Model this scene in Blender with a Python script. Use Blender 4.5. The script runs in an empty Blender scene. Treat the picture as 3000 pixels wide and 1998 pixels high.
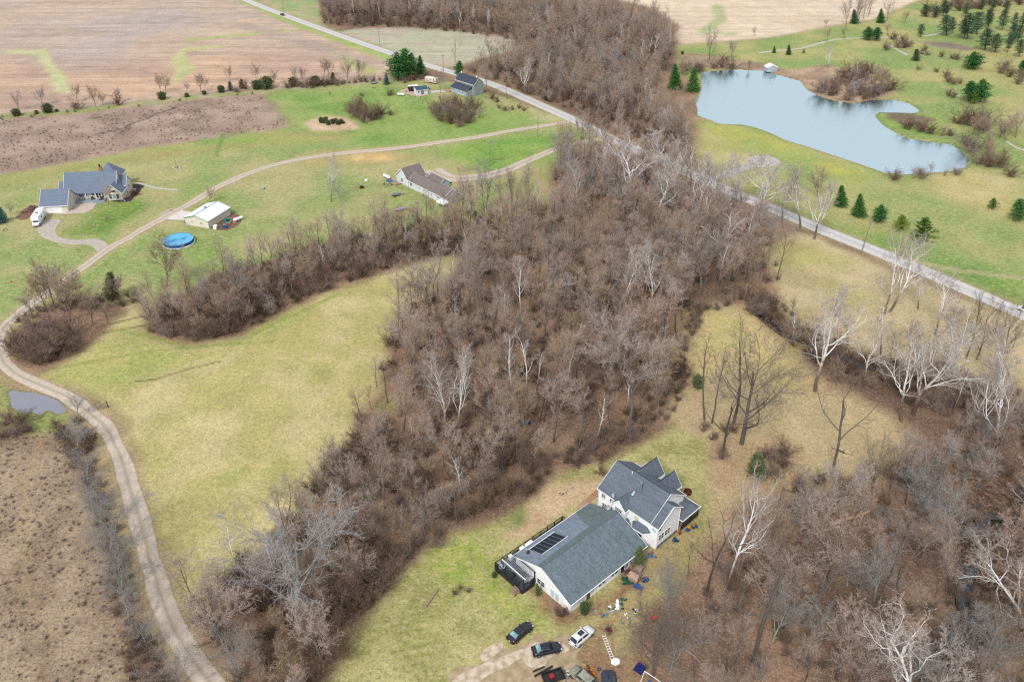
import bpy, bmesh, math, random
import numpy as np
from mathutils import Vector, Matrix
random.seed(7); RNG = np.random.default_rng(7)
R_ = math.radians
SC = bpy.context.scene
COL = SC.collection

# ---------------------------------------------------------------- camera
F_PX, PITCH, CH = 2350.0, R_(33.0), 110.0          # a drone 110 m up, 28 mm lens, looking 33 degrees down
cam_d = bpy.data.cameras.new('camera'); cam = bpy.data.objects.new('camera', cam_d); COL.objects.link(cam)
cam_d.sensor_width = 36.0; cam_d.lens = F_PX/3000*36.0; cam_d.clip_start = 1.0; cam_d.clip_end = 8000
cam.location = (0, 0, CH); cam.rotation_euler = (math.pi/2-PITCH, 0, 0)
SC.camera = cam
# ---------------------------------------------------------------- sky, sun, exposure
w = bpy.data.worlds.new('World'); SC.world = w; w.use_nodes = True
nt = w.node_tree; nt.nodes.clear()
wo = nt.nodes.new('ShaderNodeOutputWorld'); bg = nt.nodes.new('ShaderNodeBackground'); sk = nt.nodes.new('ShaderNodeTexSky')
sk.sky_type = 'NISHITA'; sk.sun_disc = False; sk.sun_elevation = R_(46); sk.sun_rotation = R_(205)
sk.air_density = 1.0; sk.dust_density = 4.0; sk.ozone_density = 1.0
cl = nt.nodes.new('ShaderNodeMixRGB'); cl.blend_type = 'MIX'; cl.inputs[0].default_value = 0.72
cl.inputs[2].default_value = (9.3, 9.7, 10.4, 1)      # the even white cloud deck in front of the blue
nt.links.new(sk.outputs[0], cl.inputs[1]); nt.links.new(cl.outputs[0], bg.inputs[0]); bg.inputs[1].default_value = 0.092
nt.links.new(bg.outputs[0], wo.inputs[0])
sd = bpy.data.lights.new('sun', 'SUN'); sd.energy = 2.3; sd.angle = R_(12); sd.color = (1, .98, .95)
sun = bpy.data.objects.new('sun', sd); COL.objects.link(sun)
_el, _az = R_(46), R_(205)
sun.rotation_euler = Vector((-math.sin(_az)*math.cos(_el), -math.cos(_az)*math.cos(_el), -math.sin(_el))).to_track_quat('-Z', 'Y').to_euler()
SC.view_settings.view_transform = 'Standard'; SC.view_settings.look = 'None'
SC.view_settings.exposure = 0.32; SC.view_settings.gamma = 1.0
SC.render.engine = 'CYCLES'
SC.cycles.max_bounces = 4; SC.cycles.diffuse_bounces = 2; SC.cycles.glossy_bounces = 2; SC.cycles.transmission_bounces = 2
SC.cycles.use_denoising = False; SC.cycles.pixel_filter_type = 'BLACKMAN_HARRIS'; SC.cycles.filter_width = 1.25

# ---------------------------------------------------------------- survey: photo measurements to metres on the ground
CP, SP = math.cos(PITCH), math.sin(PITCH)
def at(x, y, z=0.0):
    u = (x-1500)/F_PX; v = (y-999)/F_PX
    r = (u, CP-v*SP, -SP-v*CP); t = (z-CH)/r[2]
    return Vector((r[0]*t, r[1]*t, z))
def av(x, y, z=0.0): return at(x*1.27443, y*1.27443, z)
def rise(bx, by, tx, ty, cap=27):
    """height and sideways lean of something standing at (bx,by) whose top is seen at (tx,ty)"""
    b = at(bx, by); u = (tx-1500)/F_PX; v = (ty-999)/F_PX
    r = (u, CP-v*SP, -SP-v*CP); t = b.y/r[1]; h = CH+r[2]*t; dx = r[0]*t-b.x
    if h > cap: dx *= cap/h; h = cap
    return b, h, dx
def poly_at(pts, over=True):
    return np.array([(av(*p) if over else at(*p))[:2] for p in pts])

# ---------------------------------------------------------------- colour and materials
GAIN = 1.45
def lin(c): return tuple(((x/255)/12.92 if x/255 <= .04045 else ((x/255+.055)/1.055)**2.4) for x in c)
def K(r, g, b, k=1.0):
    return tuple(min(.82, x/GAIN*k) for x in lin((r, g, b)))+(1.0,)
def new_mat(name):
    m = bpy.data.materials.new(name); m.use_nodes = True; n = m.node_tree; n.nodes.clear()
    o = n.nodes.new('ShaderNodeOutputMaterial'); p = n.nodes.new('ShaderNodeBsdfPrincipled')
    n.links.new(p.outputs[0], o.inputs[0]); return m, n, p
def node(n, t, **kw):
    x = n.nodes.new(t)
    for k, v in kw.items():
        if k.startswith('i_'): x.inputs[int(k[2:])].default_value = v
        else: setattr(x, k, v)
    return x
def ramp(n, stops):
    r = n.nodes.new('ShaderNodeValToRGB'); e = r.color_ramp.elements
    while len(e) < len(stops): e.new(.5)
    for i, (p, c) in enumerate(stops): e[i].position = p; e[i].color = c
    return r
def mat(name, c1, c2=None, scale=3.0, rough=.75, metal=0.0, detail=4, stretch=None, spec=.3, lo=.35, hi=.65, bump=0):
    m, n, p = new_mat(name)
    c2 = c2 or tuple(x*.78 for x in c1[:3])+(1,)
    tc = node(n, 'ShaderNodeTexCoord'); nz = node(n, 'ShaderNodeTexNoise'); nz.inputs['Scale'].default_value = scale; nz.inputs['Detail'].default_value = detail
    src = tc.outputs['Object']
    if stretch:
        mp = node(n, 'ShaderNodeMapping'); mp.inputs['Scale'].default_value = stretch; n.links.new(src, mp.inputs[0]); src = mp.outputs[0]
    n.links.new(src, nz.inputs[0])
    r = ramp(n, [(lo, c2), (hi, c1)]); n.links.new(nz.outputs['Fac'], r.inputs[0]); n.links.new(r.outputs[0], p.inputs['Base Color'])
    p.inputs['Roughness'].default_value = rough; p.inputs['Metallic'].default_value = metal
    p.inputs['Specular IOR Level'].default_value = spec
    if bump:
        b = node(n, 'ShaderNodeBump'); b.inputs['Strength'].default_value = bump; b.inputs['Distance'].default_value = .1
        n.links.new(nz.outputs['Fac'], b.inputs['Height']); n.links.new(b.outputs[0], p.inputs['Normal'])
    return m
def siding(name, c1, c2, step=.18, vertical=False, bump=.18):
    """lap siding: thin shadow gaps between boards, weathering streaks"""
    m = mat(name, c1, c2, scale=1.2, stretch=(1, 1, .35), rough=.6, lo=.3, hi=.7)
    n = m.node_tree; p = [x for x in n.nodes if x.type == 'BSDF_PRINCIPLED'][0]
    tc = [x for x in n.nodes if x.type == 'TEX_COORD'][0]
    wv = node(n, 'ShaderNodeTexWave', wave_type='BANDS', bands_direction='X' if vertical else 'Z', wave_profile='SAW'); wv.inputs['Scale'].default_value = 1/(step*3.18)
    n.links.new(tc.outputs['Object'], wv.inputs[0])
    b = node(n, 'ShaderNodeBump'); b.inputs['Strength'].default_value = bump; b.inputs['Distance'].default_value = .03
    n.links.new(wv.outputs['Fac'], b.inputs['Height']); n.links.new(b.outputs[0], p.inputs['Normal'])
    return m
def shingle(name, c1, c2, c3, streak=(.25, 1.6, 1), stain=.5, sc=1.0):
    """asphalt shingles: tab-sized speckle, weathering streaks down the slope, broad stains"""
    m, n, p = new_mat(name)
    tc = node(n, 'ShaderNodeTexCoord')
    br = node(n, 'ShaderNodeTexBrick'); br.inputs['Scale'].default_value = 2.2*sc; br.inputs['Color1'].default_value = c1; br.inputs['Color2'].default_value = c2
    br.inputs['Mortar'].default_value = c3; br.inputs['Mortar Size'].default_value = .03; br.inputs['Bias'].default_value = -.1
    n.links.new(tc.outputs['Object'], br.inputs['Vector'])
    nz = node(n, 'ShaderNodeTexNoise'); nz.inputs['Scale'].default_value = 1.4; nz.inputs['Detail'].default_value = 6; nz.inputs['Roughness'].default_value = .75
    mp = node(n, 'ShaderNodeMapping'); mp.inputs['Scale'].default_value = streak; n.links.new(tc.outputs['Object'], mp.inputs[0]); n.links.new(mp.outputs[0], nz.inputs[0])
    r = ramp(n, [(.32, (.72, .72, .72, 1)), (.5, (1.12, 1.12, 1.12, 1)), (.7, (1.5, 1.5, 1.5, 1))]); n.links.new(nz.outputs['Fac'], r.inputs[0])
    mx = node(n, 'ShaderNodeMixRGB', blend_type='MULTIPLY'); mx.inputs[0].default_value = stain
    n.links.new(br.outputs['Color'], mx.inputs[1]); n.links.new(r.outputs[0], mx.inputs[2])
    n2 = node(n, 'ShaderNodeTexNoise'); n2.inputs['Scale'].default_value = 9; n2.inputs['Detail'].default_value = 2; n.links.new(tc.outputs['Object'], n2.inputs[0])
    r2 = ramp(n, [(.35, (.8, .8, .8, 1)), (.65, (1.35, 1.35, 1.35, 1))]); n.links.new(n2.outputs['Fac'], r2.inputs[0])
    m2 = node(n, 'ShaderNodeMixRGB', blend_type='MULTIPLY'); m2.inputs[0].default_value = .7
    n.links.new(mx.outputs[0], m2.inputs[1]); n.links.new(r2.outputs[0], m2.inputs[2]); n.links.new(m2.outputs[0], p.inputs['Base Color'])
    p.inputs['Roughness'].default_value = .85
    return m
def glassy(name, c, rough=.12):
    m, n, p = new_mat(name); p.inputs['Base Color'].default_value = c; p.inputs['Roughness'].default_value = rough; p.inputs['Specular IOR Level'].default_value = .5
    nz = node(n, 'ShaderNodeTexNoise'); nz.inputs['Scale'].default_value = .8
    r = ramp(n, [(.4, c), (.7, tuple(min(.6, x*1.8+.01) for x in c[:3])+(1,))]); n.links.new(nz.outputs['Fac'], r.inputs[0]); n.links.new(r.outputs[0], p.inputs['Base Color'])
    return m

MT = {}
def mk():
    M = MT
    M['white_siding'] = siding('white siding', (.86,.87,.88,1), (.82,.83,.84,1))
    M['dirty_white'] = siding('weathered white siding', (.86,.87,.88,1), (.74,.74,.73,1), vertical=True, step=.3)
    M['trim'] = mat('white trim', (.87,.88,.89,1), (.78,.79,.8,1), rough=.5)
    M['slate_roof'] = shingle('blue grey shingles', K(112, 121, 132), K(96, 104, 115), K(78, 86, 96), stain=.8)
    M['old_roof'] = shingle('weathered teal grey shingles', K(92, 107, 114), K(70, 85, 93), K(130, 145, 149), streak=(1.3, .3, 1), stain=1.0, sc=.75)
    M['pale_roof'] = shingle('weathered shingles with painted sky sheen', K(136, 148, 162), K(124, 136, 150), K(110, 121, 132), streak=(1.6, .15, 1), stain=.8)  # paler than the other slope: weathering plus sky reflection put into the colour
    M['mossy_roof'] = shingle('mossy grey shingles', K(112, 126, 126), K(100, 114, 112), K(88, 99, 98), streak=(1.6, .2, 1), stain=.9)
    M['blue_roof'] = shingle('light blue grey shingles', K(122, 136, 156), K(110, 124, 144), K(98, 110, 128), stain=.4)
    M['brown_roof'] = shingle('brown shingles', K(134, 122, 117), K(122, 111, 107), K(106, 97, 94), stain=.6)
    M['dark_roof'] = shingle('dark slate shingles', K(66, 74, 92), K(58, 66, 82), K(48, 55, 68), stain=.5)
    M['teal_roof'] = mat('dark teal metal roof', K(70, 98, 112), K(60, 86, 100), rough=.4)
    M['mint_roof'] = siding('pale mint ribbed metal roof', (.74, .82, .79, 1), (.66, .76, .73, 1), vertical=True, step=.6)
    M['mint_trim'] = mat('mint metal trim', K(150, 190, 182), rough=.4)
    M['cream'] = siding('cream siding', K(252, 244, 226), K(240, 230, 210), vertical=True, step=.5)
    M['beige'] = siding('beige siding', K(246, 238, 224), K(232, 223, 208))
    M['grey_siding'] = siding('grey siding', K(172, 182, 186), K(156, 166, 170))
    M['blue_siding'] = siding('pale blue grey siding', K(196, 212, 222), K(176, 196, 206))
    M['pale_siding'] = siding('pale blue white siding', K(246, 250, 255), K(226, 236, 244))
    M['pane'] = glassy('dark window glass', (.018, .022, .028, 1), .25)
    M['pale_pane'] = glassy('curtained window glass', K(150, 185, 172), .3)
    M['amber_pane'] = glassy('blind behind window glass', K(178, 168, 120), .3)
    M['black_wood'] = mat('black stained wood', (.012, .013, .015, 1), (.03, .032, .036, 1), rough=.6)
    M['deck_dark'] = mat('dark deck boards', (.03, .035, .042, 1), (.06, .065, .072, 1), scale=2, stretch=(1, 8, 1))
    M['wood'] = mat('weathered wood', K(188, 165, 140), K(150, 126, 104), scale=4, stretch=(1, 6, 1))
    M['lumber'] = mat('new lumber', K(214, 172, 138), K(186, 142, 110), scale=4)
    M['brick'] = mat('orange brick', K(205, 150, 118), K(170, 110, 85), scale=8)
    M['grey_deck'] = mat('grey deck boards', K(170, 180, 190), K(150, 160, 172), scale=2, stretch=(1, 8, 1))
    M['galv'] = mat('galvanised metal', K(160, 182, 192), K(118, 145, 158), rough=.35, metal=.3)
    M['white'] = mat('white painted metal', (.86,.87,.88,1), (.76,.77,.78,1), rough=.35)
    M['solar'] = mat('black solar mat', (.012, .016, .024, 1), (.02, .024, .034, 1), rough=.55)
    M['black'] = mat('black plastic', (.012, .012, .014, 1), (.03, .03, .03, 1), rough=.5)
    M['rubber'] = mat('tyre rubber', (.02, .02, .02, 1), (.035, .033, .03, 1), rough=.85)
    M['rim'] = mat('alloy rim', K(170, 172, 178), K(110, 112, 118), rough=.3, metal=.6)
    M['red'] = mat('red plastic', K(178, 52, 56), K(140, 36, 40), rough=.4)
    M['blue'] = mat('blue plastic', K(56, 108, 176), K(40, 80, 140), rough=.4)
    M['navy'] = mat('navy fabric', K(28, 38, 110), K(18, 26, 80), rough=.7)
    M['lblue'] = mat('pale blue tarp', K(100, 150, 190), K(60, 104, 150), rough=.5, scale=2)
    M['dblue'] = mat('dark blue tarp', K(30, 85, 130), K(18, 50, 85), rough=.35, scale=2)
    M['cover'] = mat('blue pool cover', K(104, 190, 232), K(38, 140, 195), scale=.35, rough=.35, detail=5, lo=.38, hi=.52)
    M['poolwall'] = mat('deep blue pool wall', K(22, 110, 180), K(12, 85, 150), rough=.45)
    M['orange'] = mat('orange plastic', K(240, 150, 30), K(205, 115, 20), rough=.4)
    M['salmon'] = mat('coral red plastic', K(230, 80, 80), K(195, 60, 62), rough=.5)
    M['yellow'] = mat('yellow plastic', K(240, 200, 50), rough=.4)
    M['green'] = mat('green plastic', K(52, 118, 86), K(30, 84, 60), rough=.4)
    M['teal'] = mat('teal inflatable', K(20, 140, 130), K(12, 110, 105), rough=.4)
    M['tan'] = mat('tan plastic', K(190, 160, 145), K(165, 135, 120), rough=.55)
    M['brown'] = mat('brown plastic', K(120, 85, 70), K(90, 62, 50), rough=.6)
    M['rust'] = mat('rusted steel', K(120, 62, 42), K(70, 38, 30), scale=6)
    M['grey'] = mat('grey painted steel', K(150, 156, 162), K(110, 116, 122), rough=.5)
    M['concrete'] = mat('pale concrete', K(240, 232, 220), K(222, 212, 200), scale=.6)
    M['mulch'] = mat('dark mulch', K(80, 62, 60), K(55, 42, 42), scale=5)
    M['stone'] = mat('pale stones', K(215, 208, 198), K(160, 150, 140), scale=4)
    M['soil'] = mat('bare brown soil', K(150, 115, 95), K(115, 85, 70), scale=2)
    M['canvas'] = mat('grey canvas', K(196, 204, 210), K(160, 168, 176), scale=2)
    M['mosscar'] = mat('algae stained paint', K(165, 182, 165), K(150, 125, 105), scale=2, rough=.6)
    M['car_black'] = mat('black car paint', (.008, .010, .016, 1), (.010, .012, .02, 1), rough=.12, spec=.6)
    M['car_white'] = mat('white car paint', K(250, 251, 253), K(240, 242, 245), rough=.15, spec=.5)
    M['car_glass'] = glassy('car glass', (.01, .02, .022, 1), .06)
    M['car_glass2'] = glassy('car glass with painted pale reflection', K(120, 160, 160), .08)  # pale teal reflection painted into the base colour of the rear windows
    M['chrome'] = mat('chrome', K(210, 212, 216), rough=.15, metal=.8)
    M['redlamp'] = mat('red lamp lens', K(215, 20, 30), rough=.2)
    M['clearlamp'] = mat('clear lamp lens', K(225, 230, 235), rough=.15)
    M['pole'] = mat('weathered pole wood', K(170, 164, 158), K(130, 124, 118), scale=2, stretch=(4, 4, .4))
mk()

# ---------------------------------------------------------------- object helpers
def tag(o, label=None, cat=None, group=None, kind=None):
    if label: o['label'] = label
    if cat: o['category'] = cat
    if group: o['group'] = group
    if kind: o['kind'] = kind
    return o
def thing(name, label, cat, loc=(0, 0, 0), rz=0.0, group=None):
    o = bpy.data.objects.new(name, None); COL.objects.link(o); o.empty_display_size = .5
    o.location = loc; o.rotation_euler = (0, 0, rz); return tag(o, label, cat, group)
class MB:
    def __init__(s): s.v = []; s.f = []; s.mi = []; s.cur = 0; s.smooth = False
    def poly(s, pts):
        b = len(s.v); s.v += [tuple(p) for p in pts]; s.f.append(tuple(range(b, b+len(pts)))); s.mi.append(s.cur); return s
    def box(s, x0, x1, y0, y1, z0, z1, rz=0, c=None, tilt=None):
        P = [(x0, y0, z0), (x1, y0, z0), (x1, y1, z0), (x0, y1, z0), (x0, y0, z1), (x1, y0, z1), (x1, y1, z1), (x0, y1, z1)]
        if rz or tilt:
            cx, cy, cz = c or ((x0+x1)/2, (y0+y1)/2, (z0+z1)/2)
            Mx = Matrix.Rotation(rz, 3, 'Z')
            if tilt: Mx = Mx @ Matrix.Rotation(tilt[1], 3, tilt[0])
            P = [tuple(Mx @ Vector((p[0]-cx, p[1]-cy, p[2]-cz))+Vector((cx, cy, cz))) for p in P]
        b = len(s.v); s.v += P
        for q in ((0, 3, 2, 1), (4, 5, 6, 7), (0, 1, 5, 4), (1, 2, 6, 5), (2, 3, 7, 6), (3, 0, 4, 7)):
            s.f.append(tuple(b+i for i in q)); s.mi.append(s.cur)
        return s
    def slab(s, pts, t, up=None):
        """a flat polygon given a thickness t downwards"""
        n = len(pts); b = len(s.v); s.v += [tuple(p) for p in pts]+[(p[0], p[1], p[2]-t) for p in pts]
        s.f.append(tuple(range(b, b+n))); s.f.append(tuple(range(b+2*n-1, b+n-1, -1))); s.mi += [s.cur]*2
        for i in range(n):
            j = (i+1) % n; s.f.append((b+i, b+n+i, b+n+j, b+j)); s.mi.append(s.cur)
        return s
    def tube(s, pts, rad, n=6, cap=True):
        pts = [Vector(p) for p in pts]; b = len(s.v); k = len(pts)
        for i, p in enumerate(pts):
            d = (pts[min(i+1, k-1)]-pts[max(i-1, 0)]).normalized()
            a = d.cross(Vector((0, 0, 1))) if abs(d.z) < .95 else d.cross(Vector((1, 0, 0)))
            a.normalize(); c = d.cross(a); r = rad[i] if hasattr(rad, '__len__') else rad
            for j in range(n):
                t = 2*math.pi*j/n; q = p+a*(math.cos(t)*r)+c*(math.sin(t)*r); s.v.append((q.x, q.y, q.z))
        for i in range(k-1):
            for j in range(n):
                s.f.append((b+i*n+j, b+i*n+(j+1) % n, b+(i+1)*n+(j+1) % n, b+(i+1)*n+j)); s.mi.append(s.cur)
        if cap:
            s.f.append(tuple(b+j for j in range(n))[::-1]); s.f.append(tuple(b+(k-1)*n+j for j in range(n))); s.mi += [s.cur]*2
        return s
    def ell(s, c, r, nu=12, nv=7, zmin=-1.0, rz=0, jit=0):
        b = len(s.v); cz, sz = math.cos(rz), math.sin(rz)
        for i in range(nv+1):
            ph = math.asin(max(-1, zmin))+(math.pi/2-math.asin(max(-1, zmin)))*i/nv
            for j in range(nu):
                t = 2*math.pi*j/nu; k = 1+random.uniform(-jit, jit)
                x, y, z = r[0]*math.cos(ph)*math.cos(t)*k, r[1]*math.cos(ph)*math.sin(t)*k, r[2]*math.sin(ph)*k
                s.v.append((c[0]+x*cz-y*sz, c[1]+x*sz+y*cz, c[2]+z))
        for i in range(nv):
            for j in range(nu):
                s.f.append((b+i*nu+j, b+i*nu+(j+1) % nu, b+(i+1)*nu+(j+1) % nu, b+(i+1)*nu+j)); s.mi.append(s.cur)
        return s
    def torus(s, c, R, r, n=20, m=8, tilt=0, sx=1):
        b = len(s.v); Mx = Matrix.Rotation(tilt, 3, 'X')
        for i in range(n):
            a = 2*math.pi*i/n
            for j in range(m):
                t = 2*math.pi*j/m; p = Mx @ Vector(((R+r*math.cos(t))*math.cos(a)*sx, (R+r*math.cos(t))*math.sin(a), r*math.sin(t)))
                s.v.append((c[0]+p.x, c[1]+p.y, c[2]+p.z))
        for i in range(n):
            for j in range(m):
                s.f.append((b+i*m+j, b+((i+1) % n)*m+j, b+((i+1) % n)*m+(j+1) % m, b+i*m+(j+1) % m)); s.mi.append(s.cur)
        return s
    def mesh(s, name, mats):
        me = bpy.data.meshes.new(name); me.from_pydata(s.v, [], s.f)
        for m in (mats if isinstance(mats, (list, tuple)) else [mats]): me.materials.append(m)
        if any(s.mi): me.polygons.foreach_set('material_index', s.mi)
        if s.smooth: me.polygons.foreach_set('use_smooth', [True]*len(s.f))
        me.update(); return me
    def build(s, name, mats, parent=None, bevel=0):
        me = s.mesh(name, mats); o = bpy.data.objects.new(name, me); COL.objects.link(o)
        if bevel:
            bm = bmesh.new(); bm.from_mesh(me); bmesh.ops.remove_doubles(bm, verts=bm.verts, dist=1e-4)
            bmesh.ops.bevel(bm, geom=[e for e in bm.edges if len(e.link_faces) == 2 and e.calc_face_angle(0) > .5], offset=bevel, segments=2, affect='EDGES'); bm.to_mesh(me); bm.free()
        if parent: o.parent = parent
        return o
def fast_mesh(name, V, Fs, mats, mi=None):
    """V (n,3) array, Fs list of int arrays each (m,3) or (m,4)"""
    me = bpy.data.meshes.new(name); me.vertices.add(len(V)); me.vertices.foreach_set('co', np.asarray(V, dtype=np.float32).ravel())
    tot = sum(a.size for a in Fs); np_ = sum(len(a) for a in Fs)
    me.loops.add(tot); me.polygons.add(np_)
    me.loops.foreach_set('vertex_index', np.concatenate([a.ravel() for a in Fs]).astype(np.int32))
    sizes = np.concatenate([np.full(len(a), a.shape[1]) for a in Fs]); me.polygons.foreach_set('loop_start', np.concatenate([[0], np.cumsum(sizes)[:-1]]).astype(np.int32))
    for m in mats: me.materials.append(m)
    if mi is not None: me.polygons.foreach_set('material_index', mi.astype(np.int32))
    me.update(calc_edges=True); return me

# ---------------------------------------------------------------- numpy noise and areas
def vnoise(x, y, s, seed=0):
    x = x/s; y = y/s; xi = np.floor(x).astype(np.int64); yi = np.floor(y).astype(np.int64); xf = x-xi; yf = y-yi
    def h(a, b):
        n = (a*374761393+b*668265263+seed*974634777) & 0xffffffff; n = ((n ^ (n >> 13))*1274126177) & 0xffffffff
        return ((n ^ (n >> 16)) & 0xffff)/65535.0
    u = xf*xf*(3-2*xf); v = yf*yf*(3-2*yf)
    return (h(xi, yi)*(1-u)+h(xi+1, yi)*u)*(1-v)+(h(xi, yi+1)*(1-u)+h(xi+1, yi+1)*u)*v
def fbm(x, y, s, seed=0, o=4):
    t = 0; a = 1; w_ = 0
    for i in range(o): t = t+a*vnoise(x, y, s, seed+i); w_ += a; a *= .5; s *= .5
    return t/w_
def sdist(X, Y, poly):
    """signed distance to a polygon, positive inside"""
    d = np.full(X.shape, 1e9); ins = np.zeros(X.shape, bool); n = len(poly)
    for i in range(n):
        x0, y0 = poly[i]; x1, y1 = poly[(i+1) % n]; ex, ey = x1-x0, y1-y0; L = ex*ex+ey*ey+1e-9
        t = np.clip(((X-x0)*ex+(Y-y0)*ey)/L, 0, 1); d = np.minimum(d, (X-x0-t*ex)**2+(Y-y0-t*ey)**2)
        c = ((y0 > Y) != (y1 > Y)); xx = x0+(Y-y0)*ex/(ey if abs(ey) > 1e-9 else 1e-9); ins ^= c & (X < xx)
    return np.where(ins, np.sqrt(d), -np.sqrt(d))
def ldist(X, Y, line):
    d = np.full(X.shape, 1e9)
    for i in range(len(line)-1):
        x0, y0 = line[i]; x1, y1 = line[i+1]; ex, ey = x1-x0, y1-y0; L = ex*ex+ey*ey+1e-9
        t = np.clip(((X-x0)*ex+(Y-y0)*ey)/L, 0, 1); d = np.minimum(d, (X-x0-t*ex)**2+(Y-y0-t*ey)**2)
    return np.sqrt(d)
def spline(pts, step=1.5):
    P = [Vector((p[0], p[1])) for p in pts]; out = []
    for i in range(len(P)-1):
        a, b, c, d = P[max(i-1, 0)], P[i], P[i+1], P[min(i+2, len(P)-1)]; k = max(2, int((c-b).length/step))
        for j in range(k):
            t = j/k; out.append(.5*((2*b)+(c-a)*t+(2*a-5*b+4*c-d)*t*t+(3*b-a-3*c+d)*t**3))
    out.append(P[-1]); return out
# ================================================================ GROUND
ROAD = [(560,-90),(640,-45),(718,0),(850,52),(998,106),(1127,151),(1220,182),(1306,208),(1425,242),(1510,276),(1595,314),(1680,352),(1765,395),(1871,442),(2000,500),(2093,541),(2191,583),(2297,626),(2382,663),(2425,681),(2552,731),(2680,784),(2807,838),(2998,922),(3200,1015),(3500,1160)]
DRIVE = [(1665,357),(1640,362),(1500,383),(1400,402),(1300,416),(1200,430),(1100,441),(1000,450),(900,463),(800,485),(720,512),(640,548),(560,596),(500,628),(440,660),(380,695),(310,735),(240,785),(150,850),(60,915),(15,955),(-5,1000),(5,1050),(40,1090),(110,1125),(190,1160),(255,1205),(300,1243),(330,1290),(355,1340),(380,1420),(405,1510),(435,1620),(462,1720),(500,1820),(552,1915),(615,1998),(690,2080),(800,2180)]
POND = [(2051,210),(2170,203),(2238,208),(2272,217),(2344,236),(2365,263),(2404,282),(2446,295),(2501,302),(2552,291),(2612,291),(2663,302),(2701,325),(2680,331),(2616,329),(2571,329),(2565,340),(2595,370),(2629,391),(2663,404),(2714,412),(2786,421),(2820,442),(2845,467),(2833,489),(2786,501),(2722,506),(2637,510),(2586,503),(2510,476),(2446,455),(2382,433),(2297,408),(2255,387),(2212,372),(2170,363),(2106,361),(2042,336),(2038,297),(2055,255),(2053,229)]
PUDDLE = [(28,1145),(45,1133),(70,1140),(100,1141),(150,1158),(185,1180),(196,1205),(170,1212),(140,1205),(118,1222),(100,1212),(70,1210),(55,1195),(35,1180)]
CREEK = [(2205,850),(2235,905),(2270,935),(2310,965),(2370,990),(2440,1016),(2530,1060),(2620,1082),(2720,1090),(2800,1095),(2870,1130),(2960,1190),(3060,1260)]
CREEK2 = [(3080,1450),(2990,1512),(2935,1500),(2890,1492),(2872,1530),(2868,1580),(2876,1610),(2852,1650),(2838,1700),(2832,1760),(2850,1800),(2810,1850),(2790,1920),(2800,2010)]
road_w = [tuple(at(*p)[:2]) for p in ROAD]; drive_w = [tuple(at(*p)[:2]) for p in DRIVE]
pond_w = poly_at(POND, False); puddle_w = poly_at(PUDDLE, False)
creek_w = [tuple(at(*p)[:2]) for p in CREEK]; creek2_w = [tuple(at(*p)[:2]) for p in CREEK2]
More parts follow.
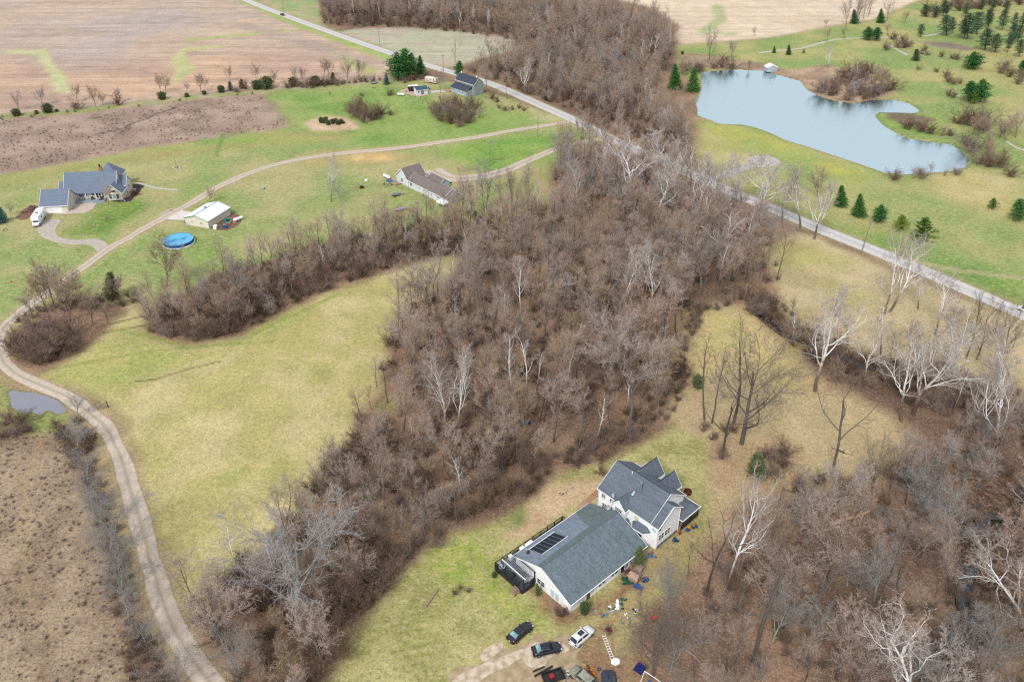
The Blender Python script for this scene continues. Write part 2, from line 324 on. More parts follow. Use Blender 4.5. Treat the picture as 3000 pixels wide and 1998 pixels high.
# zones in the order they are laid: outline, two colours, patch size, edge softness, (litter, grass, rows)
LEAF = (K(160,130,106), K(120,96,80)); TANG = (K(206,178,134), K(188,152,112))
Z = [
 ('crop', [(-900,-330),(420,-330),(520,-40),(548,0),(640,42),(760,88),(890,128),(905,150),(870,185),(760,190),(650,202),(500,212),(330,232),(180,252),(0,270),(-900,350)], K(188,172,162), K(200,176,154), 60, 3, (.12,0,1)),
 ('crop', [(-900,105),(0,128),(160,150),(400,130),(560,120),(780,110),(890,150),(870,185),(760,190),(650,202),(500,212),(330,232),(180,252),(0,270),(-900,350)], K(208,176,148), K(188,160,142), 40, 14, (.12,0,1)),
 ('rightfield', [(1440,-400),(1380,-60),(1420,2),(1500,18),(1560,60),(1556,104),(1700,94),(1800,84),(1905,62),(2010,46),(2060,24),(2150,-12),(2300,-200),(2300,-400)], K(230,210,184), K(218,196,170), 50, 3, (.1,0,.6)),
 ('midfield', [(770,74),(830,66),(930,64),(1100,76),(1185,92),(1165,120),(1100,135),(1040,155),(980,152),(900,120),(850,100)], K(186,186,158), K(192,178,160), 18, 3, (.15,.35,.7)),
 ('verge', [(584,0),(740,0),(745,62),(770,76),(850,100),(905,122),(880,118),(760,78),(640,28)], K(186,172,138), K(150,172,112), 12, 3, (.2,.4,.2)),
 ('verge2', [(520,-30),(560,-10),(640,28),(760,78),(905,128),(888,140),(850,128),(760,92),(640,46),(545,2)], K(150,176,96), K(170,180,110), 10, 2, (0,.5,0)),
 ('strip', [(0,116),(100,116),(112,122),(118,140),(150,176),(166,212),(152,216),(127,214),(105,160),(84,128),(0,122)], K(192,192,138), K(202,200,156), 8, 1.5, (0,.4,0)),
 ('strip', [(433,110),(402,124),(394,140),(404,162),(396,196),(410,190),(428,176),(446,160),(440,148),(424,136),(430,118),(520,108),(520,105),(470,108)], K(188,188,132), K(202,196,148), 6, 1.5, (0,.4,0)),
 ('strip', [(415,92),(520,82),(700,66),(705,68),(560,82),(440,94)], K(160,186,96), K(180,190,116), 6, 1.5, (0,.4,0)),
 ('strip', [(765,118),(800,132),(850,150),(872,165),(850,172),(800,150)], K(150,182,90), K(180,176,120), 6, 3, (0,.4,0)),
 ('fencerow', [(-900,352),(0,262),(180,250),(330,232),(500,213),(640,203),(860,182),(880,192),(700,206),(600,216),(500,224),(330,244),(180,262),(0,275),(-900,380)], K(186,172,138), K(150,160,100), 8, 2, (.3,.4,0)),
 ('brush', [(-900,385),(0,272),(180,262),(330,244),(500,224),(603,217),(628,236),(674,290),(600,306),(500,320),(350,340),(200,370),(0,405),(-900,560)], K(184,160,144), K(156,134,120), 9, 1.5, (.85,.1,0)),
 ('lawn', [(-900,560),(0,403),(200,368),(350,338),(500,319),(674,290),(628,236),(603,217),(700,205),(870,190),(900,180),(1040,190),(1180,230),(1260,262),(1340,290),(1400,325),(1300,350),(1260,390),(1270,430),(1260,470),(1100,520),(960,560),(850,560),(700,580),(560,620),(450,660),(350,700),(200,690),(100,700),(30,760),(0,800),(-20,850),(0,905),(30,930),(-900,1000)], K(140,160,92), K(176,170,118), 16, 2, (0,1,0)),
 ('lawngreen', [(640,212),(760,206),(880,195),(960,205),(1030,240),(1130,250),(1250,275),(1290,290),(1000,330),(860,340),(700,330),(690,290),(660,250)], K(116,156,72), K(142,166,88), 14, 7, (0,.8,0)),
 ('lawngreen', [(180,520),(200,495),(260,460),(330,455),(350,470),(300,510),(240,545),(180,548),(140,535)], K(104,140,58), K(126,152,70), 6, 3, (0,.8,0)),
 ('lawngreen', [(1080,330),(1330,295),(1400,320),(1240,345),(1230,380),(1130,400),(1000,350)], K(112,156,64), K(136,168,80), 8, 4, (0,.8,0)),
 ('dry', [(0,406),(200,371),(350,342),(500,322),(650,302),(800,310),(780,325),(600,335),(450,352),(250,385),(0,430)], K(170,156,104), K(160,164,96), 12, 4, (.1,.7,0)),
 ('dry', [(760,345),(930,352),(960,362),(900,375),(780,378),(700,385),(690,360)], K(186,166,116), K(168,160,100), 8, 4, (.2,.6,0)),
 ('bare', [(815,356),(905,352),(900,368),(850,372),(812,366)], K(226,190,130), K(216,180,128), 5, 2, (.2,.2,0)),
 ('bare', [(700,284),(730,268),(790,268),(830,285),(822,298),(770,303),(715,300)], K(218,190,158), K(206,176,144), 5, 1.5, (.3,.1,0)),
 ('wedge', [(1210,248),(1300,272),(1340,292),(1290,290),(1230,272)], K(196,186,140), K(170,180,110), 5, 2, (.2,.6,0)),
 ('tanring', [(1225,375),(1262,440),(1280,470),(1245,440),(1222,400)], K(200,170,130), K(186,154,116), 5, 2, (.5,.1,0)),
 ('ne', [(1556,104),(1700,94),(1800,84),(1905,62),(2010,46),(2060,24),(2150,-12),(2400,-120),(3400,-200),(3400,1000),(2354,700),(2100,600),(2000,560),(1850,497),(1700,432),(1620,398),(1600,350),(1610,290),(1600,190),(1560,170)], K(134,158,90), K(178,172,112), 26, 3, (0,1,0)),
 ('negreen', [(1900,520),(2050,540),(2180,600),(2354,640),(2354,700),(2200,640),(2000,560),(1850,500),(1700,430),(1720,420)], K(98,142,62), K(124,156,74), 10, 5, (0,.9,0)),
 ('negold', [(1615,285),(1740,300),(1800,320),(1900,370),(2000,400),(1960,420),(1800,360),(1680,330),(1620,310)], K(182,180,92), K(158,172,94), 12, 5, (0,.8,0)),
 ('netan', [(1620,300),(1680,330),(1760,370),(1800,400),(1790,440),(1700,430),(1600,390)], K(196,182,132), K(176,176,104), 10, 5, (.1,.8,0)),
 ('netan', [(2110,400),(2240,390),(2354,410),(2354,520),(2250,480),(2150,450)], K(200,184,134), K(190,176,116), 12, 6, (.1,.8,0)),
 ('bank', [(1815,160),(1900,150),(2000,170),(2060,210),(2010,235),(1940,240),(1860,220),(1800,190)], K(196,172,142), K(166,136,116), 6, 2, (.5,.3,0)),
 ('island', [(2015,258),(2085,258),(2150,268),(2180,300),(2120,310),(2060,300),(2030,290)], K(150,172,92), K(130,164,78), 8, 2, (0,.9,0)),
 ('plot', [(2035,258),(2090,260),(2150,276),(2130,290),(2080,288),(2040,272)], K(132,120,96), K(118,106,88), 5, 1.5, (.6,.1,0)),
 ('plot', [(2112,96),(2180,98),(2250,112),(2225,118),(2150,108)], K(146,130,116), K(130,118,106), 5, 2, (.6,.1,0)),
 ('shore', [(1560,150),(1600,152),(1640,158),(1800,180),(1850,195),(1830,175),(1780,150),(1640,130),(1570,120)], K(176,152,126), K(150,126,108), 6, 2, (.6,.2,0)),
 ('rfield', [(1770,560),(1830,535),(1880,545),(2000,600),(2354,742),(2900,980),(3300,1300),(2354,935),(2200,875),(2080,850),(1950,795),(1840,775),(1790,720)], K(204,184,144), K(186,168,124), 10, 2, (.45,.55,0)),
 ('rfgreen', [(1780,565),(1850,560),(1960,600),(1900,620),(1800,610)], K(178,174,106), K(190,178,116), 6, 5, (.1,.7,0)),
 ('meadow', [(100,870),(125,850),(180,820),(240,760),(300,700),(330,720),(345,775),(400,796),(470,790),(560,768),(640,730),(700,696),(800,655),(880,632),(960,605),(1030,590),(1070,600),(1010,650),(940,710),(900,780),(880,850),(840,930),(790,1030),(710,1160),(620,1240),(510,1340),(425,1420),(390,1330),(350,1200),(318,1080),(288,980),(240,925),(160,885)], K(206,190,138), K(188,176,114), 9, 2, (.12,.75,0)),
 ('meadowedge', [(100,870),(180,820),(300,745),(345,790),(440,806),(560,780),(700,706),(760,690),(640,760),(480,830),(330,870),(200,900)], K(164,172,96), K(186,180,112), 6, 4, (0,1,0)),
 ('leftbrush', [(-900,960),(0,975),(90,970),(150,975),(190,1010),(215,1150),(262,1300),(290,1440),(330,1600),(400,1760),(-900,1900)], K(174,152,128), K(148,126,106), 5, 2, (.95,.35,0)),
 ('leftgreen', [(-900,840),(0,868),(50,905),(160,950),(175,985),(100,1000),(0,975),(-900,990)], K(142,156,86), K(170,160,104), 6, 2, (.1,.8,0)),
 ('drivetan', [(150,905),(240,935),(300,1010),(340,1150),(400,1370),(470,1560),(430,1560),(340,1400),(262,1280),(215,1080),(170,960)], K(196,172,132), K(166,150,104), 5, 2, (.4,.4,0)),
 ('clearing', [(1530,860),(1565,780),(1580,712),(1640,696),(1710,704),(1790,780),(1860,860),(1960,905),(2060,960),(2110,1040),(2010,1090),(1900,1120),(1780,1140),(1680,1180),(1640,1240),(1600,1180),(1610,1080),(1560,1000),(1520,960)], K(200,178,136), K(184,156,120), 8, 2.5, (.55,.35,0)),
 ('clearinggrn', [(1575,730),(1640,705),(1720,720),(1790,800),(1850,880),(1790,900),(1700,860),(1600,860)], K(200,184,122), K(206,180,128), 7, 5, (.25,.6,0)),
 ('yard', [(1230,1150),(1280,1095),(1380,1065),(1480,1020),(1550,985),(1620,1010),(1630,1100),(1630,1200),(1600,1290),(1540,1350),(1500,1380),(1470,1400),(1440,1470),(1420,1600),(1440,2000),(660,2000),(740,1580),(790,1500),(880,1370),(960,1290),(1060,1235),(1150,1200)], K(188,180,120), K(160,158,94), 4, 1.5, (.3,1,0)),
 ('yardtan', [(1240,1130),(1290,1110),(1400,1100),(1380,1150),(1300,1190),(1200,1240),(1160,1230),(1200,1180)], K(212,184,146), K(196,162,126), 4, 1.5, (.5,.3,0)),
 ('yardbrown', [(1140,1310),(1180,1330),(1240,1390),(1290,1430),(1330,1420),(1500,1330),(1520,1300),(1500,1280),(1340,1400),(1240,1370),(1180,1290)], K(160,122,96), K(136,100,78), 3, 1.2, (.8,.1,0)),
 ('yardgreen', [(1000,1260),(1110,1235),(1140,1290),(1130,1330),(1200,1390),(1270,1440),(1210,1440),(1130,1400),(1040,1350),(980,1310)], K(146,164,74), K(176,176,98), 3, 2, (.05,1,0)),
 ('sideyard', [(1480,1265),(1560,1225),(1620,1230),(1560,1310),(1500,1360),(1440,1440),(1400,1490),(1350,1500),(1330,1440),(1400,1400),(1470,1330)], K(180,158,108), K(164,140,100), 3, 1.5, (.45,.6,0)),
 ('litteryard', [(1290,1480),(1380,1470),(1460,1520),(1500,1600),(1400,1900),(1160,1900),(1240,1568),(1300,1530)], K(168,138,106), K(150,120,92), 3, 2, (.7,.2,0)),
]
nx = np.linspace(-1300, 4300, 940); yy = np.concatenate([np.linspace(2500, -300, 590), np.linspace(-310, -420, 14), [-440, -465]])
GX, GY = np.meshgrid(nx, yy); U_ = (GX-1500)/F_PX; V_ = (GY-999)/F_PX
T_ = CH/(SP+V_*CP); X = U_*T_; Y = (CP-V_*SP)*T_
NX, NY = X.shape[1], X.shape[0]; X = X.ravel(); Y = Y.ravel()
wx = X+(fbm(X, Y, 7, 11, 3)-.5)*3.2; wy = Y+(fbm(X, Y, 7, 21, 3)-.5)*3.2
colr = np.zeros((len(X), 3)); det = np.zeros((len(X), 3))
n0 = fbm(X, Y, 14, 1)[:, None]; k0 = np.clip((n0-.35)/.3, 0, 1)
colr[:] = np.array(LEAF[0][:3])*k0+np.array(LEAF[1][:3])*(1-k0); det[:] = (.9, .08, 0)
for i, (nm, pts, c1, c2, ps, soft, dd) in enumerate(Z):
    P = poly_at(pts); mn = P.min(0)-15; mx = P.max(0)+15
    sel = np.where((X > mn[0]) & (X < mx[0]) & (Y > mn[1]) & (Y < mx[1]))[0]
    if not len(sel): continue
    d = sdist(wx[sel], wy[sel], P); wgt = np.clip(.5+d/(2*soft), 0, 1)
    nn = fbm(X[sel], Y[sel], ps, 31+i, 5); nn = np.clip((nn-.36)/.28, 0, 1)[:, None]
    c = np.array(c1[:3])*(1-nn)+np.array(c2[:3])*nn; wgt = wgt[:, None]
    colr[sel] = colr[sel]*(1-wgt)+c*wgt; det[sel] = det[sel]*(1-wgt)+np.array(dd)*wgt
def blend(mask, c, d=None):
    global colr, det
    m = mask[:, None]; colr = colr*(1-m)+np.array(c[:3])*m
    if d is not None: det = det*(1-m)+np.array(d)*m
near = Y < 700
# worn verges, wheel ruts, the erosion gully and the water banks
ZG = np.zeros(len(X))
dr = ldist(wx, wy, [tuple(p) for p in drive_w]); blend(np.clip(1-(dr-2.2)/1.6, 0, 1)*.55, K(190,168,128))
dr = ldist(wx, wy, road_w); blend(np.clip(1-(dr-3.4)/1.8, 0, 1)*.6, K(182,172,128))
def rut(pts, wd, c, a=.8, over=False):
    L = [tuple((av(*p) if over else at(*p))[:2]) for p in pts]; d = ldist(X+(wx-X)*.2, Y+(wy-Y)*.2, L); blend(np.clip(1-(d-wd*.5)/(wd*.6), 0, 1)*a, c)
rut([(280,960),(420,925),(540,905),(640,878),(740,850),(820,820)], .5, K(92,72,48), .75); rut([(300,975),(470,945),(600,915),(700,880),(800,845)], .5, K(100,78,50), .7)
rut([(150,1080),(300,1055),(430,1030),(520,1020),(650,1010),(800,1000)], .7, K(130,146,70), .5); rut([(330,965),(430,985),(560,1020),(700,1000),(820,940),(1000,860)], 1.0, K(130,150,66), .5)
rut([(380,1120),(460,1110),(560,1080),(640,1060)], .4, K(92,70,48), .7)
rut([(225,308),(260,300),(285,296),(300,285),(322,278),(345,270),(360,262),(400,250)], 1.0, K(86,68,62), .8, True); rut([(270,308),(296,296),(300,288)], .9, K(96,74,66), .7, True)
rut([(1060,360),(1200,290),(1330,240)], 2.5, K(70,95,60), 0)
rut([(2100,600),(2200,622),(2354,640),(2500,670)], 1.6, K(196,180,140), .6, True); rut([(2080,110),(2130,150),(2170,200),(2240,240),(2300,270),(2354,290)], 1.5, K(190,176,130), .5, True)
rut([(95,1500),(75,1650),(95,1800),(110,2000)], .8, K(186,160,120), .25); rut([(110,1290),(90,1400),(60,1560)], .8, K(190,160,116), .4)
rut([(635,458),(640,430),(655,395)], 1.2, K(92,140,56), .7); rut([(2100,20),(2112,60),(2080,80),(2060,95),(2140,100)], 5, K(160,178,120), .7)
rut([(560,60),(700,100),(860,150)], 9, K(176,158,148), .5, True)
# mown light and dark bands in the round meadow plus lush patches
for (x, y, r_, c, a) in ((1240,660,6,K(120,160,60),.5),(620,738,7,K(120,160,60),.5),(1510,1523,2.2,K(70,120,48),.7),(612,414,6,K(96,160,66),.6),(2480,870,8,K(166,172,84),.5),(700,410,10,K(110,165,60),.5),(1135,1195,4,K(150,160,80),.6),(1090,1440,3,K(130,156,60),.6),(690,1400,3,K(130,156,70),.5),(820,1390,4,K(130,156,70),.4),(470,1240,4,K(150,160,80),.4),(930,1095,4,K(150,160,80),.4),(2330,1005,6,K(176,168,90),.6)):
    c0 = at(x, y); d = np.hypot(wx-c0.x, (wy-c0.y)*.8); blend(np.clip(1.2-d/r_, 0, 1)*a, c)
# sink the ground under the water, with banks
pd = sdist(X+(wx-X)*.35, Y+(wy-Y)*.35, pond_w); ZG = np.minimum(ZG, np.clip(-(pd+.6)*.35, -1.5, 0))
blend(np.clip(1-np.abs(pd+.8)/1.0, 0, 1)*.6, K(120,98,80)); 
cd = np.minimum(ldist(wx, wy, creek_w), ldist(wx, wy, creek2_w)); ZG = np.minimum(ZG, -np.clip((3.6-cd)*.8, 0, 1.9)); blend(np.clip((4.2-cd)/1.5, 0, 1)*.75, K(92,74,62), (.9, 0, 0))
ud = sdist(wx, wy, puddle_w); ZG = np.minimum(ZG, np.clip(-(ud+.3)*.25, -.5, 0)); blend(np.clip((ud+.8)/1, 0, 1)*.6, K(104,104,74))
fade = np.clip((900-Y)/300, 0, 1)
ZG = ZG+(fbm(X, Y, 3.0, 77, 3)-.5)*.10*fade*(det[:, 0]+.3)
I = np.arange(NX*NY).reshape(NY, NX); Q = np.stack([I[:-1, :-1].ravel(), I[:-1, 1:].ravel(), I[1:, 1:].ravel(), I[1:, :-1].ravel()], 1)
me = fast_mesh('ground', np.stack([X, Y, ZG], 1), [Q], [])
def setcol(me, name, arr):
    a = me.attributes.new(name, 'FLOAT_COLOR', 'POINT'); a.data.foreach_set('color', np.concatenate([arr, np.ones((len(arr), 1))], 1).astype(np.float32).ravel())
setcol(me, 'soil_colour', colr); setcol(me, 'cover', det)
gm, n, p = new_mat('ground cover')
tc = node(n, 'ShaderNodeTexCoord'); ga = node(n, 'ShaderNodeAttribute', attribute_name='soil_colour'); gd = node(n, 'ShaderNodeAttribute', attribute_name='cover')
sep = node(n, 'ShaderNodeSeparateColor'); n.links.new(gd.outputs['Color'], sep.inputs[0])
def N(scale, detail=4, rough=.6, stretch=None, rot=0):
    z = node(n, 'ShaderNodeTexNoise'); z.inputs['Scale'].default_value = scale; z.inputs['Detail'].default_value = detail; z.inputs['Roughness'].default_value = rough
    if stretch:
        mp = node(n, 'ShaderNodeMapping'); mp.inputs['Rotation'].default_value = (0, 0, rot); mp.inputs['Scale'].default_value = stretch
        mp0 = node(n, 'ShaderNodeMapping'); n.links.new(tc.outputs['Object'], mp.inputs[0]); n.links.new(mp.outputs[0], z.inputs[0])
    else: n.links.new(tc.outputs['Object'], z.inputs[0])
    return z.outputs['Fac']
def RP(src, stops):
    r = ramp(n, stops); n.links.new(src, r.inputs[0]); return r.outputs[0]
def MX(a, b, fac, mode='MIX'):
    m = node(n, 'ShaderNodeMixRGB', blend_type=mode)
    for k, s in ((1, a), (2, b), (0, fac)):
        if isinstance(s, (int, float)): m.inputs[k].default_value = s
        elif isinstance(s, tuple): m.inputs[k].default_value = s
        else: n.links.new(s, m.inputs[k])
    return m.outputs[0]
def mul(a, b):
    m = node(n, 'ShaderNodeMath', operation='MULTIPLY')
    for k, s in ((0, a), (1, b)):
        if isinstance(s, (int, float)): m.inputs[k].default_value = s
        else: n.links.new(s, m.inputs[k])
    return m.outputs[0]
c = ga.outputs['Color']
g = lambda v: (v, v, v, 1)
c = MX(c, RP(N(.9, 7, .85), [(.32, g(.62)), (.5, g(1.06)), (.68, g(1.5))]), .8, 'MULTIPLY')
c = MX(c, RP(N(.12, 5, .7), [(.36, g(.88)), (.64, g(1.2))]), .7, 'MULTIPLY')
# grass: straw and green tufts over several sizes, broad dry patches
c = MX(c, (K(128,152,72)), mul(RP(N(.22, 5, .65), [(.55, g(0)), (.7, g(1))]), mul(sep.outputs[1], .34)))
c = MX(c, (K(212,200,150)), mul(RP(N(.5, 6, .8, (1, 2.0, 1), .3), [(.48, g(0)), (.62, g(1))]), mul(sep.outputs[1], .65)))
c = MX(c, (K(92,112,58)), mul(RP(N(1.3, 5, .85), [(.52, g(0)), (.64, g(1))]), mul(sep.outputs[1], .6)))
# leaf litter: pale leaves, dark gaps, orange stems
c = MX(c, (K(208,174,150)), mul(RP(N(2.2, 3, .8), [(.53, g(0)), (.62, g(1))]), mul(sep.outputs[0], .6)))
c = MX(c, (K(92,74,66)), mul(RP(N(1.4, 5, .85), [(.51, g(0)), (.62, g(1))]), mul(sep.outputs[0], .6)))
c = MX(c, (K(188,140,108)), mul(RP(N(.45, 6, .85), [(.55, g(0)), (.66, g(1))]), mul(sep.outputs[0], .35)))
# drilled field: long streaks along the rows
ROWA = math.atan2(-1.0, 6.5)
st = N(.12, 6, .75, (.10, 5.5, 1), ROWA+.12)
c = MX(c, RP(st, [(.3, g(.72)), (.5, g(1.0)), (.7, g(1.22))]), mul(sep.outputs[2], .8), 'MULTIPLY')
st = N(.03, 4, .6, (.4, 3.5, 1), ROWA+.12); c = MX(c, RP(st, [(.35, g(.8)), (.65, g(1.15))]), mul(sep.outputs[2], .8), 'MULTIPLY')
c = MX(c, RP(N(2.4, 4, .9), [(.36, g(.66)), (.5, g(1.0)), (.64, g(1.36))]), .75, 'MULTIPLY')
n.links.new(c, p.inputs['Base Color']); p.inputs['Roughness'].default_value = .95; p.inputs['Specular IOR Level'].default_value = .1
bp = node(n, 'ShaderNodeBump'); bp.inputs['Strength'].default_value = .6; bp.inputs['Distance'].default_value = .25
n.links.new(N(1.5, 6, .8), bp.inputs['Height']); n.links.new(bp.outputs[0], p.inputs['Normal'])
me.materials.append(gm); me.polygons.foreach_set('use_smooth', [True]*len(me.polygons))
ground = bpy.data.objects.new('ground', me); COL.objects.link(ground); tag(ground, kind='structure')

# ---------------------------------------------------------------- roads and paths: strips with crumbling edges
def strip_mat(name, c1, c2, edge, mid=None, track=None):
    m, n_, p_ = new_mat(name); tc_ = node(n_, 'ShaderNodeTexCoord')
    at_ = node(n_, 'ShaderNodeAttribute', attribute_name='across'); nz = node(n_, 'ShaderNodeTexNoise'); nz.inputs['Scale'].default_value = .8; nz.inputs['Detail'].default_value = 8; nz.inputs['Roughness'].default_value = .75
    n_.links.new(tc_.outputs['Object'], nz.inputs[0]); r = ramp(n_, [(.35, c2), (.65, c1)]); n_.links.new(nz.outputs['Fac'], r.inputs[0])
    r2 = ramp(n_, [(0, edge+(1,) if len(edge) == 3 else edge), (.12, edge), (.26, (0, 0, 0, 1))]); 
    add = node(n_, 'ShaderNodeMath', operation='MULTIPLY_ADD'); add.inputs[1].default_value = .25; n_.links.new(nz.outputs['Fac'], add.inputs[0]); n_.links.new(at_.outputs['Fac'], add.inputs[2])
    ra = ramp(n_, [(.15, (1, 1, 1, 1)), (.32, (0, 0, 0, 1))]); n_.links.new(add.outputs[0], ra.inputs[0])
    mx = node(n_, 'ShaderNodeMixRGB'); n_.links.new(ra.outputs[0], mx.inputs[0]); n_.links.new(r.outputs[0], mx.inputs[1]); mx.inputs[2].default_value = edge
    out = mx.outputs[0]
    if mid:
        ad2 = node(n_, 'ShaderNodeMath', operation='MULTIPLY_ADD'); ad2.inputs[1].default_value = .9; n_.links.new(nz.outputs['Fac'], ad2.inputs[0]); n_.links.new(at_.outputs['Fac'], ad2.inputs[2])
        rb = ramp(n_, [(.0, (0, 0, 0, 1)), (1.0, (.7, .7, .7, 1))]); mr_ = node(n_, 'ShaderNodeMapRange'); mr_.inputs[1].default_value = 1.15; mr_.inputs[2].default_value = 1.5; n_.links.new(ad2.outputs[0], mr_.inputs[0]); n_.links.new(mr_.outputs[0], rb.inputs[0])
        m3 = node(n_, 'ShaderNodeMixRGB'); n_.links.new(rb.outputs[0], m3.inputs[0]); n_.links.new(out, m3.inputs[1]); m3.inputs[2].default_value = mid; out = m3.outputs[0]
    n_.links.new(out, p_.inputs['Base Color']); p_.inputs['Roughness'].default_value = .9
    b = node(n_, 'ShaderNodeBump'); b.inputs['Strength'].default_value = .4; b.inputs['Distance'].default_value = .08; n_.links.new(nz.outputs['Fac'], b.inputs['Height']); n_.links.new(b.outputs[0], p_.inputs['Normal'])
    return m
def strip(name, pts, width, m, z=.03, jit=.25, world=False, step=1.5, na=8):
    c = spline([tuple(at(*q)[:2]) for q in pts] if not world else pts, step); V = []; F = []; A = []
    for i, q in enumerate(c):
        d = (c[min(i+1, len(c)-1)]-c[max(i-1, 0)]).normalized(); nn = Vector((-d.y, d.x)); wd = width(i/len(c)) if callable(width) else width
        a = float(fbm(np.array([q.x]), np.array([q.y]), 6.0, 5, 4)[0]-.5)*2*jit; b = float(fbm(np.array([q.x]), np.array([q.y]), 5.5, 9, 4)[0]-.5)*2*jit
        for j in range(na+1):
            t = j/na; off = -(wd/2+a)+(wd+a+b)*t; V.append((q.x+nn.x*off, q.y+nn.y*off, z+.05*math.sin(math.pi*t))); A.append(1-abs(2*t-1))
    for i in range(len(c)-1):
        for j in range(na):
            k = i*(na+1)+j; F.append((k, k+1, k+na+2, k+na+1))
    me = bpy.data.meshes.new(name); me.from_pydata(V, [], F); me.materials.append(m)
    at_ = me.attributes.new('across', 'FLOAT', 'POINT'); at_.data.foreach_set('value', A)
    o = bpy.data.objects.new(name, me); COL.objects.link(o); return tag(o, kind='structure')
def patch(name, pts, m, z=.03, over=True, jit=0, tagit=True):
    c = spline([tuple((av(*q) if over else at(*q))[:2]) for q in pts+[pts[0]]], 1.0)[:-1] if jit else [Vector((av(*q) if over else at(*q))[:2]) for q in pts]
    cc = sum(c, Vector((0, 0)))/len(c); V = []
    for q in c:
        k = 1+(float(vnoise(np.array([q.x]), np.array([q.y]), 2.0, 3)[0])-.5)*jit; V.append((cc.x+(q.x-cc.x)*k, cc.y+(q.y-cc.y)*k, z))
    b = MB(); b.poly(V); o = b.build(name, m); return tag(o, kind='structure') if tagit else o
m_asph = strip_mat('worn pale asphalt', K(222,219,214), K(206,202,198), K(188,176,150), K(182,178,175))
m_grav = strip_mat('gravel', K(226,211,193), K(196,178,158), K(176,154,122), K(152,144,108))
m_path = strip_mat('pale footpath', K(208,202,186), K(190,184,168), K(176,176,130))
strip('road', ROAD, 6.4, m_asph, z=.05, jit=.15, step=3)
strip('driveway', DRIVE, lambda t: 3.5+.3*math.sin(t*9), m_grav, z=.03, jit=.5, step=.7)
patch('driveway', [(129,645),(177,644),(165,666),(162,678),(171,693),(195,701),(230,704),(270,700),(296,703),(316,720),(296,745),(262,719),(206,717),(165,711),(129,698),(111,680),(112,664)], mat('pale gravel drive by the house', K(206,196,184), K(184,172,158), scale=1.0, detail=8), z=.026, jit=.03, over=False)
strip('driveway', [(1775,406),(1720,414),(1650,430),(1560,465),(1480,500),(1400,519),(1330,523),(1290,512),(1268,498)], lambda t: 3.6+t*t*5, m_grav, z=.03, jit=.3, step=1.5)
strip('driveway', [(1405,236),(1380,256),(1340,264),(1290,268),(1240,272)], 4.0, m_asph, z=.025, jit=.2)
patch('gravel_apron', [(362,498),(380,486),(402,480),(425,498),(418,507),(378,505)], mat('gravel yard edge', K(200,188,174), K(180,166,150), scale=2), z=.02, jit=.2)
gsand = mat('sandy gravel', K(226,208,184), K(190,166,140), scale=.9, detail=8, lo=.38, hi=.6)
patch('parking_ground', [(1000,1600),(1040,1555),(1090,1520),(1140,1496),(1180,1480),(1215,1470),(1280,1462),(1340,1475),(1330,1500),(1345,1530),(1330,1560),(1250,1620),(1150,1700),(960,1700)], mat('worn bare ground', K(196,172,142), K(166,146,112), scale=.7, detail=8, lo=.4, hi=.6), z=.02, jit=.35)
patch('parking_ground', [(1020,1580),(1070,1545),(1120,1520),(1200,1490),(1215,1500),(1170,1530),(1110,1560),(1060,1620)], gsand, z=.03, jit=.35)
patch('parking_ground', [(1203,1490),(1222,1478),(1290,1478),(1312,1488),(1300,1500),(1262,1512),(1250,1535),(1215,1535),(1200,1515)], gsand, z=.035, jit=.2)
patch('parking_ground', [(1095,1510),(1120,1485),(1150,1475),(1158,1484),(1140,1505),(1110,1522)], gsand, z=.03, jit=.3)
patch('concrete_pad', [(118,472),(160,470),(150,492),(102,492)], MT['concrete'], z=.045)
patch('patio', [(152,470),(217,462),(222,467),(214,480),(195,490),(150,493),(146,488)], mat('stamped patio', K(218,200,188), K(206,186,174), scale=1), z=.03)
patch('concrete_pad', [(377,504),(414,484),(438,487),(436,512),(424,506)], MT['concrete'], z=.04)
strip('garden_path', [(384,537),(408,537),(425,542),(440,547),(455,551),(490,555),(522,557)], 1.5, m_path, z=.03, jit=.1, step=1)
strip('footpath', [(2220,156),(2290,148),(2350,142),(2400,128),(2450,117),(2520,112),(2600,110)], 2.4, m_path, z=.03, jit=.4, step=3)
strip('footpath', [(2610,134),(2635,150),(2660,163)], 2.2, m_path, z=.03, jit=.4)
strip('footpath', [(2700,107),(2735,103),(2758,95)], 2.4, m_path, z=.03, jit=.4)
strip('footpath', [(2950,415),(2975,432),(3010,445)], 1.6, m_path, z=.03)
patch('gravel_turnaround', [(1712,368),(1725,361),(1755,358),(1783,364),(1792,374),(1780,382),(1750,386),(1725,380)], mat('pale gravel', K(204,198,192), K(186,180,174), scale=1.2), jit=.1, z=.03)
strip('driveway', [(2085,525),(2110,518),(2160,500),(2205,484)], 4.0, mat('pale gravel drive', K(202,196,190), K(184,178,172), scale=1.2), z=.026, jit=.2)
patch('patio', [(1165,268),(1195,259),(1230,262),(1245,272),(1256,279),(1222,285)], mat('pink gravel yard', K(214,190,172), K(196,170,152), scale=1), z=.02, over=False)
patch('mulch_bed', [(288,455),(298,452),(303,441),(312,434),(326,431),(322,440),(310,452),(300,463),(280,465),(255,462),(258,458)], MT['mulch'], z=.035, jit=.1)
patch('mulch_bed', [(304,430),(310,420),(325,418),(335,424),(328,432),(312,436)], MT['mulch'], z=.03, jit=.1)
patch('soil_patch', [(508,503),(520,490),(545,492),(556,505),(545,520),(520,530),(500,530),(480,524),(450,518),(426,514),(428,508),(480,518),(495,512)], MT['soil'], z=.02, jit=.1)
patch('soil_patch', [(36*1.0,500),(60,478),(90,478),(92,490),(70,500),(50,506)], MT['soil'], z=.02, jit=.1)

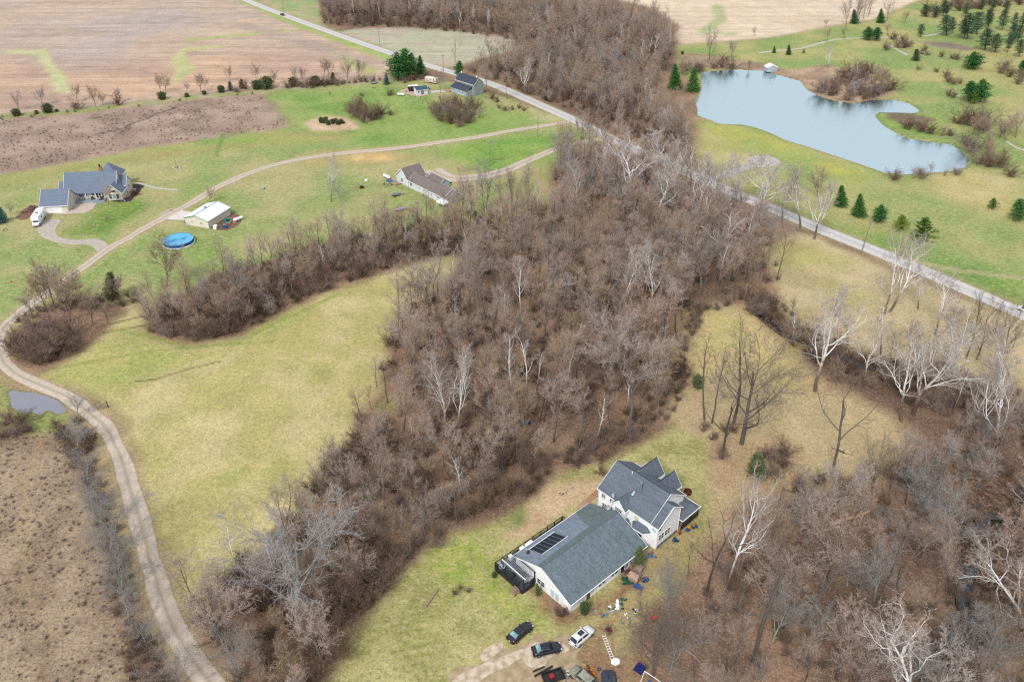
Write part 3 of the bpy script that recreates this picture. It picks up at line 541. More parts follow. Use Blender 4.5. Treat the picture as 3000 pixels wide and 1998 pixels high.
# ---------------------------------------------------------------- water
wm, n, p = new_mat('pond water')
tc = node(n, 'ShaderNodeTexCoord'); nz = node(n, 'ShaderNodeTexNoise'); nz.inputs['Scale'].default_value = .9; nz.inputs['Detail'].default_value = 3; n.links.new(tc.outputs['Object'], nz.inputs[0])
p.inputs['Base Color'].default_value = K(18,104,106); p.inputs['Roughness'].default_value = .19; p.inputs['IOR'].default_value = 13.0; p.inputs['Specular Tint'].default_value = (.86, .97, 1, 1)
b = node(n, 'ShaderNodeBump'); b.inputs['Strength'].default_value = .35; b.inputs['Distance'].default_value = .12; n.links.new(nz.outputs['Fac'], b.inputs['Height']); n.links.new(b.outputs[0], p.inputs['Normal'])
cm, n, p = new_mat('muddy water'); p.inputs['Base Color'].default_value = K(70,70,70); p.inputs['Roughness'].default_value = .12; p.inputs['IOR'].default_value = 1.45
def water(name, pts, m, z, grow):
    P = [Vector(q) for q in pts]; c = sum(P, Vector((0, 0)))/len(P); b = MB(); b.poly([(*(q+(q-c).normalized()*grow), z) for q in P]); return tag(b.build(name, m), kind='structure')
water('pond', [tuple(q) for q in pond_w], wm, -.30, 0.8)
um, n, p = new_mat('puddle water'); p.inputs['Base Color'].default_value = K(128,128,140); p.inputs['Roughness'].default_value = .15; p.inputs['IOR'].default_value = 2.4
water('puddle', [tuple(q) for q in puddle_w], um, -.12, 1.0)
strip('creek', creek_w, 1.5, cm, z=-1.45, world=True, jit=.7); strip('creek', creek2_w, 1.9, cm, z=-1.45, world=True, jit=.8)
# ================================================================ TREES
def veg_mat(name, stops, rough=.9, obj_mix=.35, sc=.6, zfade=None):
    """colour drifts from tree to tree and from clump to clump"""
    m, n, p = new_mat(name); oi = node(n, 'ShaderNodeObjectInfo'); tc = node(n, 'ShaderNodeTexCoord')
    nz = node(n, 'ShaderNodeTexNoise'); nz.inputs['Scale'].default_value = sc; nz.inputs['Detail'].default_value = 3; n.links.new(tc.outputs['Object'], nz.inputs[0])
    ad = node(n, 'ShaderNodeMath', operation='MULTIPLY_ADD'); ad.inputs[1].default_value = .45; n.links.new(nz.outputs['Fac'], ad.inputs[0])
    mu = node(n, 'ShaderNodeMath', operation='MULTIPLY_ADD'); mu.inputs[1].default_value = .8; mu.inputs[2].default_value = -.12; n.links.new(oi.outputs['Random'], mu.inputs[0]); n.links.new(mu.outputs[0], ad.inputs[2])
    r = ramp(n, stops); n.links.new(ad.outputs[0], r.inputs[0]); n.links.new(r.outputs[0], p.inputs['Base Color'])
    p.inputs['Roughness'].default_value = rough; p.inputs['Specular IOR Level'].default_value = .15
    return m
V_TWIG = veg_mat('bare twigs', [(.0, K(208,200,198)), (.16, K(172,146,126)), (.32, K(210,190,178)), (.46, K(164,138,114)), (.58, K(200,190,186)), (.70, K(184,160,128)), (.84, K(206,174,154)), (1, K(216,208,204))])
V_BARK = veg_mat('grey brown bark', [(0, K(112,100,92)), (.5, K(142,132,124)), (1, K(98,86,76))], sc=1.5)
V_DTWIG = veg_mat('dark twigs', [(0, K(136,124,114)), (.5, K(154,140,124)), (1, K(122,110,100))])
V_DBARK = veg_mat('dark bark', [(0, K(104,96,88)), (.5, K(126,116,108)), (1, K(90,80,72))], sc=1.5)
V_STWIG = veg_mat('pale tan twigs', [(0, K(214,204,196)), (.5, K(190,172,158)), (1, K(224,216,210))])
V_LTWIG = veg_mat('lichen grey twigs', [(0, K(176,174,172)), (.5, K(154,148,142)), (1, K(186,182,180))])
V_LBARK = veg_mat('lichen grey bark', [(0, K(152,158,152)), (.5, K(174,176,170)), (1, K(126,124,114))], sc=1.2)
V_BRUSH = veg_mat('brown brush', [(0, K(148,126,112)), (.25, K(116,94,80)), (.45, K(164,146,138)), (.65, K(128,108,84)), (.82, K(158,128,112)), (1, K(178,158,150))])
V_RED = veg_mat('reddish brush', [(0, K(120,72,72)), (.5, K(142,92,86)), (1, K(100,60,60))])
def syc_bark():
    m, n, p = new_mat('white sycamore bark'); tc = node(n, 'ShaderNodeTexCoord'); sx = node(n, 'ShaderNodeSeparateXYZ'); n.links.new(tc.outputs['Object'], sx.inputs[0])
    nz = node(n, 'ShaderNodeTexNoise'); nz.inputs['Scale'].default_value = .9; nz.inputs['Detail'].default_value = 5; n.links.new(tc.outputs['Object'], nz.inputs[0])
    a = node(n, 'ShaderNodeMath', operation='MULTIPLY_ADD'); a.inputs[1].default_value = 9; n.links.new(nz.outputs['Fac'], a.inputs[0]); n.links.new(sx.outputs['Z'], a.inputs[2])
    mr = node(n, 'ShaderNodeMapRange'); mr.inputs[1].default_value = 8; mr.inputs[2].default_value = 16; n.links.new(a.outputs[0], mr.inputs[0])
    r = ramp(n, [(0, K(122,104,90)), (.4, K(190,178,166)), (.65, (.75,.735,.71,1))]); n.links.new(mr.outputs[0], r.inputs[0]); n.links.new(r.outputs[0], p.inputs['Base Color']); p.inputs['Roughness'].default_value = .8
    return m
V_SBARK = syc_bark()
V_PINE = veg_mat('pine needles', [(0, K(48,100,52)), (.4, K(78,134,64)), (.7, K(56,112,64)), (1, K(104,146,72))], sc=1.4)
V_DPINE = veg_mat('dark pine needles', [(0, K(62,90,72)), (.5, K(86,112,78)), (1, K(70,104,88))], sc=1.4)
V_YPINE = veg_mat('yellow green needles', [(0, K(92,128,50)), (.5, K(126,144,56)), (1, K(74,112,46))], sc=1.4)
V_CEDAR = veg_mat('cedar foliage', [(0, K(84,104,70)), (.5, K(116,126,84)), (1, K(76,92,66))], sc=1.2)
V_SPRUCE = veg_mat('blue spruce needles', [(0, K(60,104,104)), (.5, K(92,130,124)), (1, K(56,98,92))], sc=1.4)

def unit(v): return v/(np.linalg.norm(v)+1e-9)
def perp(d, rg):
    a = np.cross(d, rg.normal(size=3)); return unit(a)
class Wood:
    """a growing skeleton: tubes for limbs, single slim blades for the finest twigs"""
    def __init__(s, seed): s.rg = np.random.default_rng(seed); s.V = [[], []]; s.F4 = [[], []]; s.F3 = [[], []]; s.n = [0, 0]
    def tube(s, k, P, Rr, n):
        P = np.array(P); m = len(P); D = np.gradient(P, axis=0); ang = np.arange(n)*2*np.pi/n; ref = np.array([.31, .53, .79]); out = []
        for i in range(m):
            d = unit(D[i]); a = unit(np.cross(d, ref)); b = np.cross(d, a); out.append(P[i]+Rr[i]*(np.cos(ang)[:, None]*a+np.sin(ang)[:, None]*b))
        base = s.n[k]; s.V[k].append(np.concatenate(out)); I = np.arange(n); J = (I+1) % n
        for i in range(m-1): s.F4[k].append(np.stack([base+i*n+I, base+i*n+J, base+(i+1)*n+J, base+(i+1)*n+I], 1))
        s.n[k] += m*n
    def blade(s, p, q, w_):
        a = perp(q-p, s.rg)*w_; base = s.n[1]; s.V[1].append(np.array([p-a, p+a, q])); s.F3[1].append([[base, base+1, base+2]]); s.n[1] += 3
    def branch(s, p, d, L, r, lv, S):
        rg = s.rg; ns = S['ns'][lv]; wv = S['wave'][lv]; up = S['up'][lv]; P = [p]; D = []
        for i in range(ns):
            d = unit(d+rg.normal(size=3)*wv+np.array([0, 0, up])); D.append(d); P.append(P[-1]+d*L/ns)
        last = lv == S['max']
        if last:
            s.blade(P[0], P[-1] if ns == 1 else P[ns//2+1 if ns > 2 else 1], r*1.0)
            if ns > 1: s.blade(P[1], P[-1], r*.8)
        else:
            tip = r*(S['tip'][lv]); Rr = np.linspace(r, tip, ns+1); s.tube(0 if lv <= S['tl'] else 1, P, Rr, S['sides'][lv])
        if lv < S['max']:
            nc = S['nc'][lv]; t0 = S['t0'][lv]
            for j in range(nc):
                t = t0+(1-t0)*((j+rg.uniform(0, .9))/nc); fi = t*ns; i = min(int(fi), ns-1); q = P[i]+(P[i+1]-P[i])*(fi-i)
                an = math.radians(rg.uniform(*S['ang'][lv])); a = perp(D[i], rg)
                if lv == 0:
                    th = j*2.4+rg.uniform(-.4, .4); a = np.array([math.cos(th), math.sin(th), 0.]); 
                nd = unit(D[i]*math.cos(an)+a*math.sin(an)); ln = L*S['len'][lv]*(1-S['fall'][lv]*(t-t0)/(1-t0+1e-6))*rg.uniform(.75, 1.2)
                if lv == 0: ln = S['spread']*(1-S['fall'][0]*(t-t0)/(1-t0))*rg.uniform(.8, 1.15)
                s.branch(q, nd, ln, max((r*(1-t)+r*S['tip'][lv]*t)*S['rr'][lv], S['rmin']), lv+1, S)
    def meshes(s, name, mats):
        out = []
        for k in (0, 1):
            if not s.V[k]: out.append(None); continue
            Fs = []
            if s.F4[k]: Fs.append(np.concatenate(s.F4[k]))
            if s.F3[k]: Fs.append(np.concatenate([np.array(f) for f in s.F3[k]]))
            out.append((np.concatenate(s.V[k]), Fs))
        return out
def style(kind, h):
    if kind == 'forest':     # tall trunk, ascending limbs, fine haze of twigs on top
        return dict(ns=[7,5,4,3,1], wave=[.05,.13,.16,.2,0], up=[.04,.14,.10,.08,0], nc=[10,7,8,8], t0=[.40,.25,.2,.1], ang=[(28,50),(25,50),(25,55),(20,60)], len=[0,.52,.5,.55], fall=[.45,.35,.3,.3], tip=[.22,.3,.35,.4,.3], sides=[7,5,4,3,3], rr=[.5,.55,.55,.6], rmin=.012, max=4, tl=1, spread=h*.37, r=h*.012)
    if kind == 'broad':      # open grown, forked low, wide fan
        return dict(ns=[5,6,5,3,1], wave=[.05,.10,.14,.18,0], up=[.03,.10,.07,.05,0], nc=[10,9,8,8], t0=[.22,.2,.15,.1], ang=[(22,52),(22,48),(25,55),(20,60)], len=[0,.45,.48,.5], fall=[.25,.4,.3,.3], tip=[.4,.2,.3,.4,.3], sides=[8,6,4,3,3], rr=[.52,.5,.5,.6], rmin=.013, max=4, tl=1, spread=h*.58, r=h*.0135)
    if kind == 'syc':        # pale, sinuous, heavy limbs
        return dict(ns=[8,8,6,4,3,1], wave=[.10,.22,.28,.3,.25,0], up=[.05,.14,.10,.06,.05,0], nc=[11,7,6,4,4], t0=[.26,.22,.15,.1,.1], ang=[(16,46),(24,50),(28,58),(25,65),(25,60)], len=[0,.46,.5,.5,.5], fall=[.42,.4,.3,.3,.3], tip=[.22,.22,.25,.3,.3,.3], sides=[8,6,4,3,3,3], rr=[.58,.6,.6,.6,.6], rmin=.019, max=5, tl=2, spread=h*.52, r=h*.0145)
    if kind == 'slim':       # thin pole with a small loose head
        return dict(ns=[8,5,4,3,1], wave=[.06,.16,.2,.2,0], up=[.05,.16,.08,.06,0], nc=[8,5,5,5], t0=[.5,.25,.2,.1], ang=[(25,45),(25,50),(25,55),(20,60)], len=[0,.5,.5,.5], fall=[.4,.35,.3,.3], tip=[.25,.25,.35,.4,.3], sides=[7,5,4,3,3], rr=[.5,.55,.55,.6], rmin=.014, max=4, tl=1, spread=h*.22, r=h*.011)
    if kind == 'snag':       # few crooked limbs, nearly no twigs
        return dict(ns=[7,7,5,3,1], wave=[.06,.2,.3,.3,0], up=[.03,.12,.05,.02,0], nc=[5,5,5,4], t0=[.35,.3,.2,.1], ang=[(35,65),(30,60),(30,60),(25,65)], len=[0,.42,.45,.4], fall=[.2,.3,.3,.3], tip=[.5,.3,.3,.3,.3], sides=[8,6,4,3,3], rr=[.6,.5,.5,.5], rmin=.014, max=4, tl=2, spread=h*.5, r=h*.0145)
def bare(kind, h, seed):
    S = style(kind, h); W = Wood(seed); d = unit(np.array([W.rg.normal()*.04, W.rg.normal()*.04, 1.])); W.branch(np.array([0., 0., -.2]), d, h*(.86 if kind != 'broad' else .62), S['r'], 0, S); return W
def shrubW(h, wd, seed, n=17, lean=(8, 66), sub=(7, 6)):
    W = Wood(seed); rg = W.rg
    S = dict(ns=[3,3,2,1], wave=[.12,.2,.25,0], up=[.06,.05,.0,0], nc=[sub[0],sub[1],6], t0=[.2,.15,.1], ang=[(20,50),(25,60),(20,70)], len=[.5,.5,.5], fall=[.3,.3,.3], tip=[.4,.4,.4,.3], sides=[4,3,3,3], rr=[.6,.6,.6], rmin=.012, max=3, tl=0, spread=1, r=.05)
    for i in range(n):
        an = math.radians(rg.uniform(*lean)) if i else 0; th = rg.uniform(0, 6.28); d = np.array([math.sin(an)*math.cos(th), math.sin(an)*math.sin(th), math.cos(an)])
        L = h/max(math.cos(an), .45)*rg.uniform(.35, 1.15) if an < .9 else wd*.5*rg.uniform(.5, 1.25); q = np.array([rg.normal()*.25*wd*.3, rg.normal()*.25*wd*.3, 0.])
        S['nc'][0] = sub[0]; s_ = dict(S); s_['spread'] = L*.5; W.branch2 = None
        # stems start at level 0 but their side shoots use the generic rule
        W.branch(q, d, L, rg.uniform(.03, .055), 0, s_)
    return W
def evergreen(kind, h, seed):
    """trunk, whorled boughs, and sprays of needles along every bough"""
    rg = np.random.default_rng(seed); W = Wood(seed); W.tube(0, [np.array([0, 0, -.2]), np.array([0, 0, h*.5]), np.array([0, 0, h*.97])], [h*.018, h*.012, .03], 7)
    V = []; F = []
    if kind == 'cone': r0, z0, step, pw = h*.27, h*.06, .55, .85
    elif kind == 'pine': r0, z0, step, pw = h*.33, h*.14, .8, .55
    elif kind == 'tallpine': r0, z0, step, pw = h*.36, h*.24, 1.2, .55
    elif kind == 'column': r0, z0, step, pw = h*.17, h*.02, .3, .6
    elif kind == 'ball': r0, z0, step, pw = h*.55, h*.02, .3, .0
    z = z0; base = 0
    while z < h*.97:
        t = (z-z0)/(h-z0)
        R = r0*((1-t)**pw) if kind != 'ball' else r0*math.sqrt(max(.05, 1-(2*t-.8)**2/1.5))*rg.uniform(.6, 1.1)
        if kind in ('pine', 'tallpine'): R *= rg.uniform(.5, 1.15)*(min(1, .5+t*3))
        nb = max(4, int(5+R*2.2)) if kind != 'tallpine' else 5; th0 = rg.uniform(0, 6.28)
        for j in range(nb):
            th = th0+j*6.283/nb+rg.normal()*.15; Rb = R*rg.uniform(.72, 1.12); dz = (.12 if kind in ('pine', 'tallpine') else -.12)*Rb+rg.normal()*.1
            p = np.array([0, 0, z]); q = np.array([Rb*math.cos(th), Rb*math.sin(th), z+dz+(.25*Rb if kind in ('column', 'ball') else 0)])
            W.tube(1, [p, q], [.04, .015], 3)
            n = int(8+Rb*11) if kind != 'tallpine' else int(14+Rb*20)
            for k in range(n):
                s_ = rg.uniform(.18, 1.03); c = p+(q-p)*s_; sp = (.16+.2*(1-abs(s_-.6))*min(1, Rb))*(1.5 if kind == 'tallpine' else 1); c = c+rg.normal(size=3)*np.array([sp, sp, sp*.5])
                a = rg.normal(size=3); a[2] *= .5; a = unit(a+.6*unit(q-p)); b_ = unit(np.cross(a, rg.normal(size=3))); L = rg.uniform(.22, .42)*(1 if kind != 'column' else .7); wd = L*.3
                V += [c-a*L*.4-b_*wd*.4, c-a*L*.4+b_*wd*.4, c+a*L*.3+b_*wd, c+a*L, c+a*L*.3-b_*wd]; F.append([base, base+1, base+2, base+3, base+4]); base += 5
        z += step*rg.uniform(.8, 1.2)*(.7+.5*(1-t))
    cw = np.concatenate(W.V[1]) if W.V[1] else np.zeros((0, 3)); nb_ = len(cw)
    Fs = [np.concatenate(W.F4[1])] if W.F4[1] else []
    return (np.concatenate(W.V[0]), [np.concatenate(W.F4[0])]), (np.concatenate([cw, np.array(V)]), Fs+[np.array(F)+nb_])
PROTO = {}
def proto(key, parts, mats, h):
    t, c = parts; ms = []
    for nm, q, m in (('trunk', t, mats[0]), ('crown', c, mats[1])):
        ms.append(fast_mesh(nm, q[0], q[1], [m]))
    PROTO[key] = (ms, h)
def protoW(key, W, mats, h): a = W.meshes('', None); proto(key, a, mats, h)
for i in range(7): protoW('forest%d' % i, bare('forest', 18, 100+i), (V_BARK, V_TWIG), 18)
for i in range(3): protoW('broad%d' % i, bare('broad', 17, 200+i), (V_DBARK, V_DTWIG), 17)
for i in range(2): protoW('grey%d' % i, bare('broad', 16, 230+i), (V_LBARK, V_LTWIG), 16)
for i in range(4): protoW('syc%d' % i, bare('syc', 22, 300+i), (V_SBARK, V_STWIG), 22)
for i in range(2): protoW('slim%d' % i, bare('slim', 20, 400+i), (V_SBARK, V_STWIG), 20)
for i in range(2): protoW('dslim%d' % i, bare('slim', 20, 420+i), (V_DBARK, V_DTWIG), 20)
for i in range(2): protoW('snag%d' % i, bare('snag', 16, 500+i), (V_DBARK, V_DTWIG), 16)
for i in range(3): protoW('small%d' % i, bare('broad', 8, 600+i), (V_BARK, V_TWIG), 8)
for i in range(4): protoW('shrub%d' % i, shrubW(3.0, 4.5, 700+i), (V_BRUSH, V_BRUSH), 3.0)
for i in range(2): protoW('red%d' % i, shrubW(2.2, 3.0, 720+i, n=14), (V_RED, V_RED), 2.2)
for i in range(2): protoW('sapling%d' % i, shrubW(5.5, 3.0, 740+i, n=7, lean=(3, 24), sub=(9, 7)), (V_BARK, V_TWIG), 5.5)
for k, h, m in (('cone', 12, V_PINE), ('pine', 10, V_PINE), ('tallpine', 14, V_DPINE), ('column', 8, V_CEDAR), ('ball', 4, V_CEDAR)):
    for i in range(2): proto('%s%d' % (k, i), evergreen(k, h, 800+i+len(PROTO)), (V_DBARK, m), h)
proto('ypine0', evergreen('pine', 7, 900), (V_DBARK, V_YPINE), 7); proto('bspruce0', evergreen('cone', 6, 901), (V_DBARK, V_SPRUCE), 6)

NAMES = {'forest': 'bare_tree', 'broad': 'bare_tree', 'grey': 'bare_tree', 'syc': 'sycamore_tree', 'slim': 'sycamore_tree', 'dslim': 'bare_tree', 'snag': 'bare_tree', 'small': 'bare_tree', 'shrub': 'brown_shrub', 'red': 'red_shrub', 'sapling': 'sapling',
         'cone': 'spruce_tree', 'pine': 'pine_tree', 'tallpine': 'pine_tree', 'column': 'cedar_tree', 'ball': 'round_evergreen', 'ypine': 'pine_tree', 'bspruce': 'spruce_tree'}
def kindof(key): return key.rstrip('0123456789')
def plant(key, loc, h, label, group=None, lean=0.0, wide=1.0, rz=None, cat=None, z=0.0):
    (tm, cm_), h0 = PROTO[key]; k = kindof(key); s = h/h0
    o = bpy.data.objects.new(NAMES[k], None); COL.objects.link(o); o.location = (loc[0], loc[1], z)
    a = random.uniform(0, 6.283) if rz is None else rz
    m = Matrix.Rotation(lean, 4, 'Y') @ Matrix.Rotation(a, 4, 'Z'); o.rotation_euler = m.to_euler(); o.scale = (s*wide, s*wide, s)
    for nm, me_ in (('stem' if k in ('shrub', 'red', 'sapling') else 'trunk', tm), ('twigs' if k in ('shrub', 'red') else 'crown', cm_)):
        c = bpy.data.objects.new(nm, me_); COL.objects.link(c); c.parent = o
    tag(o, label, cat or ('shrub' if k in ('shrub', 'red', 'ball') else 'tree'), group); return o
def seen(key, bx, by, tx, ty, label, group=None, wide=1.0, cap=30, **kw):
    b, h, dx = rise(bx, by, tx, ty, cap); return plant(key, b, h, label, group, lean=math.atan2(dx, h)*.8, wide=wide, **kw)
HAND = []   # spots already taken by hand-placed trees
def S_(*a, **k):
    if a[0][:3] == 'syc' and 420 < a[2] < 780 and a[1] > 1650: a = a[:4]+(a[4]-20,)+a[5:]; k['wide'] = k.get('wide', 1)*1.15
    o = seen(*a, **k); HAND.append((o.location.x, o.location.y)); return o
G1 = 'white barked sycamores along the creek and road'
S_('syc0', 2387,1146,2392,860, 'white barked sycamore with a dark lower trunk alone in the leafy clearing', G1, wide=1.15)
S_('syc1', 2675,1214,2695,885, 'largest spreading white sycamore, over the creek at the right', G1, wide=1.05)
S_('syc2', 2640,1235,2600,960, 'white sycamore tilting left beside the largest sycamore', G1, wide=.9)
S_('syc3', 2531,1133,2548,925, 'slender white sycamore between the clearing sycamore and the largest one', G1, wide=.8)
S_('syc1', 2592,920,2622,705, 'white sycamore whose top crosses in front of the road, left of its leaning twin', G1, wide=.8)
S_('syc3', 2605,915,2725,700, 'white sycamore leaning right across the road above the creek', G1, wide=1.0)
S_('syc2', 2690,905,2712,790, 'short white sycamore below the leaning road sycamore', G1, wide=1.0)
S_('syc0', 2918,1345,2905,1050, 'crooked white sycamore near the right edge above the fallen limbs', G1, wide=.9)
S_('syc3', 2106,770,2128,640, 'white sycamore rising from the dark thicket above the round tan clearing', G1, wide=1.3)
S_('syc1', 1803,925,1805,745, 'white sycamore with a forked top in the middle of the wood', G1, wide=1.1)
S_('syc2', 1913,915,1930,725, 'tangled white sycamore right of the forked one in the wood', G1, wide=1.1)
S_('syc0', 1985,885,2000,740, 'small white sycamore at the left rim of the clearing', G1, wide=1.1)
S_('syc3', 1837,597,1838,435, 'broad white sycamore below the road where the second driveway joins', G1, wide=1.3)
S_('syc0', 1990,615,1980,480, 'white sycamore right of the second driveway mouth', G1, wide=1.1)
S_('syc1', 2085,620,2088,462, 'white sycamore by the road left of the gravel turnaround', G1, wide=1.1)
S_('syc2', 2170,600,2172,470, 'white sycamore at the foot of the turnaround drive', G1, wide=1.0)
S_('syc3', 2228,605,2252,470, 'white sycamore by the road right of the turnaround drive', G1, wide=1.1)
S_('syc0', 2345,668,2333,503, 'roadside white sycamore with a bent brown trunk base', G1, wide=.9)
S_('syc2', 1535,278,1533,175, 'round headed white sycamore across the road from the two storey house', G1, wide=1.2)
S_('syc1', 1743,210,1742,130, 'white sycamore deep in the far wood', G1); S_('syc0', 1843,282,1852,205, 'white sycamore near the right rim of the far wood', G1, wide=.8)
S_('syc3', 1900,278,1905,212, 'white sycamore near the pair of green spruces', G1, wide=.9); S_('syc2', 1822,292,1815,230, 'small white sycamore on the right slope of the far wood', G1)
S_('syc0', 1238,48,1236,-20, 'white sycamore at the top edge behind the small pale field', G1, wide=1.3); S_('syc1', 1166,40,1165,-20, 'white sycamore at the top edge, left of its twin', G1, wide=1.2)
S_('syc3', 1690,80,1695,15, 'white sycamore at the back of the far wood', G1, wide=1.2); S_('syc2', 1610,90,1612,20, 'white sycamore at the back centre of the far wood', G1, wide=1.2)
S_('syc1', 2000,430,1990,330, 'pale sycamore beside the road under the far wood', G1)
S_('syc0', 1925,380,1930,300, 'pale sycamore in the wood left of the pond', G1); S_('syc2', 1985,370,1985,290, 'pale sycamore at the pond side of the wood', G1)
S_('slim0', 1548,1215,1550,958, 'tall straight white birch-like trunk in the middle of the wood', G1, wide=.9); S_('slim1', 1493,1160,1480,955, 'slender forked pale trunk left of the straightest white one', G1, wide=1.0)
S_('syc0', 1340,1270,1361,1050, 'cream coloured sycamore, right one of the pair in the lower wood', G1, wide=.75); S_('syc2', 1314,1262,1290,1060, 'cream coloured sycamore, left one of the pair in the lower wood', G1, wide=.85)
S_('slim0', 1660,1120,1680,1000, 'pale tan trunk bent over in the wood above the blue junk', G1); S_('syc3', 2123,1744,2205,1400, 'tall cream sycamore leaning right beside the white house', G1, wide=.6)
S_('syc1', 3010,1870,2960,1650, 'bright white crooked branches over the creek at the right edge', G1, wide=1.2); S_('syc3', 2640,2120,2660,1870, 'pale upswept crown at the bottom edge, right of centre', G1, wide=1.3)
S_('syc1', 3040,1530,2850,1330, 'white trunk leaning far to the left over the log jam', G1, wide=.6); S_('syc2', 1505,690,1500,640, 'pale dead topped tree in the upper wood', G1)
S_('syc0', 970,590,965,460, 'pale leafless tree on the lawn left of the long brown roofed house', G1, wide=.8)
S_('grey0', 1720,395,1725,350, 'pale sapling by the end of the long driveway', G1)
S_('grey1', 1000,600,960,520, 'grey tree at the lawn edge below the long driveway', None)
for a, k, wd, l in (((2030,560,2020,430),'syc1',1.2,'big white sycamore at the road below the far wood'),((2215,650,2235,505),'syc0',1.25,'wide white sycamore crossing the road near the turnaround drive'),((2385,700,2390,560),'syc2',1.1,'white sycamore at the lower roadside before the tan field'),((1940,520,1935,400),'syc3',1.2,'white sycamore right of the second driveway mouth, upper one'),((2080,700,2075,560),'slim1',1.5,'pale forked trunk in the wood below the road sycamores'),((1700,640,1695,520),'syc0',1.0,'pale sycamore in the upper wood above the forked one'),((2740,980,2760,800),'syc3',1.0,'white sycamore in the tan field by the road'),((2140,640,2150,520),'syc2',1.0,'pale roadside sycamore behind the turnaround drive mouth, left of a forked one'),((2290,640,2300,520),'syc1',.9,'pale roadside sycamore nearest the round bare tree'),((2045,640,2040,490),'syc0',1.1,'wide white sycamore at the wood edge above the thicket'),((1760,560,1755,440),'syc2',1.0,'white sycamore at the wood edge below the driveway mouths'),((1930,660,1925,520),'syc3',1.1,'white sycamore in the upper wood below the road'),((2190,720,2200,600),'slim1',1.2,'pale slim trunk at the right corner of the upper wood'),
    ((2760,1110,2790,880),'syc0',1.2,'white sycamore over the creek right of the largest one'),((2480,1050,2490,900),'slim0',1.3,'pale slim tree on the creek bank behind the clearing sycamore'),((2580,1040,2590,880),'slim1',1.3,'pale slim tree on the far creek bank'),((2850,1260,2870,1060),'syc2',1.0,'white sycamore left of the crooked one near the right edge'),((2960,1120,2985,930),'syc1',1.0,'white sycamore at the right edge beyond the creek'),((2320,1010,2330,900),'slim0',1.2,'thin pale tree at the creek corner left of the clearing sycamore'),((2690,1500,2700,1330),'grey0',1.3,'pink grey broad crown in the lower right wood'),((2760,1640,2765,1480),'grey1',1.3,'large grey crown beside the creek bend'),((2560,1760,2570,1600),'grey0',1.2,'grey crown right of the rotting trunk'),((2800,1930,2790,1790),'grey1',1.2,'grey crown at the bottom right corner')):
    S_(k, *a, l, G1 if k[:3] in ('syc', 'sli') else 'grey crowns of the lower right wood', wide=wd)
G2 = 'dark bare trees around the clearing and the road'
S_('dslim0', 2064,1231,2078,955, 'dark slender tree at the left rim of the clearing', G2, wide=.9); S_('dslim1', 2085,1240,2120,1030, 'dark thin tree leaning right beside the slender one', G2)
S_('dslim0', 2149,1240,2158,960, 'dark tall trunk left of the great fan shaped tree', G2, wide=1.3); S_('broad0', 2172,1300,2245,962, 'great dark fan shaped tree in the clearing', G2, wide=1.25)
S_('snag0', 2115,1345,2150,1130, 'dark crooked tree leaning right below the fan shaped tree', G2, wide=.9); S_('snag1', 2437,1408,2455,1150, 'dark gnarled oak with bare crooked arms on the tan grass', G2, wide=1.0)
S_('broad1', 2555,1450,2580,1290, 'dark round tree beside a grey thicket below the gnarled oak', G2, wide=.9)
S_('dslim1', 2259,665,2285,580, 'dark thin roadside tree leaning right', G2); S_('snag0', 2293,672,2305,590, 'dark low tree by the road', G2)
S_('broad2', 2862,1053,2925,870, 'dark ascending tree near the road at the right', G2, wide=.9); S_('dslim0', 2830,1050,2865,850, 'dark slender tree leaning right near the road at the right', G2); S_('broad0', 2935,1060,2975,890, 'dark fan shaped tree at the right edge by the road', G2, wide=.9)
S_('dslim0', 2240,1195,2237,1080, 'short dark trunk between the clearing and the fan shaped tree', G2)
S_('snag1', 2212,1912,2262,1590, 'grey gnarled tree with arching limbs over a dark hollow', G2, wide=1.0); S_('snag0', 2070,1740,2120,1480, 'grey tree right of the white house', G2, wide=.7)
S_('dslim1', 2015,1690,2032,1580, 'small dark dead tree on the grass right of the white house', G2); S_('broad1', 1912,1985,1905,1760, 'bare forked tree beside the white car', G2, wide=.9)
S_('dslim0', 2270,1560,2310,1400, 'dark leaning tree behind the tall cream sycamore', G2); S_('forest1', 2450,1990,2480,1790, 'grey branching tree at the bottom edge', G2, wide=1.2)
S_('dslim1', 1793,1265,1770,1130, 'dark straight trunk at the lower edge of the wood', G2); S_('dslim0', 1580,1235,1600,1060, 'dark twin trunk beside the straightest white trunk', G2); S_('dslim1', 1592,1240,1610,1070, 'dark trunk right of the dark twin trunk', G2)
S_('forest2', 1843,1262,1850,945, 'large grey crowned tree at the rim of the wood above the white house', G2, wide=1.3); S_('forest3', 1930,1190,1950,990, 'pinkish tree at the right corner of the wood', G2, wide=1.0)
S_('grey0', 871,1812,850,1480, 'big lichen grey tree with a thick pale trunk in the lower left wood', 'lichen grey trees', wide=1.35)
for a in ((255,1421,240,1325),(323,1625,300,1470),(378,1812,360,1660),(531,2010,520,1900),(228,1216,222,1150),(232,1322,225,1225),(345,1720,330,1570),(430,1900,420,1790),(300,1540,290,1440),(270,1480,262,1390)):
    S_('grey%d' % (a[0] % 2), *a, '%s lichen grey tree in the hedge left of the gravel drive' % {255:'second from top', 323:'sixth', 378:'eighth', 531:'lowest', 228:'topmost', 232:'top right', 345:'seventh', 430:'ninth', 300:'fifth', 270:'fourth'}[a[0]], 'lichen grey hedge trees along the drive', wide=1.3)
S_('grey1', 700,1990,690,1850, 'lichen grey crown at the bottom edge right of the drive', 'lichen grey trees', wide=1.2)
S_('grey0', 1960,1800,1950,1640, 'pale grey crowned tree right of the parked white car', 'lichen grey trees', wide=1.0)
S_('small0', 205,940,190,780, 'leaning bare tree in the row by the bend of the drive', 'bare trees by the bend of the drive'); 
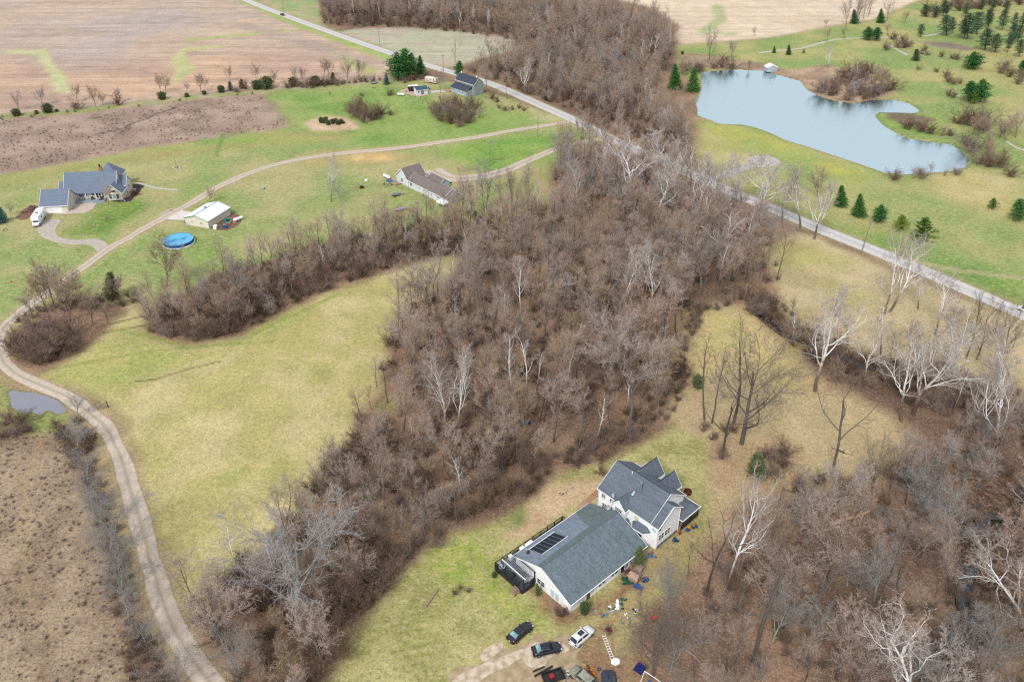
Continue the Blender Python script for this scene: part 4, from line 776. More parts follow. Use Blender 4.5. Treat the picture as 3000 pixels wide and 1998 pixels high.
for a in ((95,925,60,850),(138,915,100,790),(162,905,135,760),(270,948,262,850),(315,945,305,880),(175,905,215,780),(490,840,485,700),(330,880,350,800)):
    S_('small%d' % (a[0] % 3), *a, 'bare tree in the row by the drive bend, %s' % {95:'first from the left', 138:'second from the left', 162:'third from the left', 270:'on the meadow side, left', 315:'on the meadow side, right', 175:'leaning over the drive', 490:'below the round pool', 330:'beside the dark upright cedar'}[a[0]], 'bare trees by the bend of the drive')
G3 = 'bare trees in the fence row of the big field'
for a, l in (((55,323,48,268),'leftmost bare tree of the fence row'),((123,310,112,252),'spreading fence row tree above the dark round cedar'),((225,297,222,246),'fence row tree above the brown bush'),((282,314,270,247),'tall leaning fence row tree'),((302,310,300,270),'short fence row tree beside the tall leaning one'),((345,300,343,255),'fence row tree behind the reddish bush'),
    ((471,272,462,215),'broad fence row tree, left half of the big pair'),((484,272,490,215),'fence row tree, right half of the big pair'),((548,272,546,240),'thin short fence row tree'),((588,272,584,212),'round headed fence row tree'),((602,258,608,225),'smaller tree behind the round headed fence row tree'),((675,238,665,192),'slim tree behind the dark cedars'),((752,238,748,188),'broad bare tree above the cedars'),((803,250,802,204),'slim tree right of the cedars'),
    ((865,240,862,195),'bare tree at the left of the hedge'),((885,240,888,195),'bare tree in the middle of the hedge'),((950,225,952,172),'tall slim tree behind the hedge'),((963,225,966,172),'right twin of the tall slim tree behind the hedge'),((1019,238,1016,163),'tall bare tree left of the pine clump'),((1050,236,1062,166),'bare tree next to the pine clump')):
    S_('small%d' % (a[0] % 3), *a, l, G3, wide=.95, cap=11)
G4 = 'evergreens beside the two storey grey house'
S_('pine0', 1166,236,1160,150, 'large dark green pine at the left of the clump by the two storey house', G4, wide=1.5, cap=18); S_('pine1', 1190,232,1185,142, 'tallest pine of the clump by the two storey house', G4, wide=1.4, cap=18); S_('pine0', 1208,228,1205,152, 'right hand pine of the main clump by the two storey house', G4, wide=1.2, cap=18)
S_('cone0', 1232,222,1230,162, 'separate dark conical pine right of the clump', G4, wide=1.35, cap=18); S_('bspruce0', 1132,248,1132,215, 'small blue green spruce in front of the pine clump', G4, wide=1.1); S_('pine1', 1340,226,1350,178, 'lighter green pine behind the two storey house', G4, wide=1.4); S_('column0', 1527,182,1528,148, 'dark cedar poking out of the far wood', G4, wide=2.2); S_('ball0', 1604,295,1604,272, 'dark evergreen shrub by the road in the far wood', G4)
G5 = 'green spruces at the left end of the pond'
S_('cone0', 1978,260,1976,186, 'large green spruce left of the pond, the left of two', G5, wide=1.25, cap=17); S_('cone1', 2030,268,2033,193, 'large green spruce at the corner of the pond, the right of two', G5, wide=1.2, cap=17)
G6 = 'young evergreens between the road and the pond'
for a, k, l in (((2463,603,2463,540),'cone1','first roadside pine, nearest the bare round tree'),((2516,633,2518,566),'cone0','second roadside pine, darkest and widest'),((2575,652,2582,597),'pine0','third roadside pine, spreading'),((2641,674,2641,628),'ypine0','fourth roadside pine, small and yellow green'),((2703,706,2709,636),'ypine0','fifth roadside pine, broad and yellow green'),((2909,612,2910,580),'ypine0','small lone yellow green conifer on the grass'),((2985,648,2985,580),'pine1','dense dark pine at the right edge above the road')):
    S_(k, *a, l, G6, wide=1.5 if k[0] != 'c' else 1.3)
G7 = 'pines scattered over the grass beyond the pond'
for a, k, l, wd in (((2268,156,2268,134),'cone0','small blue green spruce by the footpath, left of three',1.2),((2310,161,2311,130),'cone1','middle spruce of three by the footpath',1.2),((2355,156,2355,143),'cone0','tiny spruce, right of three by the footpath',1.2),((2545,118,2542,76),'pine0','left half of the round pine pair behind the pond',1.8),((2568,120,2570,80),'pine1','right half of the round pine pair behind the pond',1.8),((2503,70,2500,25),'cone1','dark spruce at the edge of the tan field',1.3),((2580,68,2580,24),'cone0','dark spruce at the end of the bare tree group',1.3),
    ((2696,110,2700,70),'tallpine0','lone open pine near the small white path',1.3),((2684,178,2684,143),'column0','squat dark evergreen below the round pines',2.2),((2852,202,2852,149),'pine0','large round green pine on the eastern slope',2.2),((2845,298,2838,235),'pine1','big green pine above the brown thicket, left one',1.6),((2872,300,2878,228),'pine0','big green pine above the brown thicket, right one',1.5),((2855,305,2850,268),'ypine0','yellow green young pine in front of the big pair',1.2),((2885,148,2893,84),'tallpine1','tall dark pine standing alone on the slope',1.7),((2995,215,2998,176),'pine1','dark pine at the right edge',1.6)):
    S_(k, *a, l, G7, wide=wd, cap=22)
for a in ((2705,50,2700,0),(2730,50,2735,5),(2757,52,2760,6),(2785,50,2790,5),(2775,102,2770,45),(2800,100,2795,42),(2815,108,2812,48),(2845,115,2850,40),(2862,105,2866,36),(2880,85,2885,30),(2905,82,2912,28),(2925,152,2930,98),(2950,158,2960,90),(2985,165,2990,110),(2945,92,2950,32),(2975,88,2985,35),(2995,80,3005,28),(2965,130,2972,74),(2990,128,3000,70),(2870,30,2876,-10),(2900,36,2908,-8),(2940,40,2946,-8),(2830,50,2834,10)):
    u_ = random.uniform(.7, 1.12); dx_, dy_ = random.uniform(-14, 14), random.uniform(-4, 4); a0 = a; a = (a[0]+dx_, a[1]+dy_, a[2]+dx_, a[1]+dy_-(a[1]-a[3])*u_)
    S_('tallpine%d' % (a0[0] % 2), *a, 'tall dark pine of the top right stand, %s, %s' % ('near row' if a[1] > 120 else 'second row' if a[1] > 98 else 'third row' if a[1] > 75 else 'far row', 'leftmost' if a[0] < 2720 else 'left side' if a[0] < 2790 else 'centre left' if a[0] < 2840 else 'centre' if a[0] < 2890 else 'centre right' if a[0] < 2935 else 'right side' if a[0] < 2975 else 'rightmost'), 'tall dark pines at the top right', wide=random.uniform(.95, 1.6), cap=22)
for a, k, l in (((47,340,46,319),'ball0','dark spreading cedar at the far left of the fence row'),((138,330,140,304),'ball1','large dark round cedar in the fence row'),((107,334,107,324),'ball0','tiny round cedar in the fence row'),((166,328,166,320),'ball1','small round cedar right of the large dark one'),((474,292,475,270),'ball0','wide dark green cedar under the big pair of trees'),((547,285,548,273),'ball1','low cedar right of the wide dark green one'),((598,278,598,266),'ball0','small cedar under the round headed tree'),((648,271,648,252),'ball1','dark round cedar at the start of the cedar group'),((676,266,672,238),'column0','broad dark cedar of the group'),((707,260,708,231),'column1','tall green cedar of the group'),((752,262,752,236),'ball0','rounded cedar right of the tall one'),((782,260,780,226),'ball1','large dark cedar at the right of the group'),((860,250,856,227),'ball0','cedar at the left end of the hedge'),((925,247,922,224),'ball1','cedar in the middle of the hedge'),((975,240,975,212),'column0','dark upright cedar near the end of the hedge')):
    S_(k, *a, l, 'cedars in the fence row', wide=1.9 if k[0] == 'c' else 1.2, cap=9)
S_('column0', 327,872,325,795, 'dark upright cedar in the brush by the round meadow', None, wide=1.5); S_('column1', 2217,1392,2218,1326, 'dark green cedar in the brown clearing above the white house', None, wide=1.9, cap=9)
S_('bspruce0', 6,652,2,606, 'blue green spruce cut by the left edge near the motorhome', None, wide=1.4)
S_('ball0', 2045,1135,2043,1100, 'olive round bush in the clearing', None, wide=.8); S_('ball1', 2000,160,1998,150, 'tiny bush on the far grass', None)
G8 = 'bare trees standing around the pond'
for a, k, l, wd in (((2078,175,2080,80),'broad2','tall dark bare tree at the far left shore of the pond',.7),((2143,175,2148,115),'small0','smaller bare tree right of the tall one on the far shore',.9),((2425,205,2440,140),'syc0','white bare tree on the far thicket peninsula',.9),((2508,245,2515,165),'slim0','slim white tree in front of the peninsula thicket',.9),((2210,107,2210,78),'small1','small round bare tree at the field edge',.9),((2420,80,2421,55),'small2','bare round tree at the field edge near the spruce',.9),((2480,72,2470,5),'broad1','broad bare tree at the left of the group beside the tan field',.8),((2515,72,2520,2),'broad0','bare tree in the group beside the tan field',.8),((2600,60,2600,-5),'broad2','bare tree right of the dark spruce by the tan field',.8),((2650,70,2655,30),'small0','little bare tree at the end of the group',1),((2395,578,2397,492),'small1','round grey bare tree on the grass by the turnaround',1.0),((2868,402,2872,330),'small2','bare tree on the slope right of the pond',.9),((2945,412,2945,345),'small0','dark bare tree on the right slope',1.3),((2975,405,2985,320),'small1','bare tree near the right edge above the pond',1.2),((2600,105,2600,66),'small2','bare tree right of the round pine pair',.9),((2422,125,2424,80),'small0','bare tree left of the round pine pair',.9),((2474,115,2472,76),'small1','bare tree between the field and the round pine pair',.9),((2772,235,2776,185),'dslim0','thin bare tree on the pond slope',1.2),((2725,510,2730,475),'small2','tiny bare tree in the reeds at the near shore',.8),((1640,110,1640,60),'forest0','bare tree above the far wood',1)):
    S_(k, *a, l, G8, wide=wd, cap=18)
for a, k, l in (((1290,272,1290,205),'grey1','large grey willow in the yard of the two storey house'),((1425,280,1430,185),'forest1','bare tree right of the two storey house'),((1485,292,1485,205),'forest2','bare ivy based tree near the road by the two storey house'),((1385,262,1385,185),'forest4','bare tree directly in front of the two storey house'),((1333,185,1335,118),'snag1','gnarled dark tree at the edge of the small pale field'),((1395,185,1392,120),'slim0','slim tree behind the two storey house'),((1545,517,1545,487),'small0','sapling on the lawn right of the second driveway'),((615,593,617,548),'small1','small round bare tree behind the barn'),((312,650,316,628),'small2','tiny tree on the lawn in front of the deck'),((318,600,316,540),'small0','bare pale tree against the left house'),((30,630,28,596),'small1','small grey tree at the left edge behind the motorhome'),((2450,1130,2455,1050),'small2','thin tree in the tan field'),((966,286,968,265),'small0','tiny orchard tree on the far lawn'),((1075,370,1080,345),'small1','little tree below the round thicket')):
    S_(k, *a, l, None, wide=1.0, cap=22)

# ---------------------------------------------------------------- scattered woods
LM = [('the tall straight white trunk',1548,1100),('the pair of cream sycamores',1325,1180),('the blue junk',1535,1243),('the forked white sycamore',1805,840),('the tangled white sycamore',1925,840),('the upper tip of the meadow',1300,790),('the round blue pool',560,740),('the grey crowned rim tree',1845,1150),
 ('the brown roofed house',1290,590),('the round tan clearing',2050,1000),('the big lichen grey tree',860,1650),('the two storey white house',1850,1420),('the black deck',1400,1650),('the gravel drive',520,1750),('the road sycamores',2000,540),('the second driveway',1520,480),('the log jam',2900,1440),('the dark hollow',2240,1720),('the gnarled oak',2445,1330),
 ('the leaning cream sycamore',2150,1600),('the bottom edge',2400,1960),('the creek bend',2850,1750),('the white car',1760,1865),('the largest sycamore',2690,1180),('the leaning twin sycamores',2620,890),('the meadow side bushes',760,1400),('the pale dead topped tree',1505,670),('the middle of the meadow edge',900,1180)]
def whereword(x, y):
    n_, lx, ly = min(LM, key=lambda m: (m[1]-x)**2+(1.6*(m[2]-y))**2); dx, dy = x-lx, y-ly; d = math.hypot(dx, dy)
    s_ = 'right beside' if d < 45 else ('directly above' if dy < 0 else 'directly below') if abs(dy) > 2*abs(dx) else (('right of' if dx > 0 else 'left of') if abs(dx) > 2*abs(dy) else ('up and ' if dy < 0 else 'down and ')+('right from' if dx > 0 else 'left from'))
    return ('close ' if 45 <= d < 105 else '')+s_+' '+n_
def cluster(pts, label, group, hr, wide=1.2, keys=('shrub0', 'shrub1', 'shrub2', 'shrub3'), nc=5, nr=4, spice=()):
    P = [px(p) for p in pts]; xs = sorted(q[0] for q in P); 
    for p, q in zip(pts, P):
        row = [r_ for r_ in P if abs(r_[0]-q[0]) < 60]; fx = sum(v < q[0] for v in xs)/len(xs); ys = sorted(v[1] for v in P); fy = sum(v < q[1] for v in ys)/len(ys); h = random.uniform(*hr)
        sz = 'tall' if h > hr[0]+.72*(hr[1]-hr[0]) else 'low' if h < hr[0]+.3*(hr[1]-hr[0]) else 'medium'
        lr = ['far left', 'left', 'middle', 'right', 'far right'][min(nc-1, int(fx*nc))]; fb = ['back', 'upper', 'lower', 'front'][min(nr-1, int(fy*nr))]
        if spice and random.random() < .3: plant(random.choice(spice), p, h*1.35, '%s sapling among the %s, %s %s' % ('tall' if h > sum(hr)/2 else 'low', group, fb, lr), group+' saplings', wide=1.1); continue
        plant(random.choice(keys), p, h, '%s %s, %s %s' % (sz, label, fb, lr), group, wide=wide*random.uniform(.9, 1.1))
def depth(p): return p[1]*CP+CH*SP
def px(p):
    zc = depth(p); return 1500+F_PX*p[0]/zc, 999+F_PX*(-p[1]*SP+CH*CP)/zc
def inpoly(pt, poly):
    x, y = pt; c = False; n = len(poly)
    for i in range(n):
        x0, y0 = poly[i]; x1, y1 = poly[(i+1) % n]
        if (y0 > y) != (y1 > y) and x < x0+(y-y0)*(x1-x0)/(y1-y0): c = not c
    return c
def scatter(poly, area_per, mind, seed, avoid=(), warp=1.5):
    P = poly_at(poly); mn, mx = P.min(0), P.max(0); rg = random.Random(seed); n = int((mx[0]-mn[0])*(mx[1]-mn[1])/area_per); cell = {}; out = []
    for _ in range(n*2):
        x, y = rg.uniform(mn[0], mx[0]), rg.uniform(mn[1], mx[1])
        if not inpoly((x, y), P): continue
        k = (int(x//mind), int(y//mind)); ok = True
        for i in (-1, 0, 1):
            for j in (-1, 0, 1):
                for q in cell.get((k[0]+i, k[1]+j), ()):
                    if (q[0]-x)**2+(q[1]-y)**2 < mind*mind: ok = False
        if ok: cell.setdefault(k, []).append((x, y)); out.append((x, y))
    return out
rdl = road_w; drl = [tuple(q) for q in drive_w]; d2l = [tuple(at(*q)[:2]) for q in ((1775,406),(1650,430),(1480,500),(1330,523),(1268,498))]
def clear(pts, dist=4.0):
    if not pts: return pts
    a = np.array(pts); ok = (ldist(a[:, 0], a[:, 1], rdl) > 3.2+dist) & (ldist(a[:, 0], a[:, 1], drl) > 2.2+dist*.6) & (ldist(a[:, 0], a[:, 1], d2l) > 2.5+dist*.6)
    ok &= np.minimum(ldist(a[:, 0], a[:, 1], creek_w), ldist(a[:, 0], a[:, 1], creek2_w)) > (2.4 if dist > 1.5 else 1.1)
    ok &= sdist(a[:, 0], a[:, 1], pond_w) < -.6
    return [p for p, k in zip(pts, ok) if k]
WOODS = [  # outline (overview pixels), m2 per tree, min gap, height range, label, group
 ([(330,752),(350,712),(460,660),(560,622),(700,580),(850,545),(960,522),(1050,498),(1060,585),(1000,592),(880,622),(790,650),(700,688),(560,762),(470,785),(400,788),(352,770)], 15, 3.0, (8, 13), 'bare grey brown tree in the wood arm between the lawn and the round meadow', 'trees of the wood arm above the meadow'),
 ([(1050,498),(1130,475),(1210,485),(1270,480),(1290,440),(1270,390),(1300,355),(1400,345),(1480,395),(1600,455),(1740,528),(1790,600),(1790,670),(1740,690),(1590,700),(1400,640),(1250,610),(1060,585)], 28, 3.6, (11, 18), 'bare brown tree in the wood between the brown roofed house and the road', 'trees of the upper wood below the road'),
 ([(1060,585),(1250,610),(1400,640),(1590,700),(1562,780),(1545,880),(1530,980),(1425,1015),(1262,1068),(1100,1000),(950,960),(850,930),(870,850),(905,760),(960,700),(1060,640)], 26, 3.5, (12, 18), 'bare brown tree in the middle of the central wood', 'trees of the central wood'),
 ([(850,930),(950,960),(1100,1000),(1250,1030),(1235,1120),(1150,1172),(1050,1222),(950,1290),(885,1365),(812,1475),(762,1570),(750,1700),(560,1700),(500,1580),(440,1480),(420,1420),(500,1340),(600,1260),(700,1160),(790,1040)], 26, 3.4, (9, 15), 'bare tree in the wood lobe between the drive and the white house', 'trees of the lower wood lobe'),
 ([(1620,1330),(1680,1260),(1700,1190),(1800,1160),(1900,1170),(2000,1100),(2100,1060),(2200,1030),(2354,1010),(2700,1010),(2900,1500),(2700,1900),(1490,1900),(1500,1600),(1530,1480),(1580,1400)], 24, 3.2, (8, 15), 'bare pinkish grey tree in the wood right of the white house', 'trees of the lower right wood'),
 ([(1800,720),(1850,775),(1990,830),(2100,865),(2200,890),(2354,930),(2600,1000),(2600,1060),(2354,1010),(2200,985),(2080,930),(1950,880),(1850,830),(1790,770)], 22, 3.0, (6, 13), 'thin bare tree on the bank of the creek', 'trees on the creek bank'),
 ([(745,58),(860,62),(1000,70),(1180,92),(1200,118),(1160,150),(1060,166),(1100,186),(1200,212),(1300,262),(1420,310),(1560,375),(1615,400),(1590,370),(1580,320),(1530,280),(1500,240),(1520,190),(1535,150),(1550,118),(1530,85),(1480,62),(1420,40),(1300,20),(1000,5),(740,0)], 46, 4.6, (12, 18), 'bare grey tree in the large far wood beyond the road', 'trees of the far wood beyond the road'),
]
FAR = [([(730,-8),(1000,0),(1300,15),(1380,22),(1380,-30),(1100,-60),(730,-60)], 90, 6, (13, 18)), ([(1930,60),(2000,52),(2020,40),(1990,20),(1930,30)], 90, 6, (13, 17)), ([(2120,30),(2200,8),(2354,0),(2500,-10),(2600,-60),(2150,-60)], 80, 6, (13, 18))]
pool = []
for i, (pl, ap, md, hr, lb, gr) in enumerate(WOODS):
    pts = [p for p in scatter(pl, ap, md, 50+i) if all((p[0]-q[0])**2+(p[1]-q[1])**2 > 6 for q in HAND)]
    for p in clear(pts, 3.0): pool.append((p, i, hr, lb, gr))
random.shuffle(pool)
vis = [q for q in pool if -60 < px(q[0])[0] < 3060 and -20 < px(q[0])[1] < 2120]
vis.sort(key=lambda q: depth(q[0])/q[2][1]); single = vis[:262]; rest = vis[262:]+[q for q in pool if q not in vis]
for k, (p, i, hr, lb, gr) in enumerate(single):
    key = random.choice(['forest%d' % (random.randrange(7))]*7+['small%d' % (k % 3), 'dslim0', 'slim1'] if i != 4 else ['forest%d' % random.randrange(7)]*5+['grey0', 'grey1', 'dslim1', 'snag0', 'small1'])
    h = random.uniform(*hr)*random.choice([.7, .85, 1, 1, 1.15]); ln_ = random.gauss(0, .07); wd_ = random.uniform(.8, 1.25)
    kw = {'slim': 'pale slender', 'dslim': 'dark slender', 'grey': 'lichen grey', 'small': 'low wide', 'snag': 'crooked dark'}.get(kindof(key), 'grey brown')
    body = ('tall ' if h > hr[0]+.75*(hr[1]-hr[0]) else 'short ' if h < hr[0]+.2*(hr[1]-hr[0]) else '')+kw; wh = whereword(*px(p)); extra = []
    if wd_ > 1.1 and 'wide' not in kw: extra.append('broad crowned')
    elif wd_ < .92: extra.append('narrow crowned')
    if abs(ln_) > .05: extra.append('right leaning' if ln_ > 0 else 'left leaning')
    while extra and len(('%s %s bare tree %s' % (' '.join(extra), body, wh)).split()) > 16: extra.pop()
    lb = ' '.join(extra+[body, 'bare tree', wh])
    o = plant(key, p, h, lb, 'bare trees of the woods', lean=ln_, wide=wd_*(1.15 if hr[1] < 14 else 1))
    if kindof(key) == 'slim': o.name = 'bare_tree'
# everything else of the woods, too many to list: one mass
def collect(keys, name):
    c = bpy.data.collections.new(name)
    for i, k in enumerate(keys):
        (a, b_), h0 = PROTO[k]
        vs = []; fs = []; mi = []; off = 0
        me_ = bpy.data.meshes.new(name+'_source'); bm = bmesh.new(); bm.from_mesh(a); na = len(bm.faces); bm.from_mesh(b_); bm.faces.ensure_lookup_table()
        for f in bm.faces[na:]: f.material_index = 1
        bm.to_mesh(me_); bm.free(); me_.materials.append(a.materials[0]); me_.materials.append(b_.materials[0])
        o = bpy.data.objects.new('%s_source_%02d' % (name, i), me_); c.objects.link(o)
    return c
def mass(name, label, cat, keys, items):
    """items: (x, y, z, rot, scale, index); one object, spread by geometry nodes"""
    me_ = bpy.data.meshes.new(name); me_.vertices.add(len(items)); A = np.array(items, dtype=np.float32)
    me_.vertices.foreach_set('co', A[:, :3].ravel())
    for nm, col in (('turn', 3), ('size', 4)):
        a = me_.attributes.new(nm, 'FLOAT', 'POINT'); a.data.foreach_set('value', A[:, col].copy())
    a = me_.attributes.new('pick', 'INT', 'POINT'); a.data.foreach_set('value', A[:, 5].astype(np.int32))
    o = bpy.data.objects.new(name, me_); COL.objects.link(o); tag(o, label, cat, None, 'stuff')
    ng = bpy.data.node_groups.new(name, 'GeometryNodeTree'); ng.interface.new_socket('Geometry', in_out='INPUT', socket_type='NodeSocketGeometry'); ng.interface.new_socket('Geometry', in_out='OUTPUT', socket_type='NodeSocketGeometry')
    gi = ng.nodes.new('NodeGroupInput'); go = ng.nodes.new('NodeGroupOutput'); ip = ng.nodes.new('GeometryNodeInstanceOnPoints'); ci = ng.nodes.new('GeometryNodeCollectionInfo')
    ci.inputs['Collection'].default_value = collect(keys, name); ci.inputs['Separate Children'].default_value = True; ci.inputs['Reset Children'].default_value = True
    ng.links.new(gi.outputs[0], ip.inputs['Points']); ng.links.new(ci.outputs[0], ip.inputs['Instance']); ip.inputs['Pick Instance'].default_value = True
    def attr(nm, ty):
        x = ng.nodes.new('GeometryNodeInputNamedAttribute'); x.data_type = ty; x.inputs['Name'].default_value = nm; return x
    ng.links.new(attr('pick', 'INT').outputs[0], ip.inputs['Instance Index'])
    cx = ng.nodes.new('ShaderNodeCombineXYZ'); ng.links.new(attr('turn', 'FLOAT').outputs[0], cx.inputs[2]); er = ng.nodes.new('FunctionNodeEulerToRotation'); ng.links.new(cx.outputs[0], er.inputs[0]); ng.links.new(er.outputs[0], ip.inputs['Rotation'])
    c2 = ng.nodes.new('ShaderNodeCombineXYZ'); sz = attr('size', 'FLOAT'); [ng.links.new(sz.outputs[0], c2.inputs[i]) for i in range(3)]; ng.links.new(c2.outputs[0], ip.inputs['Scale'])
    ng.links.new(ip.outputs[0], go.inputs[0]); md = o.modifiers.new('spread', 'NODES'); md.node_group = ng
    return o
tk = ['forest%d' % i for i in range(7)]+['grey1', 'slim0', 'small0']
it = []
for (p, i, hr, lb, gr) in rest:
    k = random.choice([0,1,2,3,4,5,6]*3+[7, 8, 9]); it.append((p[0], p[1], 0, random.uniform(0, 6.28), random.uniform(*hr)/PROTO[tk[k]][1], k))
for i, (pl, ap, md, hr) in enumerate(FAR):
    for p in scatter(pl, ap, md, 90+i):
        k = random.choice([0,1,2,3,4,5,6]*3+[7, 8]); it.append((p[0], p[1], 0, random.uniform(0, 6.28), random.uniform(*hr)/PROTO[tk[k]][1], k))
mass('bare_woodland', 'mass of bare grey brown trees filling the far woods beyond the road', 'woodland', tk, it)
# understorey
uk = ['shrub0', 'shrub1', 'shrub2', 'shrub3', 'sapling0', 'sapling1']; it = []
UD = [9, 19, 22, 11, 22, 16, 30]
for i, (pl, ap, md, hr, lb, gr) in enumerate(WOODS):
    for p in clear(scatter(pl, UD[i], 1.9 if i < 6 else 3.5, 150+i), 1.0):
        if i == 4 and fbm(np.array([p[0]]), np.array([p[1]]), 9, 3, 2)[0] < .5: continue
        if i in (1, 2) and fbm(np.array([p[0]]), np.array([p[1]]), 12, 5, 2)[0] < .42: continue
        k = random.choice([0,1,2,3]*3+[4, 5]); it.append((p[0], p[1], 0, random.uniform(0, 6.28), random.uniform(.45, 1.05)*(1.25 if i in (0, 3) else 1)*(1.5 if i == 6 else 1), k))
for pl, ap, md, sc_ in (([(125,975),(185,965),(215,1010),(235,1100),(262,1200),(300,1330),(335,1440),(380,1560),(440,1700),(300,1700),(290,1500),(262,1380),(235,1250),(200,1130),(150,1040)], 3.5, 1.3, .75),
                 ([(1480,955),(1560,860),(1562,790),(1590,710),(1780,690),(1800,740),(1780,760),(1700,700),(1620,720),(1580,790),(1570,900),(1540,960),(1400,1050),(1260,1100),(1240,1060)], 5, 1.6, .9),
                 ([(55,715),(110,700),(200,690),(310,680),(330,690),(300,705),(200,712),(110,722),(40,745)], 4, 1.2, .6),
                 ([(1785,690),(1850,750),(1960,800),(2100,840),(2354,910),(2500,960),(2500,980),(2354,935),(2080,870),(1950,830),(1840,790)], 12, 2.0, .6),
                 ([(840,190),(870,190),(880,183),(700,200),(660,204),(700,206)], 6, 1.8, .9), ([(-300,300),(0,268),(180,257),(330,240),(500,221),(600,212),(600,216),(500,224),(180,262),(-300,310)], 30, 2.5, .4)):
    for p in clear(scatter(pl, ap, md, int(ap*10)+len(pl)), .3): it.append((p[0], p[1], 0, random.uniform(0, 6.28), random.uniform(.5, 1.2)*sc_, random.choice([0,1,2,3])))
for cw_ in (creek_w, creek2_w):
    for q in spline(cw_, 1.1):
        for _ in range(1): r_, t_ = random.uniform(1.1, 3.6), random.uniform(0, 6.28); it.append((q.x+r_*math.cos(t_), q.y+r_*math.sin(t_), -.3 if r_ < 2.6 else 0, random.uniform(0, 6.28), random.uniform(.25, .6), random.choice([0, 1, 2, 3, 4, 5])))
mass('undergrowth', 'tangled brown brush covering the floor and edges of the woods', 'undergrowth', uk, it)
# shrubs one can pick out
def shrubs(pts, label, group, hr=(2.4, 3.6), key='shrub', wide=1.15):
    ks = tuple('%s%d' % (key, i) for i in range(4 if key == 'shrub' else 2)); P = [tuple(at(*q)[:2]) for q in pts]
    if len(P) > 3: cluster(P, label, group, hr, wide, ks, 3 if len(P) < 12 else 5, 2 if len(P) < 12 else 3)
    else:
        for i, p in enumerate(P): plant(ks[i % len(ks)], p, random.uniform(*hr), label if len(P) == 1 else ['left ', 'right ', 'middle '][i]+label, group, wide=random.uniform(.9, 1.2)*wide)
shrubs([(115,1070),(70,1050),(150,1058),(190,1020),(60,1005),(120,1000),(212,1030),(95,965),(155,960),(215,985),(170,1040),(45,1030),(90,1028),(140,1028)], 'brown shrub in the drive bend thicket', 'shrubs of the thicket in the drive bend', (4.0, 5.2))
shrubs([(1030,328),(1052,330),(1045,345),(1065,358),(1085,352),(1100,350),(1075,335),(1050,315),(1110,338)], 'brown shrub in the oval thicket on the far lawn', 'shrubs of the oval lawn thicket', (4, 5.2)); shrubs([(1145,338)], 'low brown shrub right of the oval thicket', None, (2.5, 3))
th = scatter([(985,262),(990,248),(1020,238),(1060,236),(1095,242),(1108,254),(1105,272),(1085,288),(1055,294),(1020,288),(995,276)], 16, 3.4, 61); 
cluster(th, 'brown shrub in the big round thicket', 'shrubs of the big round thicket', (3.4, 5.4), 1.05, spice=('small0', 'small1', 'small2', 'sapling0'))
shrubs([(1460,318),(1480,325),(1500,322),(1520,318),(1535,325),(1455,300),(1440,292)], 'reddish brown shrub on the road verge', 'low shrubs by the road', (1.8, 2.8))
shrubs([(1200,240),(1215,236),(1235,232),(1250,230),(1185,244)], 'tan brown shrub under the pines', 'shrubs under the pines', (2, 3)); shrubs([(1144,280)], 'grey purple bush beside the gravel yard', None, (3, 3.5)); shrubs([(1060,282)], 'small grey bush on the far lawn', None, (2, 2.2))
PONDT = [([(1560,160),(1600,158),(1660,155),(1740,160),(1800,185),(1845,215),(1870,232),(1840,212),(1800,200),(1760,180),(1700,165),(1620,164),(1570,182)], 18, 3.2, (3.5, 7)), ([(1855,232),(1880,210),(1900,190),(1930,176),(1990,165),(2040,180),(2060,215),(2045,225),(2000,230),(1960,235),(1915,233),(1880,228),(1862,214)], 27, 3.6, (3, 6.5)),
 ([(2068,296),(2090,302),(2130,315),(2180,322),(2215,340),(2240,360),(2255,390),(2300,400),(2330,410),(2320,380),(2280,350),(2220,322),(2160,306),(2090,290)], 24, 3.4, (3, 5)), ([(2030,392),(2060,400),(2110,402),(2180,396),(2230,392),(2230,402),(2150,412),(2080,418),(2040,410)], 22, 3.0, (2, 4)), ([(2195,285),(2230,275),(2280,290),(2310,310),(2300,330),(2250,325),(2210,310)], 34, 4.0, (3, 6.5))]
for i, (pl, ap, md, hr) in enumerate(PONDT):
    cluster(clear(scatter(pl, ap, md, 200+i), 0), ['brown shrub on the far pond shore', 'brown shrub in the pond peninsula thicket', 'brown shrub on the right pond shore', 'reedy shrub at the near pond end', 'brown shrub of the slope thicket'][i], ['far shore shrubs', 'peninsula thicket', 'right shore shrubs', 'near shore shrubs', 'slope thicket'][i], hr, 1.25, spice=('small0', 'small1', 'small2', 'sapling0', 'sapling1'))
shrubs([(2625,140),(2650,142),(2600,148),(2640,128),(2662,138),(2615,118)], 'brown shrub below the round pine pair', 'shrubs below the round pines', (3, 5)); shrubs([(2700,160),(2716,162),(2756,168),(2790,172),(2802,176),(2690,205),(2742,212),(2770,228),(2778,240),(2790,248),(2812,245),(2780,282),(2792,288),(2706,152)], 'brown shrub dotted on the eastern slope', 'shrubs dotted on the eastern slope', (2, 4))
shrubs([(2935,215),(2955,225),(2980,248),(2990,230),(2945,205)], 'brown shrub near the right edge above the pines', 'shrubs near the right edge', (4, 6))
shrubs([(840,258),(855,256),(870,255),(885,254),(900,253),(915,252),(930,251),(945,250),(960,248),(975,246),(990,244)], 'brown shrub in the hedge left of the far lawn', 'hedge shrubs by the far lawn', (2.4, 3.6)); shrubs([(226,320),(720,262),(690,270)], 'round brown bush in the fence row', 'brown bushes in the fence row', (3, 4)); shrubs([(345,310)], 'reddish brown bush in the fence row', None, (4, 4.5), 'red')
